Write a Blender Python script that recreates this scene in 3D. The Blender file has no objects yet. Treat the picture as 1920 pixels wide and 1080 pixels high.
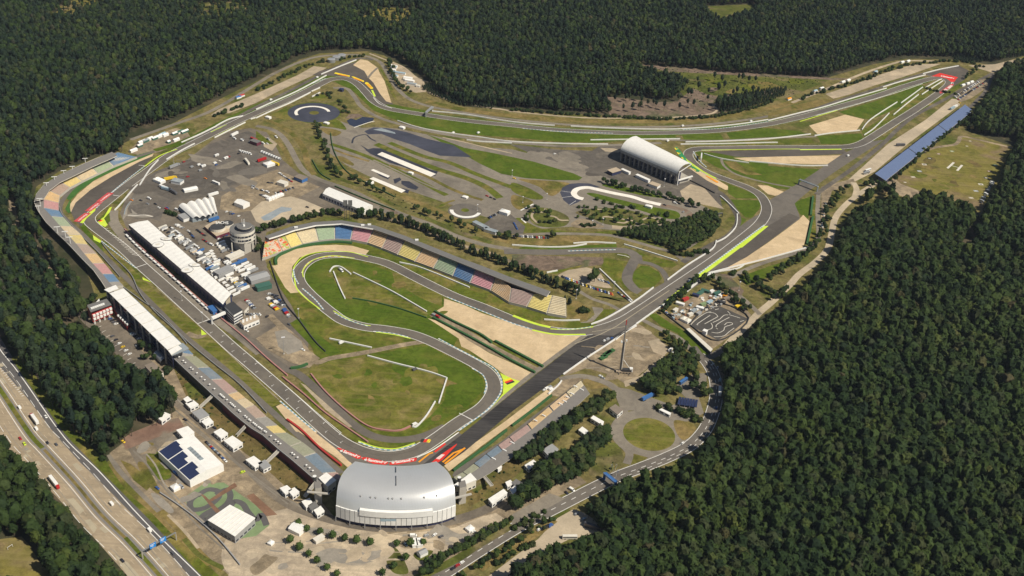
import bpy, math, random
from mathutils import Vector, Matrix
from mathutils.geometry import tessellate_polygon
R = math.radians
rnd = random.Random(7)
sc = bpy.context.scene
COL = sc.collection
# ---------------------------------------------------------------- camera, sky, sun
CAMH, FPX, PITCH, ROLL = 600.0, 2000.0, R(31), R(4.2)
cp, sp, cr, sr = math.cos(PITCH), math.sin(PITCH), math.cos(ROLL), math.sin(ROLL)
fw = Vector((0, cp, -sp)); U = Vector((0, sp, cp)); X = Vector((1, 0, 0))
right = X*cr + U*sr; up = -X*sr + U*cr
cam = bpy.data.cameras.new('camera'); co = bpy.data.objects.new('camera', cam); COL.objects.link(co)
m = Matrix((right, up, -fw)).transposed().to_4x4(); m.translation = Vector((0, 0, CAMH)); co.matrix_world = m
cam.sensor_width = 36; cam.lens = 36*FPX/1920; cam.clip_start = 5; cam.clip_end = 30000
sc.camera = co
SEL, SAZ = R(49), R(-27)
w = bpy.data.worlds.new('World'); sc.world = w; w.use_nodes = True
nt = w.node_tree; sky = nt.nodes.new('ShaderNodeTexSky'); sky.sky_type = 'NISHITA'; sky.sun_disc = False
sky.sun_elevation = SEL; sky.sun_rotation = math.pi/2 - SAZ
bg = nt.nodes['Background']; bg.inputs[1].default_value = 0.05; nt.links.new(sky.outputs[0], bg.inputs[0])
sl = bpy.data.lights.new('sun', 'SUN'); sl.energy = 4.8; sl.angle = R(.5); sl.color = (1, .93, .79)
so = bpy.data.objects.new('sun', sl); COL.objects.link(so)
sd = Vector((math.cos(SAZ)*math.cos(SEL), math.sin(SAZ)*math.cos(SEL), math.sin(SEL)))
so.rotation_euler = sd.to_track_quat('Z', 'Y').to_euler()
sc.view_settings.view_transform = 'Standard'; sc.view_settings.look = 'None'
sc.view_settings.exposure = 0.07; sc.view_settings.gamma = 1
def build_haze():
    m = bpy.data.materials.new('haze'); m.use_nodes = True; t = m.node_tree; t.nodes.remove(t.nodes['Principled BSDF'])
    v = t.nodes.new('ShaderNodeVolumePrincipled'); v.inputs['Color'].default_value = (.66, .78, 1, 1); v.inputs['Density'].default_value = HAZE
    t.links.new(v.outputs[0], t.nodes['Material Output'].inputs['Volume'])
    x0, x1, y0, y1, z0, z1 = -15100, 15100, -3100, 25100, -1, 640
    V = [(x, y, z) for z in (z0, z1) for x, y in ((x0, y0), (x1, y0), (x1, y1), (x0, y1))]
    me = bpy.data.meshes.new('haze'); me.from_pydata(V, [], [(3, 2, 1, 0), (4, 5, 6, 7), (0, 1, 5, 4), (1, 2, 6, 5), (2, 3, 7, 6), (3, 0, 4, 7)]); me.materials.append(m)
    o = bpy.data.objects.new('haze', me); COL.objects.link(o); o['kind'] = 'stuff'; o['label'] = 'thin bluish summer haze over the whole circuit'; o['category'] = 'haze'
HAZE = 2.1e-5
build_haze()
# ---------------------------------------------------------------- placing: photograph direction -> point on the plane z
def P(p, z=0.0):
    if len(p) > 2: z = p[2]
    x = (p[0]-960)/FPX; y = -(p[1]-540)/FPX
    d = fw + right*x + up*y
    t = (z-CAMH)/d.z
    return Vector((d.x*t, d.y*t, z))
def L(s):
    return [tuple(float(v) for v in q.split(',')) for q in s.split()]
def PL(s, z=0.0):
    return [P(q, z) for q in (L(s) if isinstance(s, str) else s)]
def T(c, r, s):            # coordinates read from a fourfold enlargement of tile (c, r)
    return [(c*480+q[0]/4, r*270+q[1]/4)+tuple(q[2:]) for q in L(s)]
def smooth(pts, n=6, closed=False):
    N = len(pts); out = []
    rng = range(N) if closed else range(N-1)
    for i in rng:
        if closed: a, b, c, d = pts[i-1], pts[i], pts[(i+1) % N], pts[(i+2) % N]
        else: a, b, c, d = pts[max(i-1, 0)], pts[i], pts[i+1], pts[min(i+2, N-1)]
        for k in range(n):
            t = k/n
            out.append(0.5*((2*b)+(c-a)*t+(2*a-5*b+4*c-d)*t*t+(3*b-a-3*c+d)*t**3))
    if not closed: out.append(pts[-1].copy())
    return out
def offset(pts, d):
    out = []
    for i, p in enumerate(pts):
        a = pts[max(i-1, 0)]; b = pts[min(i+1, len(pts)-1)]
        t = (b-a); t.z = 0; t.normalize()
        out.append(p+Vector((-t.y, t.x, 0))*d)
    return out
# ---------------------------------------------------------------- materials
MT = {}
def newmat(name):
    m = bpy.data.materials.new(name); m.use_nodes = True; MT[name] = m
    return m, m.node_tree, m.node_tree.nodes['Principled BSDF']
def nz(nt, pos, scale, detail=3, dist=0.0):
    n = nt.nodes.new('ShaderNodeTexNoise'); n.inputs['Scale'].default_value = scale
    n.inputs['Detail'].default_value = detail; n.inputs['Distortion'].default_value = dist
    nt.links.new(pos, n.inputs['Vector']); return n.outputs['Fac']
def ramp(nt, f, a, b, lo=0, hi=1):
    n = nt.nodes.new('ShaderNodeMapRange'); nt.links.new(f, n.inputs[0])
    for i, v in enumerate((a, b, lo, hi)): n.inputs[i+1].default_value = v
    return n.outputs[0]
def mix(nt, f, a, b, mode='MIX'):
    n = nt.nodes.new('ShaderNodeMix'); n.data_type = 'RGBA'; n.blend_type = mode
    if isinstance(f, float): n.inputs[0].default_value = f
    else: nt.links.new(f, n.inputs[0])
    for v, i in ((a, 6), (b, 7)):
        if isinstance(v, tuple): n.inputs[i].default_value = (*v, 1)
        else: nt.links.new(v, n.inputs[i])
    return n.outputs[2]
def gmat(name, c1, c2, c3=None, s1=.02, s2=.006, s3=.4, fine=.12, rough=.9, th=(.52, .66), spec=.2, streak=None):
    """ground: two or three real surface colours broken up by noise of several sizes (metres)"""
    m, nt, b = newmat(name)
    g = nt.nodes.new('ShaderNodeNewGeometry').outputs['Position']
    c = mix(nt, ramp(nt, nz(nt, g, s1, 5, .5), .35, .65), c1, c2)
    if c3: c = mix(nt, ramp(nt, nz(nt, g, s2, 6, .8), th[0], th[1]), c, c3)
    f2 = nz(nt, g, s3*.25, 8, 1.2)      # middle-sized stains and wear
    c = mix(nt, ramp(nt, f2, .36, .64, 0, 1), mix(nt, 1.0, c, (1-fine*.9,)*3, 'MULTIPLY'), mix(nt, 1.0, c, (1+fine*.8, 1+fine*.8, 1+fine*.7), 'MULTIPLY'))
    f = nz(nt, g, s3*1.6, 4)
    c = mix(nt, ramp(nt, f, .2, .8, 0, 1), mix(nt, 1.0, c, (1-fine,)*3, 'MULTIPLY'), mix(nt, 1.0, c, (1+fine,)*3, 'MULTIPLY'))
    if streak:
        mp = nt.nodes.new('ShaderNodeMapping'); nt.links.new(g, mp.inputs[0]); mp.inputs['Rotation'].default_value = (0, 0, R(streak[0]))
        mp.inputs['Scale'].default_value = (.04, 1, 1)
        c = mix(nt, ramp(nt, nz(nt, mp.outputs[0], streak[1], 4), .45, .7, 0, streak[2]), c, streak[3])
    nt.links.new(c, b.inputs['Base Color']); b.inputs['Roughness'].default_value = rough
    b.inputs['Specular IOR Level'].default_value = spec
    return m
def pmat(name, c, rough=.6, metal=0.0, var=.06, scale=.3, spec=.4):
    m, nt, b = newmat(name)
    g = nt.nodes.new('ShaderNodeNewGeometry').outputs['Position']
    f = ramp(nt, nz(nt, g, scale, 4), .3, .7)
    c = mix(nt, f, tuple(v*(1-var) for v in c), tuple(min(1, v*(1+var)) for v in c))
    nt.links.new(c, b.inputs['Base Color']); b.inputs['Roughness'].default_value = rough
    b.inputs['Metallic'].default_value = metal; b.inputs['Specular IOR Level'].default_value = spec
    return m
gmat('woodfloor', (.035, .04, .018), (.06, .055, .03), (.1, .08, .05), s1=.05, s2=.02)
gmat('scrub', (.135, .122, .04), (.2, .16, .07), (.085, .1, .02), s1=.05, s2=.018, s3=.5, fine=.3, spec=.05)
gmat('grass', (.072, .1, .012), (.112, .128, .018), (.215, .168, .052), s1=.04, s2=.03, s3=.5, fine=.26, th=(.5, .7), spec=.04, streak=(35, .3, .35, (.175, .15, .045)))
gmat('lush', (.06, .1, .009), (.09, .128, .015), (.15, .145, .03), s1=.04, s2=.02, s3=.6, fine=.2, th=(.55, .78), spec=.04, streak=(-15, .35, .3, (.125, .135, .026)))
gmat('infield', (.085, .107, .013), (.145, .138, .027), (.23, .185, .07), s1=.03, s2=.04, s3=.4, fine=.26, th=(.48, .68), streak=(25, .25, .5, (.23, .185, .07)), spec=.04)
gmat('drygrass', (.235, .17, .07), (.16, .13, .04), (.095, .1, .02), s1=.04, s2=.02, s3=.6, fine=.25, th=(.52, .66), spec=.04)
gmat('heath', (.2, .165, .045), (.145, .135, .03), (.2, .145, .085), s1=.03, s2=.016, s3=.4, fine=.24, streak=(-50, .25, .6, (.25, .21, .08)), spec=.04)
gmat('green_scrub', (.075, .09, .02), (.115, .12, .03), (.19, .15, .08), s1=.03, s2=.02, s3=.3, fine=.3, spec=.04)
gmat('logged', (.2, .145, .11), (.15, .11, .08), (.1, .1, .05), s1=.05, s2=.03, s3=.4, fine=.3)
gmat('asphalt', (.14, .125, .108), (.17, .15, .128), (.125, .112, .1), s1=.012, s2=.03, s3=.7, fine=.09, rough=.75, spec=.12)
gmat('track', (.135, .118, .1), (.165, .145, .12), (.118, .105, .092), s1=.02, s2=.01, s3=.5, fine=.08, rough=.75, spec=.12)
gmat('darktrack', (.035, .032, .032), (.06, .055, .052), (.028, .026, .026), s1=.03, s2=.02, s3=.6, fine=.1, rough=.6, streak=(-126, .6, .5, (.1, .093, .088)))
gmat('runoff', (.09, .078, .068), (.115, .1, .085), (.135, .118, .1), s1=.015, s2=.02, s3=.5, fine=.09, rough=.75, spec=.1)
gmat('oldasphalt', (.2, .175, .143), (.245, .213, .172), (.165, .145, .12), s1=.012, s2=.02, s3=.5, fine=.12, rough=.85, spec=.1)
gmat('paddock', (.145, .122, .097), (.205, .172, .134), (.12, .104, .088), s1=.03, s2=.02, s3=.8, fine=.13, rough=.85, spec=.1)
gmat('lot', (.105, .093, .081), (.135, .118, .102), (.165, .145, .12), s1=.012, s2=.03, s3=.5, fine=.16, rough=.8, spec=.1)
gmat('bluecourse', (.055, .058, .08), (.07, .074, .1), (.05, .054, .074), s1=.03, s2=.02, s3=.3, fine=.1, rough=.7, spec=.1)
gmat('wet', (.035, .037, .05), (.05, .05, .065), s1=.1, s3=.5, fine=.1, rough=.4)
gmat('gravel', (.55, .415, .255), (.64, .49, .31), (.49, .37, .23), s1=.06, s2=.03, s3=.8, fine=.08, rough=.95, spec=.05, streak=(-30, .8, .3, (.48, .36, .22)))
gmat('sand', (.42, .335, .235), (.34, .28, .2), (.5, .4, .28), s1=.04, s2=.02, s3=.4, fine=.12, rough=.95)
gmat('paleconcrete', (.48, .395, .285), (.4, .33, .24), (.54, .44, .31), s1=.03, s2=.02, s3=.4, fine=.09)
gmat('dirt', (.275, .215, .145), (.2, .158, .107), (.375, .29, .19), s1=.06, s2=.035, s3=.5, fine=.24)
gmat('plaza', (.42, .34, .25), (.33, .27, .2), (.52, .42, .3), s1=.06, s2=.035, s3=.5, fine=.18, th=(.45, .6), streak=(20, .2, .5, (.27, .23, .175)))
gmat('plazapatch', (.25, .225, .19), (.3, .265, .22), s1=.06, s3=.4, fine=.12)
gmat('motorway', (.34, .27, .185), (.39, .31, .215), (.29, .235, .165), s1=.03, s2=.04, s3=.3, fine=.08, streak=(-52, .5, .4, (.22, .18, .13)), spec=.08)
gmat('slab', (.42, .36, .26), (.38, .33, .24), s1=.05, s3=.3, fine=.06)
gmat('motordark', (.1, .095, .095), (.12, .112, .11), s1=.03, s3=.5, fine=.07)
gmat('redyard', (.19, .115, .085), (.23, .15, .11), (.2, .17, .13), s1=.04, s2=.03, s3=.4, fine=.14)
gmat('kartgreen', (.17, .23, .11), (.2, .27, .14), s1=.05, s3=.4, fine=.08)
gmat('bankgrass', (.165, .12, .05), (.12, .1, .035), (.08, .09, .02), s1=.05, s2=.03, s3=.5, fine=.28, spec=.04, th=(.55, .65))
gmat('ramp', (.22, .125, .08), (.18, .1, .065), s1=.1, s3=.5, fine=.15)
gmat('karttrack', (.07, .065, .06), (.09, .082, .075), s1=.05, s3=.6, fine=.12)
gmat('water', (.03, .035, .06), (.035, .04, .065), s1=.1, s3=.5, fine=.05, rough=.15, spec=.5)
gmat('whitepaint', (.72, .7, .66), (.8, .78, .74), s1=.2, s3=1., fine=.05)
gmat('whitewet', (.75, .7, .62), (.82, .77, .7), s1=.05, s3=.6, fine=.06)
gmat('yellowpaint', (.8, .6, .02), (.85, .66, .04), s1=.2, s3=1., fine=.04)
gmat('orangepaint', (.75, .28, .02), (.8, .33, .03), s1=.2, s3=1., fine=.04)
gmat('limepaint', (.5, .66, .05), (.58, .72, .08), s1=.1, s3=1., fine=.05)
gmat('redpaint', (.62, .03, .025), (.68, .05, .035), s1=.1, s3=1., fine=.05)
gmat('fadedred', (.5, .06, .07), (.55, .09, .09), s1=.1, s3=1., fine=.06)
gmat('pinkpaint', (.75, .5, .48), (.8, .6, .56), s1=.1, s3=1., fine=.06)
gmat('greenpaint', (.03, .22, .08), (.04, .26, .1), s1=.1, s3=1., fine=.06)
gmat('greenturf', (.04, .12, .025), (.06, .15, .03), s1=.1, s3=1., fine=.1)
gmat('bluepaint', (.07, .16, .35), (.1, .2, .4), s1=.1, s3=1., fine=.06)
gmat('greyblue', (.24, .28, .31), (.3, .33, .35), s1=.1, s3=.5, fine=.1)
gmat('blackpaint', (.03, .03, .03), (.04, .04, .04), s1=.1, s3=1., fine=.06)
def stripe(name, a, b, scale):
    m, nt, bs = newmat(name)
    uv = nt.nodes.new('ShaderNodeUVMap'); sx = nt.nodes.new('ShaderNodeSeparateXYZ'); nt.links.new(uv.outputs[0], sx.inputs[0])
    mm = nt.nodes.new('ShaderNodeMath'); mm.operation = 'MULTIPLY'; mm.inputs[1].default_value = scale; nt.links.new(sx.outputs[0], mm.inputs[0])
    fr = nt.nodes.new('ShaderNodeMath'); fr.operation = 'FRACT'; nt.links.new(mm.outputs[0], fr.inputs[0])
    gt = nt.nodes.new('ShaderNodeMath'); gt.operation = 'GREATER_THAN'; gt.inputs[1].default_value = .5; nt.links.new(fr.outputs[0], gt.inputs[0])
    nt.links.new(mix(nt, gt.outputs[0], a, b), bs.inputs['Base Color']); bs.inputs['Roughness'].default_value = .6
stripe('kerb_blue', (.66, .66, .62), (.22, .36, .43), 1/5)
stripe('kerb_yellow', (.72, .66, .45), (.7, .5, .12), 1/7)
stripe('kerb_red', (.75, .7, .68), (.5, .08, .06), 1/7)
for n, c, ro, me in (
    ('white', (.78, .77, .74), .5, 0), ('roofwhite', (.8, .78, .74), .45, 0), ('cream', (.66, .62, .54), .6, 0), ('concrete', (.42, .39, .34), .85, 0),
    ('darkconcrete', (.2, .185, .17), .85, 0), ('grey', (.3, .3, .3), .7, 0), ('midgrey', (.16, .155, .15), .75, 0), ('charcoal', (.05, .05, .052), .6, 0),
    ('glass', (.03, .035, .05), .12, 0), ('bluedark', (.035, .04, .09), .4, 0), ('navy', (.03, .04, .1), .5, 0), ('wine', (.13, .03, .05), .5, 0),
    ('red', (.42, .04, .035), .4, 0), ('carred', (.4, .02, .02), .3, 0), ('carblue', (.04, .1, .3), .3, 0), ('carsilver', (.45, .46, .47), .3, .4),
    ('carblack', (.025, .025, .03), .25, 0), ('cargrey', (.12, .12, .13), .3, .2), ('caryellow', (.75, .5, .03), .35, 0), ('carlime', (.55, .7, .04), .35, 0),
    ('carorange', (.7, .22, .03), .35, 0), ('lightblue', (.32, .43, .5), .4, 0), ('truckblue', (.05, .15, .38), .4, 0), ('signblue', (.02, .22, .62), .5, 0),
    ('steel', (.35, .36, .37), .45, .5), ('tan', (.45, .36, .26), .8, 0), ('brownroof', (.22, .18, .145), .85, 0), ('wood', (.26, .13, .07), .85, 0),
    ('hedge', (.035, .1, .03), .9, 0), ('turfwall', (.035, .11, .035), .8, 0), ('solar', (.028, .038, .09), .2, 0), ('solarlight', (.135, .18, .31), .3, 0),
    ('trunk', (.1, .075, .055), .9, 0), ('barrier', (.7, .69, .66), .6, 0), ('redwhite', (.42, .2, .18), .6, 0), ('rail', (.3, .3, .29), .5, .3), ('rubber', (.02, .02, .02), .8, 0),
    ('greentent', (.05, .13, .1), .6, 0), ('lamp', (.75, .75, .78), .3, 0)):
    pmat(n, c, ro, me)
# seats: coloured plastic benches, bleached unevenly
SEAT = {'bl': (.13, .22, .34), 'gr': (.34, .39, .26), 'wb': (.17, .22, .27), 'wg': (.3, .3, .21), 'wp': (.4, .27, .24), 'be': (.58, .47, .31), 'ye': (.62, .49, .2), 'br': (.4, .3, .24), 'or': (.62, .43, .22),
        'pk': (.5, .27, .26), 'mb': (.09, .19, .36), 'my': (.66, .56, .22), 'mr': (.55, .42, .3), 'gy': (.3, .28, .25), 'mo': (.64, .46, .28), 'mn': (.42, .31, .28), 'mp': (.56, .3, .33), 'mg': (.34, .42, .29), 'mc': (.62, .53, .36)}
for k, c in SEAT.items():
    m_, nt_, b_ = newmat('seat_'+k)
    g_ = nt_.nodes.new('ShaderNodeNewGeometry').outputs['Position']
    c_ = mix(nt_, ramp(nt_, nz(nt_, g_, .5, 4), .3, .7), tuple(v*.86 for v in c), tuple(min(1, v*1.1) for v in c))
    c_ = mix(nt_, ramp(nt_, nz(nt_, g_, .06, 3), .5, .75, 0, .35), c_, (.35, .32, .28))
    nt_.links.new(c_, b_.inputs['Base Color']); b_.inputs['Roughness'].default_value = .7
m_, nt_, b_ = newmat('seat_art')        # the painted picture on the end blocks
g_ = nt_.nodes.new('ShaderNodeNewGeometry').outputs['Position']
c_ = mix(nt_, ramp(nt_, nz(nt_, g_, .22, 5, 1), .5, .56), (.6, .5, .38), (.62, .14, .04))
c_ = mix(nt_, ramp(nt_, nz(nt_, g_, .13, 5, 1), .56, .6), c_, (.4, .45, .12))
nt_.links.new(c_, b_.inputs['Base Color'])
m_, nt_, b_ = newmat('metalroof')       # long curved metal sheets with standing seams
g_ = nt_.nodes.new('ShaderNodeNewGeometry').outputs['Position']
sx_ = nt_.nodes.new('ShaderNodeSeparateXYZ'); nt_.links.new(g_, sx_.inputs[0])
wv = nt_.nodes.new('ShaderNodeMath'); wv.operation = 'PINGPONG'; wv.inputs[1].default_value = .6; nt_.links.new(sx_.outputs[0], wv.inputs[0])
c_ = mix(nt_, ramp(nt_, wv.outputs[0], .0, .08), (.5, .5, .5), (.75, .75, .74))
c_ = mix(nt_, ramp(nt_, nz(nt_, g_, .08, 6), .35, .7, 0, .25), c_, (.6, .59, .56))
nt_.links.new(c_, b_.inputs['Base Color']); b_.inputs['Metallic'].default_value = .5; b_.inputs['Roughness'].default_value = .33
def leafmat(name, cols, rnd_amt=1):
    m, nt, b = newmat(name)
    oi = nt.nodes.new('ShaderNodeObjectInfo'); cr_ = nt.nodes.new('ShaderNodeValToRGB'); nt.links.new(oi.outputs['Random'], cr_.inputs[0])
    e = cr_.color_ramp.elements
    while len(e) < len(cols): e.new(.5)
    for i, (p, c) in enumerate(cols): e[i].position = p; e[i].color = (*c, 1)
    g = nt.nodes.new('ShaderNodeNewGeometry').outputs['Position']
    c = mix(nt, ramp(nt, nz(nt, g, .6, 3), .3, .7), mix(nt, 1.0, cr_.outputs[0], (.74, .77, .74), 'MULTIPLY'), mix(nt, 1.0, cr_.outputs[0], (1.25, 1.2, 1.12), 'MULTIPLY'))
    c = mix(nt, ramp(nt, nz(nt, g, .009, 4), .42, .62, 0, .8), c, mix(nt, 1.0, c, (.62, .74, .85), 'MULTIPLY'))
    c = mix(nt, ramp(nt, nz(nt, g, .02, 3, 1), .58, .7, 0, .7), c, mix(nt, 1.0, c, (1.3, 1.2, .95), 'MULTIPLY'))
    nt.links.new(c, b.inputs['Base Color']); b.inputs['Roughness'].default_value = .75; b.inputs['Specular IOR Level'].default_value = .12
leafmat('leaf', [(0, (.014, .026, .011)), (.2, (.024, .041, .013)), (.45, (.031, .051, .014)), (.7, (.042, .065, .016)), (.86, (.036, .043, .02)), (.97, (.06, .08, .018)), (1, (.065, .055, .028))])
leafmat('pineleaf', [(0, (.012, .023, .015)), (.4, (.02, .034, .02)), (.75, (.027, .042, .021)), (.93, (.037, .05, .022)), (1, (.055, .052, .034))])
leafmat('youngleaf', [(0, (.05, .085, .02)), (.5, (.065, .1, .025)), (1, (.045, .075, .02))])
# ---------------------------------------------------------------- objects
def tag(o, label=None, cat=None, group=None, kind=None):
    if label: o['label'] = label
    if cat: o['category'] = cat
    if group: o['group'] = group
    if kind: o['kind'] = kind
    return o
class MB:
    def __init__(s): s.v = []; s.f = []; s.mi = []; s.uv = []; s.m = []
    def mat(s, n):
        if n not in s.m: s.m.append(n)
        return s.m.index(n)
    def face(s, pts, mat, uv=None):
        i = len(s.v); s.v += [tuple(p) for p in pts]; s.f.append(tuple(range(i, i+len(pts)))); s.mi.append(s.mat(mat)); s.uv.append(uv)
    def prism(s, poly, z0, z1, side, top=None, bottom=False):
        """poly: xy list; z1 may be a list"""
        n = len(poly); a = sum(poly[i][0]*poly[(i+1) % n][1]-poly[(i+1) % n][0]*poly[i][1] for i in range(n))
        zs = list(z1) if isinstance(z1, (list, tuple)) else [z1]*n
        if a < 0: poly = list(reversed(poly)); zs = list(reversed(zs))
        for i in range(n):
            p, q = poly[i], poly[(i+1) % n]
            s.face([(p[0], p[1], z0), (q[0], q[1], z0), (q[0], q[1], zs[(i+1) % n]), (p[0], p[1], zs[i])], side)
        if top:
            if n <= 4: s.face([(p[0], p[1], z) for p, z in zip(poly, zs)], top)
            else:
                vs = [Vector((p[0], p[1], z)) for p, z in zip(poly, zs)]
                for t in tessellate_polygon([vs]):
                    t = [vs[k] for k in t]
                    if (t[1]-t[0]).cross(t[2]-t[0]).z < 0: t.reverse()
                    s.face(t, top)
        if bottom and n <= 4: s.face([(p[0], p[1], z0) for p in reversed(poly)], side)
        return s
    def box(s, c, size, ang=0, side='white', top=None, z0=None):
        """c = centre of the base"""
        cx, cy = c[0], c[1]; z = c[2] if z0 is None else z0
        dx, dy, dz = size[0]/2, size[1]/2, size[2]; ca, sa = math.cos(ang), math.sin(ang)
        poly = [(cx+x*ca-y*sa, cy+x*sa+y*ca) for x, y in ((-dx, -dy), (dx, -dy), (dx, dy), (-dx, dy))]
        s.prism(poly, z, z+dz, side, top or side, True); return s
    def cyl(s, c, r, z0, z1, side, top=None, n=12, r2=None):
        r2 = r if r2 is None else r2
        a = [(c[0]+r*math.cos(2*math.pi*k/n), c[1]+r*math.sin(2*math.pi*k/n), z0) for k in range(n)]
        b = [(c[0]+r2*math.cos(2*math.pi*k/n), c[1]+r2*math.sin(2*math.pi*k/n), z1) for k in range(n)]
        for k in range(n): s.face([a[k], a[(k+1) % n], b[(k+1) % n], b[k]], side)
        s.face(b, top or side); return s
    def bar(s, a, b, w, mat, h=None):
        a, b = Vector(a), Vector(b); d = (b-a).normalized(); h = h or w
        ref = Vector((0, 0, 1)) if abs(d.z) < .9 else Vector((1, 0, 0))
        u = d.cross(ref).normalized()*w/2; v = u.cross(d).normalized()*h/2
        A = [a-u-v, a+u-v, a+u+v, a-u+v]; B = [q+(b-a) for q in A]
        for k in range(4): s.face([A[k], A[(k+1) % 4], B[(k+1) % 4], B[k]], mat)
        s.face(A[::-1], mat); s.face(B, mat); return s
    def gable(s, a, b, c, d, z0, ze, zr, wall, roof):
        """rectangle a b c d (xy); ridge runs parallel to a-b"""
        m1 = ((a[0]+d[0])/2, (a[1]+d[1])/2); m2 = ((b[0]+c[0])/2, (b[1]+c[1])/2)
        s.prism([a, b, c, d], z0, ze, wall)
        e = lambda p, z: (p[0], p[1], z)
        s.face([e(a, ze), e(b, ze), e(m2, zr), e(m1, zr)], roof); s.face([e(c, ze), e(d, ze), e(m1, zr), e(m2, zr)], roof)
        s.face([e(d, ze), e(a, ze), e(m1, zr)], wall); s.face([e(b, ze), e(c, ze), e(m2, zr)], wall); return s
    def pyr(s, poly, z0, ze, zt, wall, roof):
        s.prism(poly, z0, ze, wall); cx = sum(p[0] for p in poly)/len(poly); cy = sum(p[1] for p in poly)/len(poly)
        n = len(poly)
        for i in range(n):
            p, q = poly[i], poly[(i+1) % n]; s.face([(p[0], p[1], ze), (q[0], q[1], ze), (cx, cy, zt)], roof)
        return s
    def build(s, name, parent=None, smoothed=False):
        me = bpy.data.meshes.new(name); me.from_pydata(s.v, [], s.f)
        for n in s.m: me.materials.append(MT[n])
        me.polygons.foreach_set('material_index', s.mi)
        if any(u for u in s.uv):
            ul = me.uv_layers.new(name='UVMap'); k = 0
            for f, u in zip(s.f, s.uv):
                for j in range(len(f)): ul.data[k].uv = u[j] if u else (0, 0); k += 1
        if smoothed:
            import bmesh
            b = bmesh.new(); b.from_mesh(me); bmesh.ops.remove_doubles(b, verts=b.verts, dist=.01); bmesh.ops.recalc_face_normals(b, faces=b.faces); b.to_mesh(me); b.free()
            me.polygons.foreach_set('use_smooth', [True]*len(me.polygons))
        me.update(); o = bpy.data.objects.new(name, me); COL.objects.link(o)
        if parent: o.parent = parent; o.matrix_parent_inverse = Matrix.Translation(-Vector(parent.location))
        return o
def empty(name, loc, label, cat, group=None):
    o = bpy.data.objects.new(name, None); COL.objects.link(o); o.location = loc
    o.empty_display_size = 2; return tag(o, label, cat, group)
# ---------------------------------------------------------------- flat ground sheets, painted one above the other
SHEETS = []
import numpy as np
GRID = np.zeros((900, 800), np.float32)          # highest sheet so far in each 6 m cell, so that overlapping sheets always stack 4 mm apart
def nextz(faces):
    sl = []
    for f in faces:
        xs = [p[0] for p in f]; ys = [p[1] for p in f]
        i0, i1 = int((min(xs)+2700)/6), int((max(xs)+2700)/6)+1; j0, j1 = int((min(ys)-200)/6), int((max(ys)-200)/6)+1
        i0, j0 = max(i0, 0), max(j0, 0)
        if i1 > i0 and j1 > j0: sl.append((slice(i0, i1), slice(j0, j1)))
    z = max([float(GRID[s].max()) for s in sl if GRID[s].size] or [0])+.004
    for s in sl: GRID[s] = np.maximum(GRID[s], z)
    return z
def inside(x, y, poly):
    c = False; j = len(poly)-1
    for i in range(len(poly)):
        a, b = poly[i], poly[j]
        if (a[1] > y) != (b[1] > y) and x < (b[0]-a[0])*(y-a[1])/(b[1]-a[1])+a[0]: c = not c
        j = i
    return c
def sheet(name, mat, pts, sm=False, kind='structure'):
    pts = L(pts) if isinstance(pts, str) else pts
    w = [P(q) if not isinstance(q, Vector) else q.copy() for q in pts]
    if sm: w = smooth(w, 5, True)
    w = [Vector((p.x, p.y, 0)) for p in w]; tr_ = tessellate_polygon([w]); z = nextz([[w[k] for k in t] for t in tr_])
    w = [Vector((p.x, p.y, z)) for p in w]; b = MB()
    for t in tr_:
        t = [w[k] for k in t]
        if (t[1]-t[0]).cross(t[2]-t[0]).z < 0: t.reverse()
        b.face(t, mat)
    o = b.build(name); o['kind'] = kind
    xs = [p.x for p in w]; ys = [p.y for p in w]
    SHEETS.append((min(xs), max(xs), min(ys), max(ys), w, z)); return o
def ribpts(mb, a, b, z, mat, uvscale=True):
    d = 0
    for i in range(len(a)-1):
        l = ((a[i]+b[i])-(a[i+1]+b[i+1])).length/2
        f = [a[i], a[i+1], b[i+1], b[i]]; f = [Vector((p.x, p.y, z)) for p in f]
        u = [(d, 0), (d+l, 0), (d+l, 1), (d, 1)]
        if (f[1]-f[0]).cross(f[2]-f[0]).z < 0: f.reverse(); u.reverse()
        mb.face(f, mat, u); d += l
def ribbon(name, mat, w, pts=None, sm=True, off=0.0, kind='structure', n=6, world=None):
    c = world or PL(pts)
    if sm and not world: c = smooth(c, n)
    b = MB(); l, r = offset(c, off+w/2), offset(c, off-w/2); z = nextz([(l[i], l[i+1], r[i], r[i+1]) for i in range(len(l)-1)])
    ribpts(b, l, r, z, mat); o = b.build(name); o['kind'] = kind
    poly = l+r[::-1]; xs = [p.x for p in poly]; ys = [p.y for p in poly]
    SHEETS.append((min(xs), max(xs), min(ys), max(ys), poly, z)); return c
def dashes(name, mat, pts, w, on, gap, off=0.0, world=None):
    c = offset(world or smooth(PL(pts), 6), off); z = nextz([(c[i], c[i+1]) for i in range(len(c)-1)]); b = MB(); d = 0; acc = []
    for i in range(len(c)-1):
        seg = c[i+1]-c[i]; L_ = seg.length; u = seg/L_; nrm = Vector((-u.y, u.x, 0))*w/2; s = 0
        while s < L_:
            ph = (d+s) % (on+gap)
            step = min(L_-s, (on-ph) if ph < on else (on+gap-ph)); step = max(step, .01)
            if ph < on:
                p, q = c[i]+u*s, c[i]+u*(s+step); f = [p-nrm, q-nrm, q+nrm, p+nrm]
                b.face([(v.x, v.y, z) for v in f], mat)
            s += step
        d += L_
    if b.f: b.build(name)['kind'] = 'structure'
def gz(x, y):
    z = 0
    for s in SHEETS:
        if s[5] > z and s[0] <= x <= s[1] and s[2] <= y <= s[3] and inside(x, y, s[4]): z = s[5]
    return z
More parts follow.
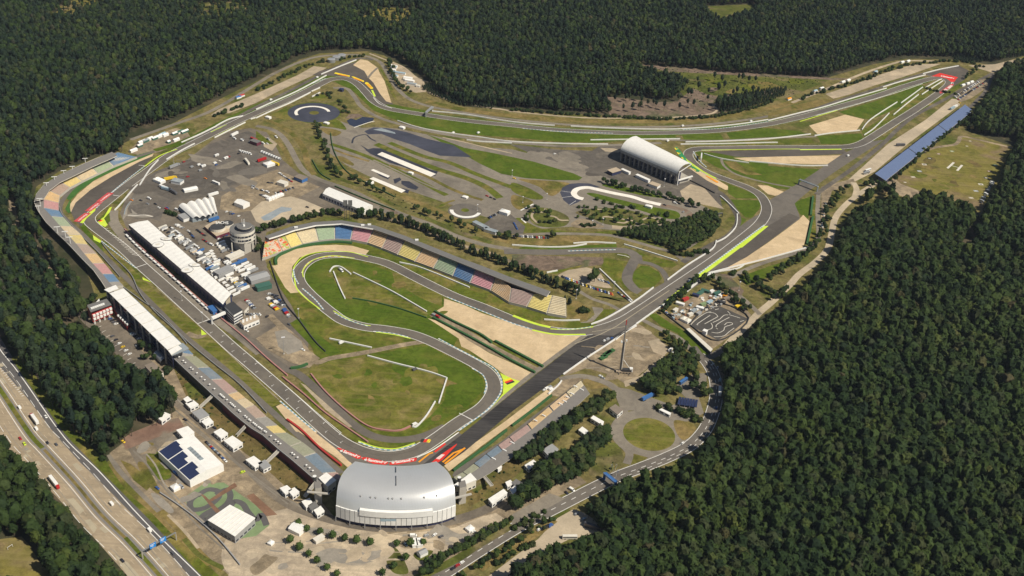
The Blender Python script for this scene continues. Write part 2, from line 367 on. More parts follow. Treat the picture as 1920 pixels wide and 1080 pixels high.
def wall(name, pts, label, cat='barrier', w=1.6, h=1.1, mat='barrier', sm=True, z0=0.0, group=None):
    c = PL(pts) if isinstance(pts, (str, list)) else pts
    if sm: c = smooth(c, 5)
    l, r = offset(c, w/2), offset(c, -w/2); z1 = z0+h+.7
    b = MB(); q = lambda p, z: (p.x, p.y, z)
    for i in range(len(c)-1):
        b.face([q(l[i], z1), q(r[i], z1), q(r[i+1], z1), q(l[i+1], z1)], mat)
        b.face([q(l[i], z0), q(l[i], z1), q(l[i+1], z1), q(l[i+1], z0)], mat)
        b.face([q(r[i+1], z0), q(r[i+1], z1), q(r[i], z1), q(r[i], z0)], mat)
    for e in (0, -1): b.face([q(l[e], z0), q(r[e], z0), q(r[e], z1), q(l[e], z1)], mat)
    return tag(b.build(name), label, cat, group)
# ================================================================ GROUND
def S(name, mat, c, r, s, sm=False): return sheet(name, mat, T(c, r, s) if c is not None else s, sm)
def RB(name, mat, w, c, r, s, **k): return ribbon(name, mat, w, T(c, r, s) if c is not None else L(s), **k)
def disc(name, mat, px, r0, r1=None, a0=0, a1=360, n=48):
    c = P(px); z = nextz([[(c.x-r0, c.y-r0), (c.x+r0, c.y+r0)]]); b = MB()
    full = a1-a0 >= 360
    A = [R(a0+(a1-a0)*k/n) for k in range(n+1)]
    for k in range(n):
        p = [(c.x+r0*math.cos(A[k]), c.y+r0*math.sin(A[k]), z), (c.x+r0*math.cos(A[k+1]), c.y+r0*math.sin(A[k+1]), z)]
        if r1 is None: b.face([(c.x, c.y, z)]+p, mat)
        else: b.face([(c.x+r1*math.cos(A[k]), c.y+r1*math.sin(A[k]), z), *p, (c.x+r1*math.cos(A[k+1]), c.y+r1*math.sin(A[k+1]), z)], mat)
    b.build(name)['kind'] = 'structure'
    poly = [Vector((c.x+r0*math.cos(a), c.y+r0*math.sin(a), 0)) for a in A]
    SHEETS.append((c.x-r0, c.x+r0, c.y-r0, c.y+r0, poly, z))
N = None
b = MB(); b.face([(-15000, -3000, 0), (15000, -3000, 0), (15000, 25000, 0), (-15000, 25000, 0)], 'woodfloor'); b.build('ground')['kind'] = 'structure'
# the cleared land of the circuit
S('ground', 'scrub', N, N, '60,385 68,350 110,322 175,298 245,262 330,228 400,192 440,172 500,142 560,112 600,100 690,96 720,104 760,127 790,150 800,172 870,200 960,206 1050,212 1140,217 1240,221 1340,215 1400,203 1440,189 1500,168 1560,143 1640,120 1700,110 1800,112 1860,122 1920,105 1960,100 1960,130 1890,130 1870,160 1850,190 1825,215 1812,245 1900,275 1880,310 1850,390 1800,380 1720,370 1670,372 1620,400 1590,430 1575,470 1540,505 1500,540 1460,575 1400,610 1365,650 1362,700 1362,780 1340,830 1280,875 1200,905 1120,940 1160,990 1110,1020 1040,1035 990,1100 880,1180 420,1180 310,1040 240,930 195,870 250,830 340,790 300,700 240,640 180,560 160,500 110,440')
# clearings in the far wood
S('clearing', 'heath', N, N, '98,36 112,12 150,-6 188,-2 192,22 150,28 133,40')
S('clearing', 'green_scrub', N, N, '355,38 375,5 450,3 480,22 440,33 520,38 420,45')
S('clearing', 'heath', N, N, '670,38 700,18 725,14 795,18 780,32 765,50 722,60')
S('clearing', 'green_scrub', N, N, '1322,12 1410,8 1430,22 1385,36 1350,48 1325,28')
S('clearing', 'green_scrub', N, N, '1195,122 1280,130 1350,138 1560,148 1480,182 1440,192 1345,192 1310,215 1270,165 1230,150')
S('clearing', 'logged', N, N, '1125,180 1145,218 1300,220 1346,212 1335,182 1300,165 1270,190 1230,192 1180,185')
S('clearing', 'logged', N, N, '1195,120 1260,125 1400,136 1560,146 1620,148 1560,150 1400,142 1250,134')
RB('path', 'sand', 4, 2, 0, '0,835 300,865 600,885 900,885 1200,880 1400,865 1500,850 1540,820 1510,790 1560,765')
RB('path', 'sand', 4, 1, 0, '850,400 950,440 1100,500 1200,580 1290,615')
RB('path', 'sand', 5, 1, 0, '1290,690 1450,750 1700,800 1850,820 1920,838')
S('clearing', 'lush', 3, 1, '670,560 700,520 780,450 890,395 880,430 800,500 740,550')
# fields by the landing ground
S('field', 'heath', N, N, '1665,338 1680,322 1720,290 1750,275 1790,270 1805,255 1904,277 1862,395 1830,398 1790,385 1720,368 1700,375 1655,360')
RB('path', 'dirt', 6, N, N, '1660,350 1672,330 1690,312 1715,292 1745,279 1770,274 1790,271 1798,264 1803,256 1830,261 1860,268 1900,277')
S('field', 'dirt', N, N, '1655,352 1672,330 1690,345 1730,360 1715,375 1690,368')
# motorway
S('motorway', 'motorway', N, N, '-60,755 0,835 32,860 100,925 160,990 235,1075 330,1180 450,1180 375,1080 250,955 187,885 137,838 112,809 84,770 56,729 28,688 -30,610')
S('motorway', 'motordark', N, N, '-30,632 0,688 50,745 100,810 150,867 205,920 290,1008 355,1080 420,1145 470,1145 392,1080 318,1010 240,930 180,868 124,810 90,765 58,722 30,680 0,632 -30,585')
MED = '-30,690 0,730 54,811 83,843 140,905 190,965 245,1018 300,1080 340,1130'
RB('verge', 'darkconcrete', 6.5, N, N, MED); RB('verge', 'grass', 3.8, N, N, '-30,690 0,730 54,811 80,840'); RB('verge', 'drygrass', 2.4, N, N, '83,843 140,905 190,965 245,1018'); RB('verge', 'grass', 3, N, N, '235,1008 300,1080 340,1130')
RB('road_marking', 'whitepaint', .7, N, N, '-20,618 0,655 28,690 56,729 84,770 112,809 137,838 187,885 250,955 305,1012 375,1080 420,1130')
med = smooth(PL(MED), 6)
for o in (-4.6, 4.6): ribbon('road_marking', 'whitepaint', .45, N, world=offset(med, o))
for o, k in ((8.6, 1), (12.4, 1), (16.2, 0), (-8.6, 1), (-12.4, 1), (-16.4, 0)):
    if k: dashes('road_marking', 'paleconcrete', N, .4, 6, 12, world=offset(med, o))
    else: dashes('road_marking', 'whitepaint', N, .4, 12, 6, world=offset(med, o))
for q in ('125,936 138,934 158,957 150,964', '158,975 170,974 182,990 176,1000', '215,1040 240,1055 262,1080 240,1082', '62,866 72,864 78,871 68,874'): S('motorway', 'slab', N, N, q)
for k in range(14):
    x0 = 2+k*3.2; RB('road_marking', 'whitepaint', .7, N, N, f'{x0-3},{692+k*3.9} {x0+1.5},{691+k*3.9}', sm=False)
# verge beside the motorway
RB('verge', 'grass', 9, N, N, '30,668 62,715 95,760 130,808 165,845 200,880 245,925 300,980 350,1035 410,1095')
RB('verge', 'drygrass', 8, N, N, '212,868 245,915 290,955 330,995 370,1030 420,1068')
RB('path', 'oldasphalt', 4.5, N, N, '205,852 222,880 250,910 290,950 330,990 370,1030 400,1055 425,1067')
# pasture bottom left
S('field', 'heath', N, N, '-40,1016 40,1006 55,1022 75,1055 100,1082 120,1120 -60,1120')
# forecourt south of the stands
S('forecourt', 'dirt', N, N, '205,850 250,815 330,770 300,715 250,670 215,640 195,590 230,600 290,655 340,700 420,780 500,850 580,915 632,975 740,992 850,982 930,950 1000,905 1060,870 1100,905 1060,925 960,965 880,1025 800,1085 760,1130 480,1130 425,1075 330,985 250,905')
S('forecourt', 'plaza', N, N, '455,1010 470,985 510,960 545,952 600,968 650,990 740,1003 850,990 905,968 930,962 945,972 900,1010 850,1035 800,1060 760,1075 720,1100 640,1130 470,1130 428,1080')
for q in ('600,1035 640,1025 690,1040 700,1055 660,1060 620,1050', '560,992 600,990 640,1000 600,1008', '838,1010 870,1000 900,1005 880,1015 840,1022'): S('forecourt', 'plazapatch', N, N, q, True)
S('yard', 'redyard', N, N, '228,825 245,812 300,790 335,783 345,800 300,820 260,838 235,842')
S('yard', 'paddock', N, N, '240,842 300,818 345,802 330,820 296,845 320,880 335,905 300,898 262,880')
S('verge', 'drygrass', N, N, '225,862 245,870 290,905 275,920 250,900'); S('verge', 'grass', N, N, '275,850 296,848 322,890 300,900 280,880', True)
for q in ('728,1025 745,1030 760,1055 765,1075 740,1075 725,1055', '775,1040 800,1032 812,1035 790,1052'): S('verge', 'green_scrub', N, N, q, True)
RB('verge', 'drygrass', 6, N, N, '300,958 335,992 365,1028 395,1058'); RB('verge', 'sand', 2.5, N, N, '315,965 345,995 372,1028'); RB('verge', 'green_scrub', 4, N, N, '345,1010 375,1042 420,1066')
S('yard', 'plazapatch', N, N, '283,925 300,930 325,955 318,962 295,945', True); S('yard', 'plaza', N, N, '425,1010 450,1015 462,1050 430,1075 415,1045', True); S('yard', 'drygrass', N, N, '258,872 270,868 290,900 300,925 282,915', True); S('yard', 'sand', N, N, '296,845 322,818 345,806 340,818 312,840', True)
# pedal-kart course
S('kart_course', 'kartgreen', N, N, '342,935 385,905 420,905 455,930 490,955 505,985 480,1005 450,1010 400,990 370,965')
S('kart_course', 'plaza', N, N, '430,1012 480,1008 505,985 520,1010 470,1025')
for q in ('370,930 390,918 410,922 408,935 385,952 360,955 357,940 370,928', '405,928 425,918 432,930 425,945 405,960 385,975 378,972', '432,950 440,940 455,945 465,960 480,975 490,965 500,985', '385,985 378,970 400,955'): RB('kart_course', 'cream', 6.2, N, N, q) if 0 else RB('kart_course', 'motordark', 5, N, N, q)
for q in ('375,925 385,930 415,960 405,962', '425,915 440,905 445,912 398,940 388,940', '462,930 475,925 520,965 500,968'): S('ramp', 'ramp', N, N, q)
# roads round the outside
ROADW = PL(T(0, 1, '80,400 120,600 160,690 250,750 340,900 430,1030')+T(0, 2, '480,60 560,180'))
ribbon('path', 'dirt', 6, N, world=smooth(ROADW, 5))
S('clearing', 'dirt', N, N, '12,390 30,392 32,420 20,425'); S('clearing', 'dirt', N, N, '15,600 28,598 28,622 12,615'); S('clearing', 'grass', N, N, '40,335 60,325 66,335 50,345')
RB('road', 'paddock', 9, N, N, '120,538 140,566 160,598 190,623 215,648 250,690 275,710 325,748 375,790 430,838 480,892 530,938 585,963 655,982 730,990 830,980 905,958 960,928 1000,905')
S('car_park', 'paddock', 0, 2, '690,250 830,210 900,260 1000,330 1060,470 1150,560 1120,600 1020,620 850,430')
for k in range(9): RB('road_marking', 'whitewet', .4, N, N, f'{183+k*8},{615+k*8.6} {190+k*8},{611+k*8.6}', sm=False)
# banks behind the western stand
S('bank', 'bankgrass', N, N, '325,690 345,700 400,750 460,805 520,850 580,905 600,940 560,935 500,880 440,835 395,795 350,745')
S('bank', 'green_scrub', N, N, '362,715 380,735 355,745 345,720')
S('bank', 'bankgrass', N, N, '868,915 905,895 950,865 1000,850 975,885 930,925 880,950'); S('bank', 'green_scrub', N, N, '880,915 915,893 930,900 890,925')
# ---------------- paddock
S('paddock', 'paddock', N, N, '225,400 240,360 262,335 300,318 350,300 400,262 430,246 470,240 500,248 515,270 530,300 560,325 620,345 700,375 700,390 600,400 500,435 490,470 510,520 545,570 560,590 580,620 575,690 540,692 480,648 400,585 330,510 262,455 236,425')
S('paddock', 'lot', N, N, '237,385 262,345 290,322 350,300 395,270 415,262 470,280 512,305 520,315 440,345 380,370 330,375 310,385 300,415 285,410 245,400')
S('paddock', 'lot', N, N, '420,262 465,245 500,262 520,300 470,285')
S('paddock', 'dirt', N, N, '415,368 470,335 520,318 560,335 600,350 560,370 505,390 440,400 412,392')
S('paddock', 'paleconcrete', N, N, '470,395 490,378 545,368 570,375 610,392 590,402 540,415 500,425 480,415')
S('paddock', 'greyblue', 1, 1, '35,550 190,470 270,480 260,500 190,515 110,570 60,575')
for q in ('230,412 234,395 243,382 250,374 240,390 238,402', '236,404 248,400 262,404 276,402 288,406 270,408 252,407', '246,392 252,397 258,401 250,402'): S('paddock', 'plazapatch', N, N, q, True)
RB('paddock', 'greyblue', 1.2, N, N, '233,402 236,390 243,380 251,372'); RB('paddock', 'whitewet', 1, N, N, '240,404 255,404 270,403 286,406')
for k in range(16):      # tyre marks and seams on the northern asphalt
    x, y = rnd.uniform(265, 470), rnd.uniform(285, 385); q = [(x+i*rnd.uniform(5, 9), y+math.sin(i*.7+k)*rnd.uniform(1, 4)) for i in range(6)]; ribbon('tyre_mark', rnd.choice(['runoff', 'oldasphalt', 'motordark']), rnd.uniform(.5, 1.6), q)
for k in range(14):
    x, y = rnd.uniform(970, 1150), rnd.uniform(276, 325); q = [(x+i*rnd.uniform(4, 9), y+math.sin(i*.6+k)*rnd.uniform(1, 3)) for i in range(6)]; ribbon('tyre_mark', rnd.choice(['runoff', 'motordark']), rnd.uniform(.5, 1.6), q)
RB('track_marking', 'whitewet', 1.5, 0, 1, '1610,110 1660,130 1690,150 1720,158')
S('ground', 'sand', N, N, '490,255 505,258 520,270 510,283 495,275')
RB('road', 'oldasphalt', 8, N, N, '480,236 505,241 525,252 541,272 556,300 570,320 600,337 660,358 705,380 755,402 805,420 855,442 905,458 960,468')
RB('ground', 'drygrass', 8, N, N, '500,225 530,238 552,255 570,280 578,310 590,328'); RB('ground', 'drygrass', 6, N, N, '520,262 535,285 548,312')
RB('bank', 'green_scrub', 7, N, N, '628,332 680,352 730,380 790,405 850,430 920,455'); RB('bank', 'drygrass', 10, N, N, '640,318 700,343 760,370 830,400 900,435 960,455')
RB('bank', 'dirt', 6, N, N, '725,410 780,425 850,455 920,475 960,492'); S('bank', 'logged', N, N, '700,388 720,385 750,400 735,403')
S('road', 'oldasphalt', 1, 1, '880,450 1050,520 1000,530 880,490')
# ---------------- driver training ground
S('training_ground', 'oldasphalt', N, N, '600,222 640,228 680,240 705,238 745,241 790,250 850,262 900,275 960,280 1000,290 1090,318 1160,335 1230,350 1285,370 1330,392 1342,402 1338,420 1300,412 1260,425 1200,430 1160,432 1070,425 1000,430 920,410 890,400 850,385 760,355 690,330 650,310 615,285 600,250')
S('training_ground', 'lot', N, N, '955,270 1040,280 1110,283 1125,273 1165,270 1300,320 1345,345 1355,393 1330,385 1290,372 1240,362 1170,343 1090,318 1000,290')
S('ground', 'sand', N, N, '1125,277 1150,278 1165,282 1160,286 1135,284'); S('ground', 'sand', N, N, '1275,358 1295,345 1320,352 1345,380 1358,392 1310,382 1280,372')
S('ground', 'lush', N, N, '800,252 830,262 870,277 930,288 1000,303 1075,325 1092,333 1085,338 1040,338 985,334 940,326 900,307 870,290 830,268', False)
RB('path', 'sand', 3, 1, 0, '1400,1030 1560,1065 1700,1100 1920,1150')
S('training_ground', 'bluecourse', N, N, '683,246 700,239 725,240 760,247 800,260 850,272 885,295 866,294 825,292 800,283 768,270 740,261 715,251 690,252')
RB('training_ground', 'wet', 2.5, 1, 0, '720,1075 740,1030 820,1010 860,1040 900,1060')
S('training_ground', 'greyblue', N, N, '700,243 715,240 740,248 742,251 720,247')
for mt, q in (('wet', '820,45 880,30 960,35 1020,70 1100,95 1200,130 1300,190 1365,205 1345,240 1240,225 1100,170 1000,140 940,110 860,75'), ('wet', '780,5 850,45 900,60 860,70 820,40'), ('wet', '1090,275 1150,280 1220,325 1200,345 1140,330 1090,300'), ('wet', '1030,265 1080,250 1090,270 1040,300'), ('wet', '900,215 1010,240 990,265 930,240'), ('wet', '1090,330 1150,345 1140,370 1100,360'),
              ('whitewet', '910,78 945,60 1350,225 1310,245'), ('whitewet', '860,196 880,188 1005,240 990,252'), ('whitewet', '850,260 880,248 1122,348 1092,366')):
    S('training_ground', mt, 1, 1, q)
for w_, mt, q in ((4.5, 'drygrass', '580,40 700,85 850,130'), (8, 'grass', '560,0 700,45 850,100 1000,170 1200,265 1430,385'), (11, 'grass', '900,0 1100,85 1350,185 1560,250 1720,320 1830,405'), (9, 'grass', '1000,-10 1250,90 1450,140 1650,225 1920,325'), (6, 'drygrass', '1000,160 1250,230 1450,330 1600,390 1700,420'), (4, 'grass', '1375,470 1430,440 1490,422')):
    RB('ground', mt, w_, 1, 1, q)
S('ground', 'drygrass', 1, 1, '590,98 650,95 730,145 720,162 640,130', True); S('ground', 'drygrass', 1, 0, '480,965 560,965 640,990 600,1020 540,1010', True)
S('ground', 'grass', 1, 0, '460,935 600,895 680,970 600,960', True)
S('ground', 'grass', 1, 0, '110,860 230,800 240,850 260,900 180,890'); S('ground', 'grass', 1, 0, '400,740 500,700 560,745 500,760'); S('ground', 'grass', 1, 0, '0,980 130,1080 60,1080 0,1040')
disc('skid_circle', 'grass', (588.5, 211), 40); disc('skid_circle', 'bluecourse', (588.5, 211), 37.5); disc('skid_circle', 'whitewet', (586, 211), 26, 21.5, 20, 215); disc('skid_circle', 'infield', (589, 211.5), 7)
disc('skid_circle', 'asphalt', (872, 396), 21); disc('skid_circle', 'whitepaint', (873, 395), 19.5, 15, 180, 350); disc('skid_circle', 'grass', (872, 394), 5)
S('ground', 'logged', N, N, '648,222 655,214 672,213 682,218 665,222'); S('pond', 'water', N, N, '650,226 658,222 668,225 680,219 701,221 700,226 665,238 655,234')
RB('wall_edge', 'whitewet', 1.5, N, N, '664,239 690,230 702,227', sm=False)
for mt, q in (('drygrass', '50,265 150,268 420,290 385,330 330,380 280,385 200,320'), ('grass', '0,290 100,320 180,360 235,400 200,418 100,400 0,350'), ('drygrass', '0,385 80,400 160,440 70,495 0,455'), ('grass', '20,570 60,555 120,590 250,640 500,655 760,655 750,672 80,662'), ('lush', '560,372 620,370 780,410 950,450 1100,480 1230,505 1262,540 1230,562 1140,555 1000,510 800,450 650,412'),
              ('green_scrub', '480,510 560,490 700,480 850,490 1000,530 1100,560 1190,590 1170,602 1000,600 830,615 700,600 600,560 500,530'), ('green_scrub', '130,490 200,475 300,490 400,530 430,570 400,612 300,627 180,610 130,560'), ('dirt', '440,600 520,560 620,590 690,625 500,630'),
              ('lush', '700,300 800,310 1150,400 1000,390 700,320')): S('ground', mt, 2, 1, q, True)
S('training_ground', 'bluecourse', 2, 1, '360,365 380,325 430,300 500,293 580,296 660,322 600,332 500,335 455,365 480,410 545,405 490,440 435,462 385,420')
for q in ('370,352 440,362', '375,402 460,390', '430,458 480,425'): RB('track_marking', 'whitepaint', .5, 2, 1, q, sm=False)
RB('training_ground', 'whitewet', 8, 2, 1, '535,412 490,400 464,370 490,338 560,326 620,336 750,366 900,396 1000,428 1115,455')
RB('training_ground', 'redyard', 9, 2, 1, '1120,462 1220,478 1310,505 1335,550 1280,590 1150,608'); RB('training_ground', 'sand', 9, 2, 1, '1190,606 1050,620 900,632 750,622')
for q in ('250,485 240,510 165,512 150,550 195,595', '280,540 320,545 360,570 425,572', '660,512 680,492 640,490', '670,560 700,545 780,555 865,572 840,592 760,580', '870,555 930,590 1000,603 1085,590 1088,565 1030,550 975,570'): RB('path', 'sand', 3, 2, 1, q)
RB('track_marking', 'whitepaint', 2, 2, 1, '65,498 160,450', sm=False); RB('track_marking', 'whitepaint', 2, 2, 1, '70,560 105,592', sm=False)
S('parking', 'lot', N, N, '900,425 935,400 955,400 985,425 980,440 950,438 915,432')
S('ground', 'bank' if 0 else 'green_scrub', N, N, '1150,440 1200,430 1260,425 1300,412 1340,405 1348,430 1320,455 1270,468 1220,462')
# ---------------- southern link roads and their islands
RB('road', 'oldasphalt', 6, 2, 1, '0,690 300,672 700,682 880,722 1050,770 1200,815 1300,880')
RB('road', 'oldasphalt', 5, 2, 1, '1220,800 1330,770 1430,690 1500,600 1550,530')
RB('road', 'paleconcrete', 2, 2, 1, '1250,795 1380,730 1460,660 1500,580 1530,530')
S('bank', 'drygrass', 2, 1, '0,700 300,690 700,695 740,720 700,745 300,760 0,755')
S('ground', 'logged', 2, 1, '0,830 300,840 680,850 690,900 500,930 250,950 100,930 0,880')
S('ground', 'lush', 2, 1, '40,790 100,765 400,770 780,748 790,792 400,796'); S('ground', 'grass', 2, 1, '845,770 1000,830 1200,880 1240,905 1200,930 1080,918 980,890 950,840')
S('ground', 'grass', 2, 1, '700,855 885,885 835,960 825,1010 870,1085 830,1085 700,960 660,945')
S('ground', 'lush', 2, 1, '965,912 1030,920 1100,960 1125,1010 1060,1075 950,1080 900,1020 915,960')
RB('link_road', 'asphalt', 13, 2, 1, '-60,805 0,806 300,812 600,800 840,800 925,840 940,890')
RB('link_road', 'asphalt', 12, 2, 1, '940,830 905,900 868,970 868,1030 920,1090 960,1110'); RB('link_road', 'asphalt', 7, 2, 1, '940,885 1040,900 1120,945 1160,1010 1165,1050')
RB('track_marking', 'whitepaint', .8, 2, 1, '790,828 850,838 880,850', sm=False)
RB('kerb', 'kerb_blue', 1.5, 2, 1, '420,803 600,796 780,793')
S('car_park', 'sand', 2, 1, '330,990 420,945 560,925 650,950 690,1010 750,1080 700,1080 600,1060 400,1010')
S('ground', 'grass', 2, 1, '250,965 350,945 540,905 500,930 400,950 330,975'); S('ground', 'green_scrub', 2, 2, '620,60 900,80 860,110 700,60')
S('road', 'oldasphalt', 2, 2, '600,140 680,150 690,190 650,240 560,260 470,265 560,250 620,200')
S('ground', 'drygrass', 2, 2, '410,90 500,100 580,150 600,180 560,240 420,220'); S('ground', 'grass', 2, 2, '690,160 780,160 740,220 650,270 560,290 620,240')
RB('road', 'oldasphalt', 5, N, N, '1085,545 1110,560 1140,570 1160,580')
# ================================================================ the race course
# grass belts first
RB('verge', 'lush', 26, N, N, '330,276 366,262 420,234 480,205 520,188 560,170 610,146 660,150 690,178 720,198 800,214')
RB('verge', 'lush', 22, N, N, '745,208 805,216.5 880,227 960,235 1035,243 1125,248 1210,249.5 1310,246 1440,231 1540,208 1640,179 1690,163 1740,148')
S('verge', 'lush', N, N, '625,152 650,152 668,162 690,182 710,202 745,212 800,220 900,234 960,240 1040,248 1130,252 1210,253 1265,253 1270,262 1190,262 1115,268 1040,265 960,258 880,252 800,241 740,224 700,207 680,188 660,168 640,160')
S('verge', 'lush', N, N, '1278,253 1350,250 1358,262 1285,266'); S('verge', 'lush', N, N, '1362,249 1440,240 1500,246 1512,252 1440,258 1370,262')
S('verge', 'grass', N, N, '1440,264 1520,260 1528,268 1440,272 1290,272 1290,268')
RB('ground', 'drygrass', 14, N, N, '800,190 860,204 930,214 1050,224 1180,228 1320,224 1400,212 1470,196 1500,188')
RB('road', 'oldasphalt', 7, N, N, '245,262 330,232 400,206 480,158 520,135 580,110 630,103 680,104 712,116 728,140 742,162 765,184 800,198 850,208 960,224 1100,236 1230,238 1340,232 1440,218 1500,200')
RB('road', 'oldasphalt', 7, N, N, '625,165 650,166 665,182 680,202 720,224 800,245 880,259 960,267 1060,274 1150,272 1240,268')
RB('road', 'oldasphalt', 5, N, N, '1240,262 1340,264 1440,259 1530,256')
S('sand_bank', 'sand', N, N, '395,216 410,205 480,176 560,140 588,124 613,127 590,140 520,172 480,193 430,212')
RB('road', 'lot', 7, N, N, '350,268 430,228 480,201 540,172 600,141 665,111 700,112')
S('forecourt', 'dirt', N, N, '240,285 262,262 330,240 350,246 358,258 300,285 262,292')
S('forecourt', 'sand', N, N, '728,118 745,120 770,138 795,152 800,172 780,174 757,166 742,150 735,135')
S('sand_bank', 'sand', 3, 0, '430,705 600,650 870,550 1090,482 1300,478 1200,512 1000,582 800,640 600,712 490,740')
RB('road', 'sand', 6, 3, 0, '180,770 330,710 480,650 640,580 800,520 960,470 1060,455 1300,460')
S('verge', 'drygrass', 3, 0, '0,850 200,790 420,740 500,750 380,800 200,830 0,880')
RB('road', 'lot', 6, 3, 0, '0,900 250,850 480,770 800,670 1100,570 1430,490')
S('junction', 'sand', 3, 0, '1500,490 1700,482 1820,452 1940,432 1940,462 1780,502 1690,548 1640,532')
S('verge', 'lush', 3, 0, '530,840 800,760 1150,635 1180,650 1000,800 780,895 720,890 580,858')
S('verge', 'grass', 3, 0, '700,985 900,860 1100,720 1280,600 1310,600 1100,830 900,960 720,1030')
S('verge', 'lush', 3, 0, '370,1020 700,1000 720,1050 600,1080 400,1080'); S('verge', 'grass', 3, 0, '800,1080 960,960 1260,740 1310,720 1500,560 1520,540 1450,650 1300,760 1050,900 850,1080')
S('gravel_trap', 'gravel', 3, 0, '308,942 580,860 722,896 665,975 370,1006')
S('runoff', 'runoff', 3, 0, '1170,560 1430,490 1505,530 1480,595 1395,645 1360,625 1290,590')
S('runoff', 'runoff', N, N, '585,141 600,133 665,117 676,117 692,130 702,150 722,180 738,196 715,196 705,185 695,172 675,155 640,143')
S('gravel_trap', 'gravel', N, N, '662,122 676,111 690,114 708,127 712,137 721,152 734,193 724,190 712,175 700,155 690,145 683,133')
RB('road', 'oldasphalt', 4, N, N, '690,146 698,136 708,127', sm=False)
S('verge', 'grass', N, N, '712,125 720,145 736,180 745,190 738,170 725,145')
# mercedes arena and the return straight
S('ground', 'lush', N, N, '1300,283 1325,285 1380,292 1440,296 1440,311 1545,318 1488,357 1450,352 1400,332 1345,314 1318,298')
S('runoff', 'runoff', N, N, '1330,284 1440,281 1580,279 1590,288 1440,296 1380,294')
S('gravel_trap', 'gravel', N, N, '1375,296 1440,294 1580,291 1555,308 1440,306 1400,302')
S('gravel_trap', 'gravel', N, N, '1420,347 1440,348 1478,363 1453,367 1440,364')
S('ground', 'drygrass', N, N, '1357,302 1380,303 1400,318 1430,328 1400,328 1370,315')
RB('road', 'oldasphalt', 4, N, N, '1352,296 1357,310 1375,324 1400,333 1440,343 1490,352')
S('gravel_trap', 'gravel', N, N, '1292,315 1303,312 1345,337 1375,355 1360,356 1325,338')
S('verge', 'lush', N, N, '1365,345 1380,350 1410,362 1425,372 1380,372 1365,362'); S('verge', 'lush', N, N, '1370,374 1428,376 1424,392 1410,408 1398,408 1380,390')
S('verge', 'lush', N, N, '1362,372 1390,408 1400,412 1380,432 1375,425 1382,405')
S('verge', 'lush', N, N, '1488,380 1520,368 1524,370 1515,410 1500,402')
S('straight', 'asphalt', N, N, '1438,378 1500,342 1578,290 1625,266 1658,262 1590,306 1560,326 1520,356 1498,374 1490,382 1498,402 1500,410 1470,432 1440,454 1400,482 1355,506 1300,540 1285,548 1180,616 1145,640 1107,612 1190,562 1250,527 1290,495 1345,455 1405,412 1430,398')
S('runoff', 'runoff', N, N, '1440,424 1480,400 1500,408 1470,431 1440,454 1400,482 1355,507 1300,540 1390,462')
S('gravel_trap', 'gravel', N, N, '1518,415 1506,403 1498,412 1470,433 1440,455 1400,482 1352,508 1440,486 1506,464 1513,440')
RB('road', 'lot', 8, N, N, '1272,322 1308,340 1338,355 1358,368 1376,392 1384,415 1368,440 1331,461 1296,482 1280,492')
RB('road', 'oldasphalt', 6, N, N, '1535,362 1533,395 1535,440 1525,460 1490,475 1440,490 1400,505 1370,520')
S('verge', 'grass', N, N, '1523,370 1530,372 1528,400 1530,440 1518,460 1514,455 1520,420'); S('verge', 'lush', N, N, '1385,520 1440,500 1500,482 1480,500 1440,520 1400,535')
S('forecourt', 'paleconcrete', N, N, '1785,185 1797,187 1800,197 1702,270 1640,322 1600,342 1585,342 1665,270 1735,225')
S('forecourt', 'dirt', N, N, '1540,350 1600,335 1605,345 1560,358 1548,400 1545,430 1538,440 1540,380')
RB('road', 'lot', 7, N, N, '1862,137 1815,162 1765,190 1715,217 1680,245 1655,270 1600,315 1540,357 1532,365')
RB('road', 'lot', 6, N, N, '1862,138 1848,170 1830,190 1815,205')
S('forecourt', 'dirt', N, N, '1790,180 1835,150 1855,148 1850,165 1820,185 1800,192')
RB('road', 'paleconcrete', 8, N, N, '1648,340 1605,368 1580,390 1565,412 1558,445 1550,470 1527,493 1498,515 1480,535 1445,568 1425,585 1395,615 1370,640 1348,668')
RB('road', 'paleconcrete', 8, N, N, '1600,342 1606,355 1602,372')
RB('road', 'oldasphalt', 6, N, N, '1335,515 1375,545 1410,575 1425,590')
S('ground', 'logged', N, N, '1340,512 1365,515 1395,545 1390,555 1360,540')
# storage yard and rental kart course
S('yard', 'dirt', N, N, '1255,600 1268,578 1300,556 1335,543 1370,550 1408,590 1400,608 1350,645 1335,655 1330,660 1290,620')
S('kart_track', 'karttrack', N, N, '1292.8,609.5 1308,596 1341,570.6 1403,597.8 1378,618 1346,638')
def Z(s): return [(1250+a/7.71, 520+b_/7.71) for a, b_ in L(s)]
for q in ('455,690 450,670 630,548', '548,675 720,580 735,560 690,520 600,505', '345,690 420,615 560,520 640,500', '665,655 760,610 830,550 890,545', '715,720 720,690 800,635 905,580', '740,750 715,735', '835,690 870,660 930,655 950,680 860,710 835,730 820,770 740,805 650,795', '590,760 650,740 660,700 640,660', '640,460 660,430 740,420', '700,470 755,455', '900,540 1060,590', '680,860 820,850 900,790 975,735', '1060,640 1120,625', '880,490 920,530'):
    ribbon('track_marking', 'cream', .65, Z(q))
S('verge', 'lush', N, N, '1215,590 1230,588 1260,608 1290,625 1330,660 1325,668 1300,655 1270,625 1240,612')
RB('road', 'oldasphalt', 6, N, N, '1205,600 1240,618 1275,635 1300,660 1330,680')
S('yard', 'dirt', N, N, '1195,607 1205,612 1260,655 1175,722 1150,705 1100,690 1060,705 1055,700 1120,660 1150,638')
S('yard', 'sand', N, N, '1215,640 1235,635 1255,655 1245,668 1225,660'); S('yard', 'sand', N, N, '1170,715 1200,705 1250,660 1240,680 1190,720 1172,726')
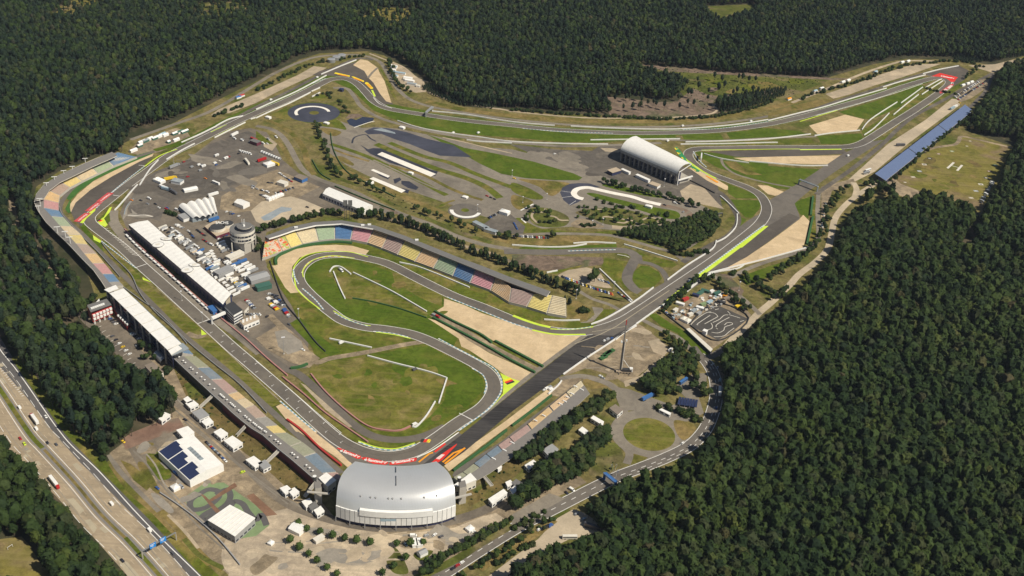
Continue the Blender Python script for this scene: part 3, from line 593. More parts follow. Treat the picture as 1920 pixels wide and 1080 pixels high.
RB('road', 'oldasphalt', 8, N, N, '1050,712 1090,706 1130,715 1155,730 1165,750 1170,770 1160,800 1165,830')
S('ground', 'drygrass', N, N, '1093,712 1100,710 1140,725 1110,730 1095,722')
S('yard', 'oldasphalt', N, N, '1150,725 1180,730 1220,745 1260,760 1310,745 1320,775 1290,790 1250,795 1200,770 1170,770')
S('yard', 'oldasphalt', N, N, '1265,725 1300,700 1325,700 1325,740 1290,750')
disc('roundabout', 'oldasphalt', (1217, 814), 35)
S('ground', 'drygrass', N, N, '1265,788 1305,800 1285,825 1270,815', True); S('ground', 'green_scrub', N, N, '1120,838 1150,830 1165,845 1168,870 1140,885 1105,890', True); S('ground', 'drygrass', N, N, '1185,850 1215,858 1200,868 1180,872')
disc('roundabout', 'infield', (1217, 814), 23.5)
RB('road', 'oldasphalt', 7, N, N, '1160,800 1165,830 1180,850 1175,870'); 
S('verge', 'dirt', N, N, '1330,690 1358,690 1356,760 1350,775 1342,760 1350,720'); 
MAIN = L('1310,665 1325,680 1337,700 1343,725 1341,755 1330,790 1315,815 1290,838 1250,858 1205,876 1160,893 1120,912 1075,935 1030,958 985,980 950,1000 905,1028 855,1060 800,1095')
ribbon('road', 'asphalt', 13, MAIN)
mw = smooth(PL(MAIN), 6)
for o in (6, -6, 0): (dashes('road_marking', 'whitepaint', N, .45, 5, 6, world=offset(mw, o)) if o == 0 else ribbon('road_marking', 'whitepaint', .5, N, world=offset(mw, o)))
dashes('road_marking', 'whitepaint', N, .4, 5, 6, world=offset(mw, 3)[:60])
RB('road', 'asphalt', 8, N, N, '1300,650 1320,672 1345,662 1365,648')
S('parking', 'paleconcrete', N, N, '1043,973 1075,955 1095,962 1130,985 1140,990 1120,1003 1070,1010 1020,1035 960,1090 900,1130 850,1130 950,1055 1010,1010')
S('parking', 'oldasphalt', N, N, '960,965 1030,925 1060,935 1000,968 960,990'); RB('verge', 'drygrass', 6, N, N, '1040,975 1000,1005 950,1035 900,1068'); RB('verge', 'green_scrub', 7, N, N, '960,985 900,1020 850,1052 780,1085')
# motodrom
S('infield', 'grass', N, N, '500,500 520,465 600,445 700,450 760,475 860,510 950,560 1010,590 1062,603 1120,608 1000,700 960,735 870,820 800,840 745,848 700,842 660,825 590,770 560,720 600,690 580,640 545,570')
S('infield', 'lush', N, N, '590,485 640,482 720,505 830,555 835,580 810,600 860,630 850,650 770,625 670,610 610,575 565,520')
S('infield', 'lush', 1, 2, '1080,460 1300,435 1600,610 1700,680 1710,760 1600,880 1420,980 1250,1060 1180,1060 1290,980 1400,850 1440,680 1200,600 900,510')
S('infield', 'infield', 1, 2, '400,610 560,550 850,515 1200,610 1440,680 1410,850 1300,970 1190,1040 1000,1065 850,1030 700,940 540,800 405,670')
S('infield', 'infield', N, N, '620,512 640,500 665,512 720,540 780,573 802,588 800,598 745,575 660,560 648,560 635,540')
S('infield', 'infield', N, N, '735,510 760,515 830,548 828,575 790,560 740,530')
S('infield', 'grass', 2, 2, '0,135 300,210 500,245 520,265 300,270 0,200')
S('gravel_trap', 'gravel', N, N, '510,498 517,498 520,483 555,467 588,461 630,459 660,461 692,470 682,482 655,474 625,470 592,473 562,483 548,500 546,520 562,545 565,548 545,550 535,540')
S('gravel_trap', 'gravel', N, N, '833,560 870,572 905,588 960,606 998,619 1055,626 1100,627 1020,690 1005,684 980,668 955,655 890,620 850,600 815,585 832,575')
S('gravel_trap', 'gravel', N, N, '802,597 820,602 855,622 885,642 917,662 960,681 1002,702 970,718 958,712 942,700 925,687 880,657 865,650 860,635 830,615')
S('service_road', 'dirt', N, N, '805,592 815,585 850,603 900,632 950,660 1000,685 1015,692 1005,702 960,680 915,660 880,640 850,618 822,602')
RB('link_road', 'dirt', 7, N, N, '800,640 755,647 690,660 620,672 590,678 560,640 525,610 505,590'); S('yard', 'dirt', N, N, '480,635 520,610 540,620 570,650 600,672 580,690 575,688 545,680 500,655')
S('yard', 'plazapatch', N, N, '515,622 535,618 565,640 570,655 540,665 522,650'); S('ground', 'lush', N, N, '543,607 562,595 600,630 640,660 620,668 585,650')
# west side
S('verge', 'infield', N, N, '190,455 250,505 290,545 370,610 480,712 527,757 505,765 470,735 395,665 350,640 330,620 262,545 240,510 195,475')
S('verge', 'lush', N, N, '158,418 165,432 190,455 195,475 172,455 150,425'); RB('verge', 'dirt', 7, N, N, '350,625 372,632 385,625')
S('runoff', 'runoff', N, N, '133,398 142,380 170,355 210,330 262,302 290,290 278,302 180,392 152,425 140,412')
S('gravel_trap', 'gravel', N, N, '133,398 130,385 145,365 175,340 230,312 275,292 288,288 286,293 262,303 210,331 170,356 142,380')
S('verge', 'greenturf', N, N, '125,373 133,358 160,335 210,310 260,290 290,282 285,289 240,308 180,336 150,358 132,376')
S('verge', 'greenturf', N, N, '122,392 130,377 133,375 131,390 133,398 128,400'); RB('verge', 'lush', 9, N, N, '290,282 325,272 360,258')
RB('service_road', 'asphalt', 6, N, N, '290,284 240,300 180,327 140,350 118,375 112,395 122,410 160,445 195,480 240,525 285,570 340,625 392,668 440,708 480,745 530,790 580,835 640,888')
S('gravel_trap', 'gravel', 1, 2, '150,890 190,870 460,1080 300,1080'); S('gravel_trap', 'gravel', 1, 3, '320,0 470,0 600,110 720,240 690,270 600,190')
S('runoff', 'asphalt', N, N, '592,812 605,806 700,850 745,862 800,855 860,812 880,822 832,868 760,882 690,882 655,866 630,842')
RB('pit_lane', 'oldasphalt', 12, N, N, '212,395 215,420 250,462 300,507 350,552 400,594 445,625 490,662')
RB('pit_lane', 'track', 8.5, N, N, '440,615 480,650 530,688 560,702 590,727 625,760 658,792 695,816 740,825 790,819 835,800')
S('pit_lane', 'sand', N, N, '563,718 572,722 615,760 660,800 655,802 610,768')
S('infield', 'grass', N, N, '672,826 700,829 745,832 790,828 815,820 790,834 742,839 700,836')
S('infield', 'lush', N, N, '180,415 200,397 205,398 207,415 195,424')
S('service_road', 'asphalt', N, N, '848,892 852,884 875,868 940,828 1000,780 1048,745 1080,718 1095,712 1050,755 990,802 934,838 890,876 862,902')
S('gravel_trap', 'gravel', N, N, '833,874 845,862 880,838 945,792 1000,750 1030,728 1046,728 1020,750 960,795 905,835 862,868 842,884')
S('yard', 'dirt', N, N, '1030,730 1055,712 1095,708 1080,720 1048,744 1035,742')
S('drag_strip', 'darktrack', N, N, '1102,628 1145,612 1180,612 1150,638 1055,702 960,772 870,848 830,875 785,878 820,850 862,818 960,738 1050,668')
RB('runoff', 'oldasphalt', 5, N, N, '1098,628 1045,666 960,731 900,782', sm=False)
TR = L('310,538 265,498 230,465 180,427 168,414 172,402 196,382 240,347 275,322 320,290 366,267 420,240 480,212 520,196 560,178 600,158 620,149 640,147 656,150 669,157 681,168 690,178 700,189 718,200 744,207 805,216.5 880,227 960,235 1035,243 1125,248 1210,249.5 1310,247 1375,242 1440,233 1500,220 1540,209 1640,181 1690,164 1740,149 1762,146 1775,149 1779,158 1760,175 1715,206 1680,228 1640,254 1612,270 1580,276 1520,276.5 1440,276.5 1380,277.5 1320,279 1300,281 1291,287 1293,297 1306,311 1330,325 1370,340 1402,352 1425,366 1436,384 1436,400 1424,420 1395,445 1340,487 1270,535 1200,582 1165,603 1125,617 1085,623 1035,620 998,611 960,599 905,576 850,555 790,526 730,496 690,485 655,478.5 630,478 600,481 577,491 562,507 560,525 574,545 600,569 621,586 645,602 683,613 724,618 768,626 802,638 840,656 888,681 915,699 926,719 923,740 903,765 860,792 817,823 777,847 735,856 700,853 665,842 630,822 590,788 545,747 475,686 435,652 381,603')
trw = smooth(PL(TR), 6, True)
trw.append(trw[0].copy())
ribbon('race_track', 'track', 13.5, N, world=trw)
for o in (6.6, -6.6): ribbon('track_marking', 'whitepaint', .55, N, world=offset(trw, o))
S('runoff', 'asphalt', N, N, '1180,592 1250,545 1290,518 1310,530 1250,570 1190,608 1150,630 1110,628')
RB('track_marking', 'slab', .8, 2, 2, '470,420 660,350 780,290 1000,140 1180,20', sm=False); RB('track_marking', 'slab', .6, 2, 2, '600,330 850,290', sm=False)
for q in ('1500,285 1560,280', ): pass
# start grid
gw = smooth(PL('655,832 590,786 545,745 475,684 435,650 397,617'), 10)
acc = 0; k = 0
for i in range(len(gw)-1):
    d = gw[i+1]-gw[i]; acc += d.length
    if acc > 8:
        acc = 0; k += 1; u = d.normalized(); n_ = Vector((-u.y, u.x, 0))*(3.2 if k % 2 else -3.2); c = gw[i]+n_; v = Vector((-u.y, u.x, 0))
        ribbon('grid_box', 'whitepaint', .35, N, world=[c-v*1.4, c+v*1.4]); ribbon('grid_box', 'whitepaint', .35, N, world=[c+v*1.4, c+v*1.4-u*1.2])
for q in ('370,607.5 393,599', '255,502 275,495', '212,366 224,368', '861,775 888,789', '260,310 273,311'): RB('track_marking', 'whitepaint', .8, N, N, q, sm=False)
RB('track_marking', 'whitepaint', .5, N, N, '480,677 540,727 600,779 640,812')
for k in range(16): RB('track_marking', 'whitewet', .5, N, N, f'{196+k*3.4},{429+k*3.2} {203+k*4.2},{429+k*3.5}', sm=False)
# kerbs
for mt, w_, q in (('kerb_blue', 2, '271,312 240,336 205,365 180,391'), ('kerb_blue', 1.6, '190,452 220,476 255,503'), ('kerb_blue', 2, '525,752 560,783 592,810'), ('slab', .8, '295,541 370,608 480,711 523,750'),
    ('kerb_blue', 2, '567,541 590,561 607,581'), ('kerb_yellow', 2, '566,512 575,496 592,486 620,481 655,483'), ('limepaint', 1.6, '569,520 568,508 578,495 595,484.5 625,479.5 665,484.5'), ('limepaint', 1.8, '549,520 552,500 568,482 595,473.5 630,471.5 660,473.5 690,482'), ('limepaint', 2, '552,520 556,540 572,558 600,580'),
    ('kerb_blue', 2, '550,505 553,520 560,533'), ('limepaint', 1.5, '625,583 650,597 672,607 695,611'), ('kerb_blue', 1.6, '627,587 652,600 690,612'), ('limepaint', 2, '705,623 740,628 770,635'), ('kerb_blue', 1.5, '700,621.5 735,625 765,632'),
    ('kerb_blue', 2, '822,635 850,650 892,672 925,690 938,708 941,722 936,742 912,770 860,808'), ('kerb_blue', 1.6, '885,691 905,703 912,721 908,738'), ('kerb_blue', 2, '672,829 705,841 742,844 780,833'), ('limepaint', 1.8, '672,827 705,838.5 742,841.5 778,831'),
    ('whitepaint', 1.6, '782,858 815,842 860,811'), ('kerb_blue', 2, '838,557 880,574 920,590 960,606 997,617.5'), ('limepaint', 3.5, '998,619 1040,627 1098,627.5'), ('limepaint', 5, '962,592 985,601 1010,609 1032,614'), ('limepaint', 2.5, '1032,617 1070,618 1112,613'), ('kerb_blue', 1.6, '1045,617 1075,617.5 1108,613'),
    ('kerb_blue', 1.8, '1300,284 1308,298 1325,314'), ('kerb_blue', 2.4, '1433,422 1385,458 1330,499 1290,528'), ('limepaint', 2, '1315,281.7 1440,280 1500,279.5'), ('limepaint', 4, '1500,281 1578,280'),
    ('kerb_blue', 1.8, '980,241 1050,246.5 1150,250'), ('kerb_blue', 1.8, '1280,243 1350,241 1440,228'), ('whitepaint', 1.4, '1530,217 1600,198 1680,174 1730,157'), ('kerb_blue', 1.6, '560,168 590,155 612,147'), ('whitepaint', 1.4, '700,183 712,195 735,203'),
    ('limepaint', 2.6, '272,312 300,292 332,280'), ('limepaint', 2.4, '1500,228 1540,216 1570,207'), ('limepaint', 2, '410,253 440,238'), ('limepaint', 2, '395,248 425,234'), ('whitepaint', 1.6, '1786,152 1780,163 1764,174')):
    RB('kerb', mt, w_*.72, N, N, q)
S('painted_runoff', 'limepaint', N, N, '150,418 165,400 180,390 178,396 162,410 156,419'); S('painted_runoff', 'limepaint', N, N, '183,416 195,407 205,390 210,388 206,398 195,410 202,422 197,426 188,422')
S('painted_runoff', 'limepaint', N, N, '174,441 190,452 188,456 176,450'); S('painted_runoff', 'limepaint', N, N, '267,520 280,527 285,530 268,525')
S('painted_runoff', 'limepaint', N, N, '377,618 388,627 378,629'); S('painted_runoff', 'limepaint', N, N, '938,700 962,711 975,715 940,745 920,768 943,738 944,715')
S('painted_runoff', 'limepaint', N, N, '1433,424 1441,424 1392,464 1388,465 1330,508 1300,528 1240,572 1262,552 1330,500')
for y, mt in ((0, 'blackpaint'), (2.6, 'redpaint'), (5.2, 'yellowpaint')):
    a = P((951, 722)); v1 = Vector((.8, .6, 0)); v2 = Vector((-.6, .8, 0)); c = a+v2*y
    sheet('painted_flag', mt, [c, c+v1*9, c+v1*9+v2*2.6, c+v2*2.6])
    a = P((787, 829)); c = a+Vector((y*1.1, 0, 0)); sheet('painted_flag', mt, [c, c+Vector((2.8, 0, 0)), c+Vector((4, 4.5, 0)), c+Vector((1.2, 4.5, 0))])
    a = P((180.5, 414.5)); c = a+Vector((y*.9, -y*.3, 0)); sheet('painted_flag', mt, [c, c+Vector((2.3, -.8, 0)), c+Vector((4, 4, 0)), c+Vector((1.6, 4.6, 0))])
S('painted_runoff', 'redpaint', N, N, '808,868 828,852 857,832 855,836 830,862 822,867'); S('painted_runoff', 'pinkpaint', N, N, '817,860 828,852 834,853 824,862')
RB('painted_runoff', 'orangepaint', 1.6, N, N, '785,867 805,851 812,849', sm=False); RB('painted_runoff', 'orangepaint', 1.8, N, N, '830,867 850,850 870,842', sm=False); RB('painted_runoff', 'redpaint', 2, N, N, '815,848 835,832', sm=False); RB('painted_runoff', 'orangepaint', 1.8, N, N, '872,840 852,856 834,870', sm=False)
# painted advertising on the run-off
def adtext(txt, a, b, h, mat, flame=True):
    """a, b: where the line of writing starts and ends on the ground; h: letter height in metres"""
    A, B = P(a), P(b); z = nextz([(A, B)])+.01; d = (B-A); ln = d.length; d.normalize()
    cu = bpy.data.curves.new('lettering', 'FONT'); cu.body = txt; cu.size = 1; cu.offset = .035
    o = bpy.data.objects.new('lettering', cu); COL.objects.link(o)
    bpy.context.view_layer.update(); me = bpy.data.meshes.new_from_object(o.evaluated_get(bpy.context.evaluated_depsgraph_get()))
    bpy.data.objects.remove(o); xs = [v.co.x for v in me.vertices]; ys = [v.co.y for v in me.vertices]
    x0, x1 = min(xs), max(xs); y1 = max(ys); f0 = .17 if flame else 0
    for v in me.vertices:
        s = (f0+(1-f0)*(v.co.x-x0)/(x1-x0))*ln; t = v.co.y/y1*h
        p = A+d*s+Vector((-d.y, d.x, 0))*t; v.co = (p.x, p.y, z)
    me.materials.clear(); me.materials.append(MT[mat]); o = bpy.data.objects.new('painted_lettering', me); COL.objects.link(o); o['kind'] = 'structure'
    if flame:
        n_ = Vector((-d.y, d.x, 0)); c = A+d*ln*.07; b = MB(); q = []
        for k in range(20):
            t = 2*math.pi*k/20; rx = ln*.065*math.cos(t); ry = h*.38*math.sin(t)
            q.append(c+d*rx+n_*(ry+h*.35))
        for k in range(1, 19): b.face([(v.x, v.y, z) for v in (q[0], q[k], q[k+1])], mat)
        q = [c+d*(-ln*.02)+n_*h*.5, c+d*(ln*.03)+n_*h*.5, c+d*(ln*.012)+n_*h*1.25]
        b.face([(v.x, v.y, z) for v in q], mat); b.build('painted_emblem')['kind'] = 'structure'
S('painted_advert', 'redpaint', N, N, '631.5,841 635,839.5 676,855 678,858 674,861 668,860')
S('painted_advert', 'redpaint', N, N, '678,861 679,858 686,857.5 727,866.5 728,869 722,872 700,870')
S('painted_advert', 'redpaint', N, N, '730,872 731,867.5 779,858.5 782,860 780,865 745,871.5')
adtext('Santander', (636.5, 846.3), (673, 859.3), 3.3, 'whitepaint'); adtext('Santander', (682, 863.6), (724.5, 870), 3.3, 'whitepaint'); adtext('Santander', (734.5, 870), (778, 863.8), 3.3, 'whitepaint')
for a, b_ in (((161.5, 401.5), (145, 414)), ((183, 381.5), (166, 394.5)), ((204.5, 363.5), (187, 377))):
    A, B = P(a), P(b_); d = (B-A).normalized(); n_ = Vector((-d.y, d.x, 0)); sheet('painted_advert', 'fadedred', [A-d*2-n_*3, B+d*3-n_*3, B+d*2+n_*4.2, A-d*4+n_*4.2])
    adtext('Santander', a, b_, 3, 'pinkpaint')
S('painted_advert', 'redpaint', 3, 0, '1225,573 1290,548 1425,580 1395,615 1375,617 1340,590 1290,577')
adtext('Santander', (1763.5, 143.2), (1789, 148.2), 7, 'whitepaint')
S('painted_advert', 'fadedred', 3, 0, '1285,690 1375,630 1395,632 1385,645 1315,695 1290,705')
RB('painted_advert', 'pinkpaint', 4.5, 3, 0, '1308,690 1340,668', sm=False); RB('painted_advert', 'pinkpaint', 4.5, 3, 0, '1350,662 1378,642', sm=False)
for q, q2 in (('626.5,138 629,136 656,142 655.5,144.5', '634,139.5 652,143'), ('659,144.5 661,143.5 664,144 682,151.5 683,153.5 681,154', '664,146.5 678,152'), ('684,156.5 686,154 690,155 700,165.5 699,166.5 695,167', '688,157.5 696,164.5')):
    S('painted_advert', 'yellowpaint', N, N, q); RB('painted_advert', 'orangepaint', 4, N, N, q2, sm=False)
RB('painted_runoff', 'limepaint', 3, N, N, '697.5,169 703,181', sm=False)
S('painted_advert', 'greenpaint', N, N, '1264,277 1269,276 1274,281 1292,303 1298,312 1288,306 1272,291'); S('painted_advert', 'greenpaint', N, N, '1294,312 1300,312 1312,320 1311,322.5 1305,322')
for q in ('1265.5,277.5 1268,281', '1270,279 1271,280', '1270,286 1273,289.5', '1274,287 1275.5,288', '1278,295 1281,298'): RB('painted_advert', 'yellowpaint', 2, N, N, q, sm=False)
RB('painted_advert', 'yellowpaint', 1.6, N, N, '1299,316.5 1305,320', sm=False); S('painted_runoff', 'limepaint', N, N, '1285,297 1300,308 1320,322 1345,335 1340,335 1315,322 1298,311 1288,302')
S('painted_advert', 'orangepaint', 2, 1, '1450,240 1460,237 1548,285 1545,292 1530,290')

# worn lines, joints and tracks on sand, tarmac and lawn
for k in range(26):
    x, y = rnd.uniform(470, 880), rnd.uniform(1005, 1060); dx = rnd.uniform(10, 22); s_ = rnd.uniform(-1.5, 2.5); q = [(x+i*dx, y-i*s_+math.sin(i*.7+k)*1.2) for i in range(6)]
    if q[-1][0] < 900: ribbon('wheel_track', rnd.choice(['plaza', 'sand', 'plaza', 'plazapatch']), rnd.uniform(.5, 1.6), q)
for k in range(16):
    x, y = rnd.uniform(1090, 1200), rnd.uniform(645, 695); q = [(x+i*rnd.uniform(3, 8), y+math.sin(i*.5+k)*2) for i in range(5)]; ribbon('wheel_track', rnd.choice(['plazapatch', 'sand', 'dirt']), rnd.uniform(.5, 1.8), q)
for q in ('250,845 275,870 300,905 330,940 370,985 420,1030', '262,838 290,870 310,910 350,950 395,990', '330,770 400,830 460,880 520,925 590,965', '345,790 420,850 480,900 540,945', '270,690 300,720 350,765', '262,850 300,840 335,830'): RB('wheel_track', rnd.choice(['plazapatch', 'oldasphalt']), 1.4, N, N, q)
for k in range(20):
    o_ = rnd.uniform(-5, 5); i0 = rnd.randrange(0, len(trw)-40); ribbon('tyre_mark', rnd.choice(['runoff', 'motordark', 'track']), rnd.uniform(.25, .6), N, world=offset(trw[i0:i0+rnd.randrange(8, 30)], o_))
fm = smooth(med, 6)
for k in range(16):
    d_ = rnd.choice((6.6, 10.4, 14.2, -6.6, -10.4, -14.2)); i0 = rnd.randrange(0, len(fm)-12); ribbon('motorway', rnd.choice(['slab', 'plazapatch', 'motorway']), 3.5, N, world=[p.copy() for p in offset(fm, d_)[i0:i0+rnd.choice((3, 5, 8))]])
for o_ in (6.6, 14.2, -6.6, -14.2): dashes('tyre_mark', 'plazapatch', N, .5, 60, 35, world=offset(fm, o_+.8))

def inside_px(poly, n, f):
    w_ = PL(poly); xs = [p.x for p in w_]; ys = [p.y for p in w_]; k = 0
    while k < n:
        x, y = rnd.uniform(min(xs), max(xs)), rnd.uniform(min(ys), max(ys))
        if inside(x, y, w_): f(x, y); k += 1
def patch(mats, r0, r1, el=1.6, name='worn_patch'):
    def f(x, y):
        m_ = rnd.choice(mats); a0 = rnd.uniform(0, 6.28); R0 = rnd.uniform(r0, r1); ca, sa = math.cos(a0), math.sin(a0); q = []
        for i in range(9):
            t = i*.698; rr = R0*rnd.uniform(.55, 1.15); u, v = rr*math.cos(t)*el, rr*math.sin(t); q.append(Vector((x+u*ca-v*sa, y+u*sa+v*ca, 0)))
        sheet(name, m_, smooth(q, 3, True))
    return f
inside_px('595,690 640,672 700,668 830,690 880,730 860,790 800,805 720,805 640,765', 22, patch(['drygrass', 'infield', 'lush', 'grass'], 2, 9))
inside_px('580,500 640,485 720,505 820,555 830,590 740,600 650,590 600,560', 16, patch(['drygrass', 'infield', 'grass'], 2, 7))
inside_px('240,385 262,345 350,300 430,262 515,315 380,375 300,405', 22, patch(['runoff', 'lot', 'asphalt', 'oldasphalt'], 3, 14, 2, 'tarmac_patch'))
inside_px('250,840 330,800 420,900 330,960', 12, patch(['dirt', 'plazapatch', 'drygrass', 'oldasphalt'], 2, 7)); inside_px('470,1010 640,1000 850,995 900,1000 760,1060 480,1078', 26, patch(['sand', 'plazapatch', 'paleconcrete', 'dirt', 'plaza'], 2, 9))
inside_px('1090,680 1150,640 1200,610 1255,655 1180,715', 10, patch(['sand', 'dirt', 'dirt'], 3, 10)); inside_px('970,285 1110,290 1160,325 1230,345 1280,365 1100,320', 12, patch(['runoff', 'lot', 'oldasphalt'], 4, 14, 2, 'tarmac_patch'))
inside_px('1320,150 1540,152 1440,185 1300,200', 20, patch(['logged', 'drygrass', 'grass', 'green_scrub'], 5, 18))
for s_ in ('300,560 380,640 500,740', '345,640 420,705'): pass
inside_px('1700,312 1790,278 1890,287 1838,372 1730,350', 22, patch(['drygrass', 'heath', 'bankgrass', 'infield'], 3, 11))
for q, lw in (('1788.5,304.5 1776.5,315.5', 7), ('1804,309.5 1794.5,320', 7), ('1782.5,310 1799.5,314.7', 3)): RB('landing_mark', 'cream', lw*.45, N, N, q, sm=False)
for x, y, mt in ((1697, 342, 'heath'), (1712, 332, 'slab'), (1724, 321, 'greyblue'), (1733, 308.5, 'cream'), (1743, 297, 'blackpaint'), (1760, 288.5, 'ramp'), (1785, 283.5, 'kartgreen'), (1813, 274, 'heath'), (1819, 264.5, 'heath'), (1866, 309.5, 'kartgreen'), (1855, 321, 'ramp'), (1849, 333.5, 'blackpaint'), (1839, 345.5, 'cream'), (1830, 358, 'greyblue'), (1821, 371, 'slab')):
    a = P((x, y)); sheet('landing_mark', mt, [a+Vector(v) for v in ((-3.2, -2.6, 0), (3.2, -2.6, 0), (3.2, 2.6, 0), (-3.2, 2.6, 0))])
    sheet('landing_mark', 'blackpaint' if mt == 'cream' else 'cream', [a+Vector(v) for v in ((-1.8, -1, 0), (1.8, -1, 0), (1.8, 1, 0), (-1.8, 1, 0))])
RB('training_ground', 'oldasphalt', 3, N, N, '700,300 740,318 790,342 840,362')
# ================================================================ BUILDINGS
def xy(pts, z=0): return [tuple(P(q, z)[:2]) for q in (L(pts) if isinstance(pts, str) else pts)]
def cen(poly): return (sum(p[0] for p in poly)/len(poly), sum(p[1] for p in poly)/len(poly), 0)
def grow(poly, d):
    c = cen(poly); return [(p[0]+(p[0]-c[0])/max(.1, math.hypot(p[0]-c[0], p[1]-c[1]))*d, p[1]+(p[1]-c[1])/max(.1, math.hypot(p[0]-c[0], p[1]-c[1]))*d) for p in poly]
def windows(root, a, b, z0, z1, n, out, mat='glass', w=.6, name='window'):
    """n panes along wall a-b, set proud of it towards side out (+1 left of a->b)"""
    a, b = Vector((a[0], a[1], 0)), Vector((b[0], b[1], 0)); d = b-a; u = d.normalized(); nn = Vector((-u.y, u.x, 0))*out*.08; s = d.length/n
    for k in range(n):
        p = a+u*(s*(k+.5-w/2))+nn; q = a+u*(s*(k+.5+w/2))+nn
        mb = MB(); mb.prism([(p.x, p.y), (q.x, q.y), (q.x-nn.x*2, q.y-nn.y*2), (p.x-nn.x*2, p.y-nn.y*2)], z0, z1, mat, mat); mb.build(name, root)
def block(name, label, cat, px, h, wallm='white', roofm='roofwhite', group=None, z0=0, lip=.35, win=1):
    poly = xy(px, h); r = empty(name, (*cen(poly)[:2], z0), label, cat, group)
    MB().prism(poly, z0, h-.4, wallm).build('wall', r); MB().prism(grow(poly, lip), h-.4, h, roofm, roofm, True).build('roof', r)
    if win:
        n = len(poly)
        for i in range(n):
            a, b_ = poly[i], poly[(i+1) % n]; mid = Vector(((a[0]+b_[0])/2, (a[1]+b_[1])/2, 0)); L_ = math.hypot(b_[0]-a[0], b_[1]-a[1])
            area = sum(poly[j][0]*poly[(j+1) % n][1]-poly[(j+1) % n][0]*poly[j][1] for j in range(n)); out = -1 if area > 0 else 1
            nn = Vector((-(b_[1]-a[1]), b_[0]-a[0], 0))*out
            if nn.y < 0 and L_ > 5:
                for f in range(win): windows(r, a, b_, z0+1+f*3.2, z0+2.6+f*3.2, max(2, int(L_/4)), out, w=.6 if win < 3 else .96)
    return r
def frame(x, y, dx, dy):
    a = P((x, y)); b_ = P((x+dx, y+dy)); d = (b_-a).normalized(); return a, d, math.atan2(d.y, d.x)
def rectc(c, ang, l, w):
    ca, sa = math.cos(ang), math.sin(ang); return [(c[0]+x*ca-y*sa, c[1]+x*sa+y*ca) for x, y in ((-l/2, -w/2), (l/2, -w/2), (l/2, w/2), (-l/2, w/2))]
def tent(x, y, dx, dy, l, w, h, label, roofm='roofwhite', wallm='white', shape='pyr', group=None, cat='tent', name='marquee', n=1):
    c, d, ang = frame(x, y, dx, dy); z = gz(c.x, c.y); root = empty(name, (c.x, c.y, z), label, cat, group)
    zt = z+h; ze = z+h*.68
    if shape == 'flat': MB().prism(rectc(c, ang, l, w), z, z+h*.88, wallm).build('wall', root); MB().prism(rectc(c, ang, l+.6, w+.6), z+h*.88, z+h, roofm, roofm, True).build('roof', root)
    else:
        MB().prism(rectc(c, ang, l, w), z, ze, wallm).build('wall', root); rf = MB()
        for k in range(n):
            off = ((k+.5)/n-.5)*l; cc = (c.x+math.cos(ang)*off, c.y+math.sin(ang)*off); p = rectc(cc, ang, l/n+.02, w+.5)
            if shape == 'pyr':
                rf.pyr(p, ze-.05, ze, zt, roofm, roofm)
            else: rf.gable(p[0], p[1], p[2], p[3], ze-.05, ze, zt, roofm, roofm)
        rf.build('roof', root)
    return root
# ---------------- south grandstand with the great curved metal roof
def rib(pts, n):
    s = smooth(pts, 8); seg = [0]
    for i in range(len(s)-1): seg.append(seg[-1]+(s[i+1]-s[i]).length)
    out = []
    for k in range(n):
        t = seg[-1]*k/(n-1); j = max(i for i in range(len(seg)) if seg[i] <= t+1e-6); j = min(j, len(s)-2)
        f = (t-seg[j])/max(1e-6, seg[j+1]-seg[j]); out.append(s[j].lerp(s[j+1], f))
    return out
sg = empty('grandstand', P((745, 950)), 'big south grandstand under a curved silver metal roof with white panelled back', 'grandstand')
NS = 25; F = rib(PL('666,865 700,870.5 745,873.5 785,871.5 818,865', 26), NS); B = rib(PL('631,975 660,984 700,990 745,992 790,990 825,984 853,974', 0), NS)
prof = [(0, 16), (.05, 21), (.12, 26), (.2, 28.6), (.3, 30.3), (.42, 31), (.56, 30.8), (.7, 29.9), (.85, 28.2), (1, 26)]
def rp(i, u, z):
    q = B[i].lerp(F[i], u); t = i/(NS-1)*2-1; bow = math.sin(math.pi*min(1, u*1.1))*2.2*t
    side = (B[-1]-B[0]).normalized(); return (q.x+side.x*bow, q.y+side.y*bow, z)
mb = MB(); ml = MB()
for i in range(NS-1):
    for (u0, z0), (u1, z1) in zip(prof, prof[1:]):
        mb.face([rp(i, u0, z0), rp(i+1, u0, z0), rp(i+1, u1, z1), rp(i, u1, z1)], 'metalroof')
        ml.face([rp(i, u0, z0-.8), rp(i, u1, z1-.8), rp(i+1, u1, z1-.8), rp(i+1, u0, z0-.8)], 'grey')
    ml.face([rp(i, 1, 25.2), rp(i, 1, 26), rp(i+1, 1, 26), rp(i+1, 1, 25.2)], 'steel')
for i in (0, NS-1):
    for (u0, z0), (u1, z1) in zip(prof, prof[1:]): ml.face([rp(i, u0, z0-.8), rp(i, u1, z1-.8), rp(i, u1, z1), rp(i, u0, z0)], 'steel')
rf = mb.build('roof', sg, True); ml.build('soffit', sg)
c_ = B[NS//2].lerp(F[NS//2], .93)
MB().bar(rp(NS//2, .72, 30.3), rp(NS//2, .93, 27.6), .5, 'charcoal', .5).build('walkway', rf); MB().bar(rp(NS//2, .35, 31.2), rp(NS//2, .6, 31.1), .5, 'charcoal', .5).build('walkway', rf)
for i in (5, 7, 8, 10.5, 11.3, 13, 17.5, 20):
    j = int(i); p = Vector(rp(j, .13, 26.6)).lerp(Vector(rp(j+1, .13, 26.6)), i-j); MB().cyl(p, .7, p.z-1, p.z+.35, 'grey', n=10).build('vent', rf)
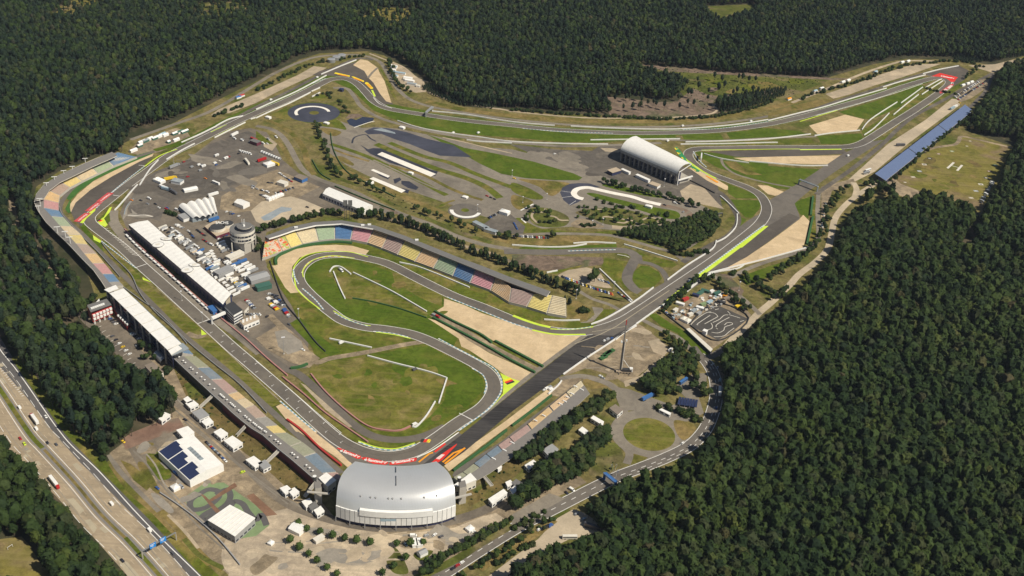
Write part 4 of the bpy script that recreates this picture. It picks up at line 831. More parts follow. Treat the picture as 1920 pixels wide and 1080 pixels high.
for i in range(NS-1):
    b = MB(); o = 1.1
    def bp(j, z, k=o): d = (B[j]-F[j]).normalized()*k; return (B[j].x+d.x, B[j].y+d.y, z)
    e = .04; lo = [Vector(bp(i, 4.5)), Vector(bp(i+1, 4.5))]; d = (lo[1]-lo[0])*e
    lo = [lo[0]+d, lo[1]-d]; hi = [Vector((p.x, p.y, 15.8)) for p in lo]
    b.face([lo[0], lo[1], hi[1], hi[0]], 'white'); b.face([hi[0], hi[1], Vector(rp(i+1, 0, 15.9)), Vector(rp(i, 0, 15.9))], 'white'); b.build('wall_panel', sg)
mb = MB()
for i in range(NS-1): mb.face([bp(i, 4.4, -.5), bp(i+1, 4.4, -.5), bp(i+1, 15.8, -.5), bp(i, 15.8, -.5)], 'navy')
mb.build('inner_wall', sg)
mb = MB()
for i in range(NS-1): mb.face([bp(i, 0, -1.2), bp(i+1, 0, -1.2), bp(i+1, 4.5, -1.2), bp(i, 4.5, -1.2)], 'bluedark')
mb.build('glass_front', sg)
for i in range(0, NS, 3): MB().bar(bp(i, 0, 1.8), bp(i, 4.6, 1.3), .5, 'grey').build('column', sg)
mb = MB()      # raised visor panel across the middle of the white back
for i in range(5, NS-6): mb.face([bp(i, 13, 1.9), bp(i+1, 13, 1.9), bp(i+1, 18.4, 1.7), bp(i, 18.4, 1.7)], 'white'); mb.face([bp(i, 18.4, 1.7), bp(i+1, 18.4, 1.7), rp(i+1, .02, 18.8), rp(i, .02, 18.8)], 'white')
mb.build('visor', sg)
mb = MB()
for i, z0, z1 in ((9, 8.5, 11.5), (10, 9, 11.3), (11, 9.3, 11.7)): mb.face([bp(i, z0, 1.16), bp(i+1, z0, 1.16), bp(i+1, z1, 1.16), bp(i, z1, 1.16)], 'lightblue')
mb.build('banner', sg)
mb = MB()
for r in range(16):      # the tiers below the roof
    u0, u1 = .95-r*.052, .95-(r+1)*.052; z = 3+r*1.15
    for i in range(NS-1): mb.face([rp(i, u0, z), rp(i, u1, z), rp(i+1, u1, z), rp(i+1, u0, z)], 'seat_bl' if r % 4 else 'concrete'); mb.face([rp(i, u0, z-1.15), rp(i, u0, z), rp(i+1, u0, z), rp(i+1, u0, z-1.15)], 'concrete')
mb.build('tier', sg)
for s_, q, z_ in (('west', '588,903 600,902 603,914 591,916', 18), ('east', '860,903 872,900 875,912 862,915', 18)):
    MB().prism(xy(q, z_), 0, z_, 'concrete', 'darkconcrete').build('stair_tower', sg)
for q in ('576,922 618,926', '853,934 884,926'):
    a, b_ = PL(q, 16); MB().bar(a, b_, 2, 'concrete', .8).build('gangway', sg)
for x, y in ((590, 898), (861, 900)): p = P((x, y), 20); MB().cyl(p, 1.6, 19, 23, 'charcoal', 'white').build('lamp_head', sg)
# ---------------- stepped terraces
def terrace(root, Fp, Rp, cols, zf, zr, rows=9, skipwall=False, name='seat_block'):
    for i, c in enumerate(cols):
        if not c: continue
        m_ = MB(); a0, a1, r0, r1 = Fp[i], Fp[i+1], Rp[i], Rp[i+1]
        e = .03; A0, A1 = a0.lerp(a1, e), a1.lerp(a0, e); R0, R1 = r0.lerp(r1, e), r1.lerp(r0, e)
        for r in range(rows):
            t0, t1 = r/rows, (r+1)/rows; z = zf+(zr-zf)*t1; zl = zf+(zr-zf)*t0
            p = [A0.lerp(R0, t0), A1.lerp(R1, t0), A1.lerp(R1, t1), A0.lerp(R0, t1)]
            m_.face([(v.x, v.y, z) for v in p], c); m_.face([(p[0].x, p[0].y, zl-.3), (p[1].x, p[1].y, zl-.3), (p[1].x, p[1].y, z), (p[0].x, p[0].y, z)], c if r else 'concrete')
            for e0, e1 in ((0, 3), (2, 1)): m_.face([(p[e0].x, p[e0].y, z-1.5), (p[e1].x, p[e1].y, z-1.5), (p[e1].x, p[e1].y, z), (p[e0].x, p[e0].y, z)], 'concrete')
        m_.build(name, root)
    m_ = MB(); n = len(Fp)
    for i in range(n-1):
        f = lambda v, z: (v.x, v.y, z)
        m_.face([f(Fp[i], zf-.35), f(Fp[i+1], zf-.35), f(Rp[i+1], zr-.35), f(Rp[i], zr-.35)], 'concrete')
        m_.face([f(Fp[i], 0), f(Fp[i+1], 0), f(Fp[i+1], zf-.35), f(Fp[i], zf-.35)], 'concrete'); m_.face([f(Rp[i], 0), f(Rp[i+1], 0), f(Rp[i+1], zr-.35), f(Rp[i], zr-.35)], 'darkconcrete')
    for i in (0, n-1): m_.face([f(Fp[i], 0), f(Rp[i], 0), f(Rp[i], zr-.35), f(Fp[i], zf-.35)], 'concrete')
    m_.build('base', root)
def slab(root, name, A, Bp, z0, z1, mat, side=None):
    """band between two lists of points"""
    m_ = MB(); f = lambda v, z: (v.x, v.y, z); n = len(A); side = side or mat
    for i in range(n-1):
        m_.face([f(A[i], z1), f(A[i+1], z1), f(Bp[i+1], z1), f(Bp[i], z1)], mat)
        m_.face([f(A[i], z0), f(A[i+1], z0), f(A[i+1], z1), f(A[i], z1)], side); m_.face([f(Bp[i], z0), f(Bp[i+1], z0), f(Bp[i+1], z1), f(Bp[i], z1)], side)
    for i in (0, n-1): m_.face([f(A[i], z0), f(Bp[i], z0), f(Bp[i], z1), f(A[i], z1)], side)
    return m_.build(name, root)
def PT(c, r, s, z): return [P(q, z) for q in T(c, r, s)]
# Mobil-side stand: long curved, roofed, coloured seats
Fp = PT(1, 1, '45,862 200,805 262,782 350,752 470,727 592,713 710,718 835,742 945,782 1062,830 1192,882 1330,932 1475,990 1605,1042 1760,1098', 2.5)+PT(2, 2, '-20,108 110,140 262,190 408,216', 2.5)
Rp = PT(1, 1, '70,700 150,690 205,672 290,648 440,612 590,598 735,605 890,630 1000,672 1115,722 1255,782 1385,838 1520,882 1655,930 1800,985', 11.5)+PT(2, 2, '-5,0 165,42 305,55 405,78', 11.5)
gm = empty('grandstand', P((760, 470)), 'long curved grandstand with coloured seat blocks and grey roof, behind the gravel hairpin', 'grandstand')
cols = ['seat_art', 'seat_art', 'seat_my', 'seat_mc', 'seat_mg', 'seat_mb', 'seat_mp', 'seat_mo', 'seat_mn', 'seat_my', 'seat_mo', 'seat_mg', 'seat_mb', 'seat_mp', 'seat_mo', 'seat_mn', 'seat_my', 'seat_mr']
cols[17] = 'seat_mc'
terrace(gm, Fp, Rp, cols, 2.5, 11.5, 11)
Ra = PT(1, 1, '98,712 170,690 290,648 450,612 640,600 880,640 1100,715 1300,800 1500,880 1700,960 1900,1040', 15)+[P((1025, 556), 15)]
Rb_ = PT(1, 1, '66,690 140,663 260,620 430,585 640,572 890,610 1110,685 1310,765 1500,842 1700,915 1900,995', 15)+[P((1032, 546), 15)]
slab(gm, 'roof', Ra, Rb_, 14.3, 15, 'midgrey', 'roofwhite')
m_ = MB()
for i in range(len(Ra)-1): a, b_ = Ra[i], Ra[i+1]; m_.bar((a.x, a.y, 14.9), (b_.x, b_.y, 14.9), .9, 'roofwhite' if i < 5 else 'darkconcrete', 1.2)
m_.build('fascia', gm)
Rc = [v.copy() for v in Rb_]; m_ = MB()
for i in range(len(Rc)-1): m_.face([(Rc[i].x, Rc[i].y, 0), (Rc[i+1].x, Rc[i+1].y, 0), (Rc[i+1].x, Rc[i+1].y, 14.4), (Rc[i].x, Rc[i].y, 14.4)], 'darkconcrete')
m_.build('back_wall', gm)
for a, b_, mt in ((5, 6, 'wine'), (6, 7, 'wine'), (7, 8, 'navy'), (8, 9, 'wine'), (9, 10, 'wine')):
    m_ = MB(); q = [Rb_[a].lerp(Ra[a], .25), Rb_[b_].lerp(Ra[b_], .25)]; m_.face([(q[0].x, q[0].y, 11), (q[1].x, q[1].y, 11), (q[1].x, q[1].y, 14.2), (q[0].x, q[0].y, 14.2)], mt); m_.build('advert_band', gm)
for i in range(1, len(Ra)-1): a = Rb_[i].lerp(Ra[i], .3); MB().bar((a.x, a.y, 10.5), (a.x, a.y, 14.4), .4, 'grey').build('column', gm)
for x, y in ((800, 612), (1205, 722), (850, 607), (300, 628)): p = PT(1, 1, f'{x},{y}', 15)[0]; MB().box((p.x, p.y, 15), (4, 2.2, 1.3), .2, 'white').build('roof_unit', gm)
# north stand
oq = '885,62 800,117 687,176 563,236 455,286 368,350 329,418 329,480 390,545 452,617 512,682 572,748 632,822 697,897 772,977 822,1040 850,1068'
iq = '1028,97 850,167 735,222 615,280 525,328 450,388 439,442 440,500 476,552 538,620 607,682 657,757 722,822 782,897 848,977 897,1036 925,1065'
gn = empty('grandstand', P((90, 400)), 'curved north grandstand of pale coloured seat blocks wrapping round the first corner', 'grandstand')
Fp = PT(0, 1, iq, 2.5); Rp = PT(0, 1, oq, 9)
terrace(gn, Fp, Rp, ['seat_'+k for k in 'bl gr be ye br or pk bl gr be ye br or pk bl gy'.split()], 2.5, 9, 9)
Oq = PT(0, 1, '835,70 735,108 600,166 448,236 332,310 272,382 257,440 285,505 345,590 400,645 445,690 500,742 560,805 625,875 700,950 765,1040 790,1080', 9)
slab(gn, 'concourse', Rp, Oq, 8.2, 9, 'darkconcrete', 'concrete')
Ri = PT(0, 1, '880,88 800,124 690,172 560,236 450,288 372,346 330,410', 13); Ro = PT(0, 1, '840,58 740,100 600,160 448,228 332,302 272,374 255,430', 13)
slab(gn, 'roof', Ri, Ro, 12.4, 13, 'darkconcrete', 'cream')
m_ = MB()
for i in range(len(Oq)-1): m_.bar((Oq[i].x, Oq[i].y, 9.6), (Oq[i+1].x, Oq[i+1].y, 9.6), .35, 'cream', 1.2)
m_.build('parapet', gn)
for q in '640,130 545,190 480,222 410,268 350,313 300,432 290,488 430,645 490,680 525,722'.split():
    p = PT(0, 1, q, 13)[0]; m_ = MB(); m_.bar((p.x, p.y, 9), (p.x, p.y, 17), .5, 'white'); m_.bar((p.x-3, p.y-1, 17), (p.x+3, p.y+1, 17), .8, 'white', .5); m_.build('floodlight', gn)
# west stand along the start straight
gw_ = empty('grandstand', P((480, 770)), 'open western grandstand along the start straight, pastel seats and dark red rear wall', 'grandstand')
Fp = [P((x, y), 2.5) for x, y in ((366, 668), (392, 689), (418, 711), (446, 735), (460, 747), (477, 760), (500, 782), (520, 798), (537, 812), (566, 829), (592, 849), (631, 886), (648, 902))]
Rp = [P((x, y), 7.5) for x, y in ((345, 668), (371, 690), (397, 712), (428, 740), (443, 752), (460, 766), (480, 785), (498, 800), (514, 813), (545, 837), (570, 856), (606, 888), (618, 898))]
terrace(gw_, Fp, Rp, ['seat_'+k for k in 'wg wb wp or be br gy ye wg wg wb wp'.split()], 2.5, 7.5, 7)
Oq = [P((x, y), 7.5) for x, y in ((320, 668), (345, 692), (371, 716), (400, 743), (417, 758), (436, 776), (455, 792), (473, 806), (493, 818), (520, 842), (545, 862), (583, 895), (600, 908))]
slab(gw_, 'concourse', Rp, Oq, 6.9, 7.5, 'darkconcrete', 'concrete')
m_ = MB(); m2 = MB()
for i in range(len(Oq)-1):
    a, b_ = Oq[i], Oq[i+1]; m_.face([(a.x, a.y, 0), (b_.x, b_.y, 0), (b_.x, b_.y, 8.6), (a.x, a.y, 8.6)], 'wine' if i > 3 else 'charcoal'); m2.bar((a.x, a.y, 8.6), (b_.x, b_.y, 8.6), .5, 'grey', .6)
m_.build('rear_wall', gw_); m2.build('parapet', gw_)
k = 0
for i in range(0, 11):
    for t in (.05, .2, .36, .5, .66, .82):
        p = Rp[i].lerp(Oq[i], .55).lerp(Rp[i+1].lerp(Oq[i+1], .55), t); k += 1
        if rnd.random() < .7:
            z = 7.5; m_ = MB().bar((p.x, p.y, z), (p.x, p.y, z+2.2), .12, 'grey'); m_.pyr(rectc(p, .8, 1.5, 1.5), z+2.2, z+2.3, z+2.7, 'white', 'white')
            tag(m_.build('parasol'), 'small white parasol in the row along the top walkway of the western stand', 'parasol', 'white parasols on the western stand')
for q in ('552,834 566,826 578,838 563,848',): pass
for q, lb in (('598,896 612,886 630,900 614,912', 'white flat roofed kiosk at the west foot of the silver grandstand'), ('850,910 882,887 893,899 862,912', 'white sloping canopy against the east side of the silver grandstand')): block('kiosk', lb, 'kiosk', q, 9, 'cream', 'roofwhite')
# east stand along the old straight
ge = empty('grandstand', P((980, 810)), 'open eastern grandstand beside the dark drag strip, faded pastel seats', 'grandstand')
Fp = [P((x, y), 2) for x, y in ((850, 896), (868, 886), (889, 870), (912, 852), (934, 836), (955, 821), (989, 797), (1030, 763), (1062, 737), (1090, 714))]
Rp = [P((x, y), 4.5) for x, y in ((858, 903), (877, 892), (899, 877), (921, 860), (942, 845), (963, 830), (996, 806), (1037, 771), (1069, 745), (1095, 722))]
terrace(ge, Fp, Rp, ['seat_'+k for k in 'wg wg wb wb wp wp or mo mc'.split()], 2, 4.5, 4)
Oq = [P((x, y), 4.5) for x, y in ((870, 912), (893, 901), (917, 888), (940, 872), (962, 857), (981, 842), (1012, 818), (1055, 781), (1086, 757), (1106, 738))]
slab(ge, 'concourse', Rp, Oq, 4, 4.5, 'darkconcrete', 'concrete')
for x, y in ((1078, 732), (1090, 738), (1072, 746), (1063, 752), (1058, 760), (1019, 787), (1003, 796), (1050, 765), (960, 838), (945, 852), (925, 868)):
    c, d, a = frame(x, y, 8, 4); MB().box((c.x, c.y, 4.5), (4, 1, .7), a, 'white').build('bench', ge)
# ---------------- pit building
pc = xy('240,421 252,413 277,413 434,548 432,562 418,571', 13); c0 = cen(pc)
pb = empty('pit_building', c0, 'very long white roofed pit building beside the pit lane', 'pit building')
A_ = [P(q, 13) for q in ((241, 421), (418, 571))]; B_ = [P(q, 13) for q in ((277, 413), (434, 551))]
e0, e1, e2, e3 = A_[0], A_[1], B_[1], B_[0]
NB = 26; m_ = MB(); 
for k in range(NB):
    t0, t1 = k/NB, (k+1)/NB; a0, a1 = e0.lerp(e1, t0), e0.lerp(e1, t1); b0, b1 = e3.lerp(e2, t0), e3.lerp(e2, t1)
    am, bm = a0.lerp(a1, .5), b0.lerp(b1, .5); z = lambda v, h: (v.x, v.y, h)
    m0, m1_, mm_ = a0.lerp(b0, .5), a1.lerp(b1, .5), am.lerp(bm, .5)
    for (p, q, r_, s_) in ((a0, am, mm_, m0), (am, a1, m1_, mm_), (m0, mm_, bm, b0), (mm_, m1_, b1, bm)):
        hz = lambda v: 13+(.14 if v in (am, bm, mm_) else 0)+(.9 if v in (m0, m1_, mm_) else 0)
        m_.face([z(p, hz(p)), z(q, hz(q)), z(r_, hz(r_)), z(s_, hz(s_))], 'roofwhite')
m_.build('roof', pb)
m_ = MB().prism([tuple(v[:2]) for v in (e0.lerp(e3, .12), e1.lerp(e2, .12), e2, e3)], 0, 12.7, 'navy'); m_.build('wall', pb)
m_ = MB(); 
m_.prism([tuple(v[:2]) for v in (e0, e1, e1.lerp(e2, .06), e0.lerp(e3, .06))], 8.5, 12.9, 'bluedark', 'bluedark', True); m_.build('balcony', pb)
for k in range(28):
    p = e0.lerp(e1, (k+.5)/28).lerp(e3.lerp(e2, (k+.5)/28), .115); u = (e1-e0).normalized(); q = p+u*4.5
    m_ = MB(); m_.face([(p.x, p.y, .3), (q.x, q.y, .3), (q.x, q.y, 4.5), (p.x, p.y, 4.5)], 'midgrey'); m_.build('garage_door', pb)
for x, y, s_ in ((296.5, 458, 1), (312, 447, .55), (351, 505, 1), (365, 496, .55)):
    c = P((x, y), 15); m_ = MB(); m2 = MB()
    for k in range(28):
        a0, a1 = 2*math.pi*k/28, 2*math.pi*(k+1)/28
        f = lambda a, r, zz=14.75: (c.x+r*math.cos(a), c.y+r*s_*math.sin(a), zz)
        m_.face([f(a0, 5.8), f(a1, 5.8), f(a1, 6.5), f(a0, 6.5)], 'grey'); m2.face([f(a0, 5.8, 14.7), f(a1, 5.8, 14.7), (c.x, c.y, 14.7)], 'roofwhite')
    m_.box((c.x-.5, c.y+.3, 14.72), (4.5, 4, .1), .5, 'cream'); o_ = m_.build('roof_emblem', pb); m2.build('emblem_ground', o_)
block('race_control', 'race control building with dark glass bands and roof slots by the pit bridge', 'building', '421,573 437,565 454,581 438,590', 12, 'white', 'charcoal', win=3)
block('annexe', 'low blue fronted annexe between the pit building and race control', 'building', '403,572 418,568 428,580 418,590', 6, 'bluedark', 'midgrey')
sh_ = block('sign_tower', 'tall yellow sign board with a red spot beside race control', 'sign', '421,553 431,551 432,566 424,569', 12, 'cream', 'slab')
block('gallery', 'low flat roofed extension with a brown roof east of race control', 'building', '442,570 450,564 466,573 458,582', 7, 'cream', 'brownroof')
r_ = block('hospitality_hall', 'long low white hall with rows of roof lights south of race control', 'building', '449,601 481,590 486,598 457,610', 6, 'white', 'tan', win=1)
for k in range(8): p = P((456+(k % 4)*7, 601-(k % 4)*2.8+(k//4)*3.2), 6); MB().box((p.x, p.y, 6), (2, 2, .7), .4, 'white').build('roof_light', r_)
a, b_ = P((397, 597), 7), P((422, 586), 7); br = empty('footbridge', P((408, 595)), 'short white footbridge from race control across the pit lane', 'bridge')
MB().bar(a, b_, 2.6, 'white', 2.4).build('deck', br); MB().bar((a.x, a.y, 0), (a.x, a.y, 7), 1.2, 'white').build('pier', br)
tent(401, 584, 8, 8, 12, 7, 4, 'blue flat canopy at the foot of the pit bridge', 'truckblue', 'truckblue', 'flat', cat='canopy', name='canopy')
# ---------------- VIP stand
vs = empty('grandstand', P((280, 620)), 'main stand with nine pale roof panels and tall white rear columns by the start line', 'grandstand')
ra, rb = [P(q, 19) for q in ((205, 549.4), (314, 656))], [P(q, 19) for q in ((231.5, 540.2), (340, 644))]
for k in range(7):
    t0, t1 = k/7+.003, (k+1)/7-.003; q = [ra[0].lerp(ra[1], t0), ra[0].lerp(ra[1], t1), rb[0].lerp(rb[1], t1), rb[0].lerp(rb[1], t0)]
    MB().prism([tuple(v[:2]) for v in q], 18.3, [19, 19, 17.6, 17.6] if False else 19, 'cream', 'roofwhite', True).build('roof_panel', vs)
MB().prism(xy('195,543 217,534 222,541 204,548', 19), 18.3, 19, 'cream', 'roofwhite', True).build('roof_panel', vs)
MB().prism(xy('315,657 334,647 341,653 321,665', 19), 18.3, 19, 'cream', 'roofwhite', True).build('roof_panel', vs)
MB().prism(xy('334,646 343,643 354,653 352,655 322,667 321,665 341,653', 18), 17.4, 18.1, 'steel', 'greyblue').build('gutter', vs)
W_ = [ra[0].lerp(rb[0], .08)-(ra[1]-ra[0])*.08, ra[1].lerp(rb[1], .08)+(ra[1]-ra[0])*.05, ra[1].lerp(rb[1], .4), ra[0].lerp(rb[0], .4)]
MB().prism([tuple(v[:2]) for v in W_], 0, 18.2, 'bluedark').build('rear_wall', vs)
for f in range(3):
    windows(vs, tuple(W_[0][:2]), tuple(W_[1][:2]), 4+f*4.6, 6.2+f*4.6, 12, -1, 'glass', .8)
for k in range(9): p = W_[0].lerp(W_[1], (k+.3)/9); u = (W_[0]-W_[3]).normalized()*1.5; MB().box((p.x+u.x, p.y+u.y, 0), (2.2, 1, 18), math.atan2(u.y, u.x)+math.pi/2, 'concrete').build('column', vs)
m_ = MB(); d_ = (rb[0]-ra[0]); n_ = d_.normalized()
for r in range(10):
    a0 = ra[0].lerp(rb[0], .42)+n_*(r*1.9); a1 = ra[1].lerp(rb[1], .42)+n_*(r*1.9); z = 14-r*1.25
    m_.prism([tuple(v[:2]) for v in (a0, a1, a1+n_*1.9, a0+n_*1.9)], 0, z, 'concrete', 'seat_bl')
m_.build('tier', vs)
m_ = MB().cyl(P((300.5, 660), 4), 4, 0, 1, 'steel'); c = P((300, 668)); 
for k in range(10):
    a0, a1 = math.pi*k/10, math.pi*(k+1)/10; A, Bq = P((294, 658), 6), P((308, 673), 6); u = (Bq-A).normalized(); n2 = Vector((-u.y, u.x, 0))
    f = lambda o, a: (o.x+n2.x*4*math.cos(a), o.y+n2.y*4*math.cos(a), 2.5+4*math.sin(a)); m_.face([f(A, a0), f(Bq, a0), f(Bq, a1), f(A, a1)], 'steel')
m_.build('barrel_porch', vs)
# red hotel
ht = empty('hotel', P((188, 590)), 'red hotel wing on white stilts with rows of white window boxes', 'building')
hp = xy('164,577 206,567 209,573 172,588', 13); MB().prism(hp, 3, 12.6, 'red').build('wall', ht); MB().prism(xy('163,572 200,560 209,571 170,585', 13.2), 12.6, 13.2, 'midgrey', 'midgrey', True).build('roof', ht)
a, b_ = Vector((*xy('171,590', 13)[0], 0)), Vector((*xy('208,577', 13)[0], 0))
a, b_ = Vector((*hp[3], 0)), Vector((*hp[2], 0)); u = (b_-a).normalized(); n_ = Vector((u.y, -u.x, 0))
for f in range(2):
    for k in range(6):
        p = a.lerp(b_, (k+.5)/6)+n_*.6; MB().box((p.x, p.y, 5+f*4), (2.6, 1.4, 2.4), math.atan2(u.y, u.x), 'white').build('window_box', ht)
for k in range(4): p = a.lerp(b_, (k+.3)/4); MB().box((p.x, p.y, 0), (1.2, 1.2, 3.1), 0, 'white').build('stilt', ht)
for k in range(7): p = P((172+k*3.7, 578.5-k*1.3), 13.2); MB().box((p.x, p.y, 13.2), (1.8, 2.4, 1), .5, 'white').build('roof_light', ht)
block('hotel_wing', 'low red hotel wing with white window boxes running along the main stand', 'building', '209,573 213,571 244,604 238,611', 6, 'carred', 'midgrey')
for k in range(5): p = P((222+k*4.3, 593+k*4), 6); tag(MB().box((p.x, p.y, 5.9), (1.9, 1.9, 1.6), .8, 'white').build('window_box'), 'white window box along the low red hotel wing', 'window box', 'window boxes on the low hotel wing')
block('sail_canopy', 'small white sail canopy behind the red hotel', 'canopy', '176,571 186,560 187,568', 6, 'white', 'roofwhite')
block('office_building', 'brown roofed office block by the southern end of the main stand', 'building', '271,685 287,679 306,697 290,706', 8, 'cream', 'brownroof', win=2)
# ---------------- paddock buildings
ct = empty('control_tower', P((456, 470)), 'round control tower, wide drum with window bands on a narrow base', 'tower'); c = P((454, 428), 25)
MB().cyl(c, 13.8, 13, 25, 'cream', 'midgrey', 40, 13.8).build('drum', ct)
for z in (14.6, 19.2):
    for k in range(22):
        a0 = 2*math.pi*(k+.06)/22; a1 = 2*math.pi*(k+.94)/22; f = lambda a, zz: (c.x+13.9*math.cos(a), c.y+13.9*math.sin(a), zz)
        if z > 15 or k % 5: m_ = MB(); m_.face([f(a0, z), f(a1, z), f(a1, z+2.4), f(a0, z+2.4)], 'glass'); m_.build('window', ct)
MB().cyl(P((458, 423), 29), 8, 25, 28.6, 'glass', 'midgrey', 24).build('cab', ct); MB().cyl(P((458, 423), 29), 8.5, 28.6, 29.2, 'cream', 'midgrey', 24).build('cab_roof', ct)
MB().cyl(P((457, 421), 31), 1.5, 29, 31.5, 'white', n=10, r2=.6).build('radar_dome', ct)
for dx in (-2, 1, 3): p = P((456+dx, 421), 29); MB().bar((p.x, p.y, 29), (p.x, p.y, 36), .35, 'white').build('antenna', ct)
MB().prism(xy('438,447 453,439 474,450 458,458', 13), 0, 13, 'concrete').build('base', ct)
for x, y in ((436, 474), (476, 472), (480, 460)): p = P((x, y)); MB().bar((p.x, p.y, 0), (p.x, p.y, 12.6), 1, 'cream').build('stilt', ct)
pv = empty('pavilion', P((408, 430)), 'low pavilion with two round dark roofs carrying white SACHS lettering', 'pavilion')
MB().prism(xy('383,424 402,414 438,420 431,434 406,443', 4), 0, 4, 'wine', 'tan').build('deck', pv)
for x, y, r0 in ((408, 424, 8.5), (426, 417.5, 7)): MB().cyl(P((x, y), 8), r0, 4, 7.5, 'cream', 'charcoal', 24).build('round_roof', pv)
cu = bpy.data.curves.new('lettering', 'FONT'); cu.body = 'SACHS'; cu.size = 4.4; cu.extrude = .3; cu.offset = .06; t_ = bpy.data.objects.new('lettering', cu); COL.objects.link(t_); bpy.context.view_layer.update(); me_ = bpy.data.meshes.new_from_object(t_.evaluated_get(bpy.context.evaluated_depsgraph_get())); bpy.data.objects.remove(t_); me_.materials.clear(); me_.materials.append(MT['white']); o_ = bpy.data.objects.new('sign_lettering', me_); COL.objects.link(o_)
p = P((404, 419), 8); q = P((428, 419.5), 8); o_.location = (p.x, p.y, 7.6); o_.rotation_euler = (R(60), 0, math.atan2(q.y-p.y, q.x-p.x)); o_.parent = pv; o_.matrix_parent_inverse = Matrix.Translation(-Vector(pv.location))
o_.scale = (1.1, 1, 1)
wt = empty('wave_tent', P((375, 400)), 'white tent of five side by side barrel vaults north of the paddock', 'tent')
la = [P(q, 6) for q in ((335, 386), (350, 383), (365, 378), (378, 375), (390, 373), (401, 371))]; lb_ = [P(q, 6) for q in ((362, 410), (375, 409), (386, 407.5), (396, 405), (403, 402), (408, 400))]
for i in range(5):
    m_ = MB(); n = 8
    for k in range(n):
        f = lambda t, P0, P1: (lambda v: (v.x, v.y, 6+2.8*math.sin(math.pi*t)))(P0.lerp(P1, t))
        m_.face([f(k/n, la[i], la[i+1]), f((k+1)/n, la[i], la[i+1]), f((k+1)/n, lb_[i], lb_[i+1]), f(k/n, lb_[i], lb_[i+1])], 'roofwhite')
    m_.build('vault', wt)
MB().prism([tuple(v[:2]) for v in (la[0], la[5], lb_[5].lerp(la[5], .05), lb_[0].lerp(la[0], .05))], 0, 5.9, 'greyblue').build('wall', wt)
hl = empty('event_hall', P((650, 390)), 'long white event hall with a shallow ridged roof north of the curved stand', 'hall')
q = xy('605,362 617,350 699,384 679,393.5', 8); m_ = MB(); m_.gable(q[0], q[3], q[2], q[1], 0, 7.4, 9.6, 'white', 'roofwhite'); m_.build('hall_shell', hl)
windows(hl, q[0], q[3], 1, 4.5, 14, -1, 'bluedark', .75)
ORD2 = 'first second third fourth fifth sixth seventh eighth ninth tenth eleventh twelfth thirteenth fourteenth fifteenth sixteenth seventeenth eighteenth nineteenth twentieth'.split()
ORD3 = ORD2+['twenty first', 'twenty second']
mk = lambda lb, x, y, dx, dy, l, w_, h, **k: tent(x, y, dx, dy, l, w_, h, lb, **k)
mk('white square tent on the asphalt north of the control tower', 454, 386, 20, 8, 15, 11, 7, shape='gable')
mk('white marquee between red and yellow trucks at the head of the paddock', 505, 310, 20, -6, 13, 10, 5)
mk('grey flat roofed cabin beside the wave tent', 346, 411, 12, 9, 13, 9, 4.5, roofm='grey', shape='flat', cat='cabin', name='cabin')
mk('large grey striped pavilion tent among the team trucks', 484, 524, 20, -6, 22, 13, 6.5, roofm='grey', wallm='grey', shape='gable', n=1)
mk('dark green team unit at the end of the truck rows', 494, 541, 20, -5, 16, 8, 5, roofm='greentent', wallm='greentent', shape='flat', cat='trailer', name='team_unit')
mk('grey double deck team unit near the pit building', 420, 515, 20, -9, 20, 9, 6.5, roofm='grey', wallm='grey', shape='flat', cat='trailer', name='team_unit')
mk('cream flat roofed awning below the control tower', 441, 482, 20, -9, 20, 8, 4, roofm='cream', wallm='cream', shape='flat', cat='awning', name='awning')
mk('blue cabin with a brown flat roof at the paddock exit road', 564, 338, 20, 8, 14, 10, 5, roofm='brownroof', wallm='truckblue', shape='flat', cat='cabin', name='cabin')
mk('cream canopy on the northern lot of the paddock', 530, 347, 16, 5, 12, 8, 4.5, roofm='cream', wallm='cream', shape='flat', cat='canopy', name='canopy')
mk('grey flat roofed cabin on the northern paddock asphalt', 333, 343, 20, 4, 13, 9, 4, roofm='greyblue', wallm='white', shape='flat', cat='cabin', name='cabin')
mk('round topped red hospitality unit on the top lot', 479, 270, 14, 5, 13, 8, 5, roofm='midgrey', wallm='wine', shape='flat', cat='trailer', name='team_unit')
for k in range(5): mk('small white tent in the short row on the northern paddock edge', 505+k*5.5, 375.5-k*2.2, 10, -4, 5.5, 5.5, 4, group='row of small white tents by the paddock edge')
mk('white tent cluster beside the yellow trailer on the northern asphalt', 299, 341, 14, 6, 14, 8, 5, n=3)
for k in range(22):
    t = (k+.5)/22; x = 308+t*150+rnd.uniform(-5, 8); y = 428+t*118+rnd.uniform(-4, 3); mk(f'small pale team awning in the paddock behind the pit building, {ORD3[k]} from the top', x, y, 20, -9, rnd.uniform(5, 10), rnd.uniform(3, 5), 3.2, roofm=rnd.choice(['white', 'cream', 'grey', 'midgrey', 'tan', 'greyblue']), shape=rnd.choice(['flat', 'gable', 'pyr']), cat='awning', name='awning')
mk('low white awning south of the yellow trailer', 357, 357, 20, -4, 17, 8, 4, shape='gable')
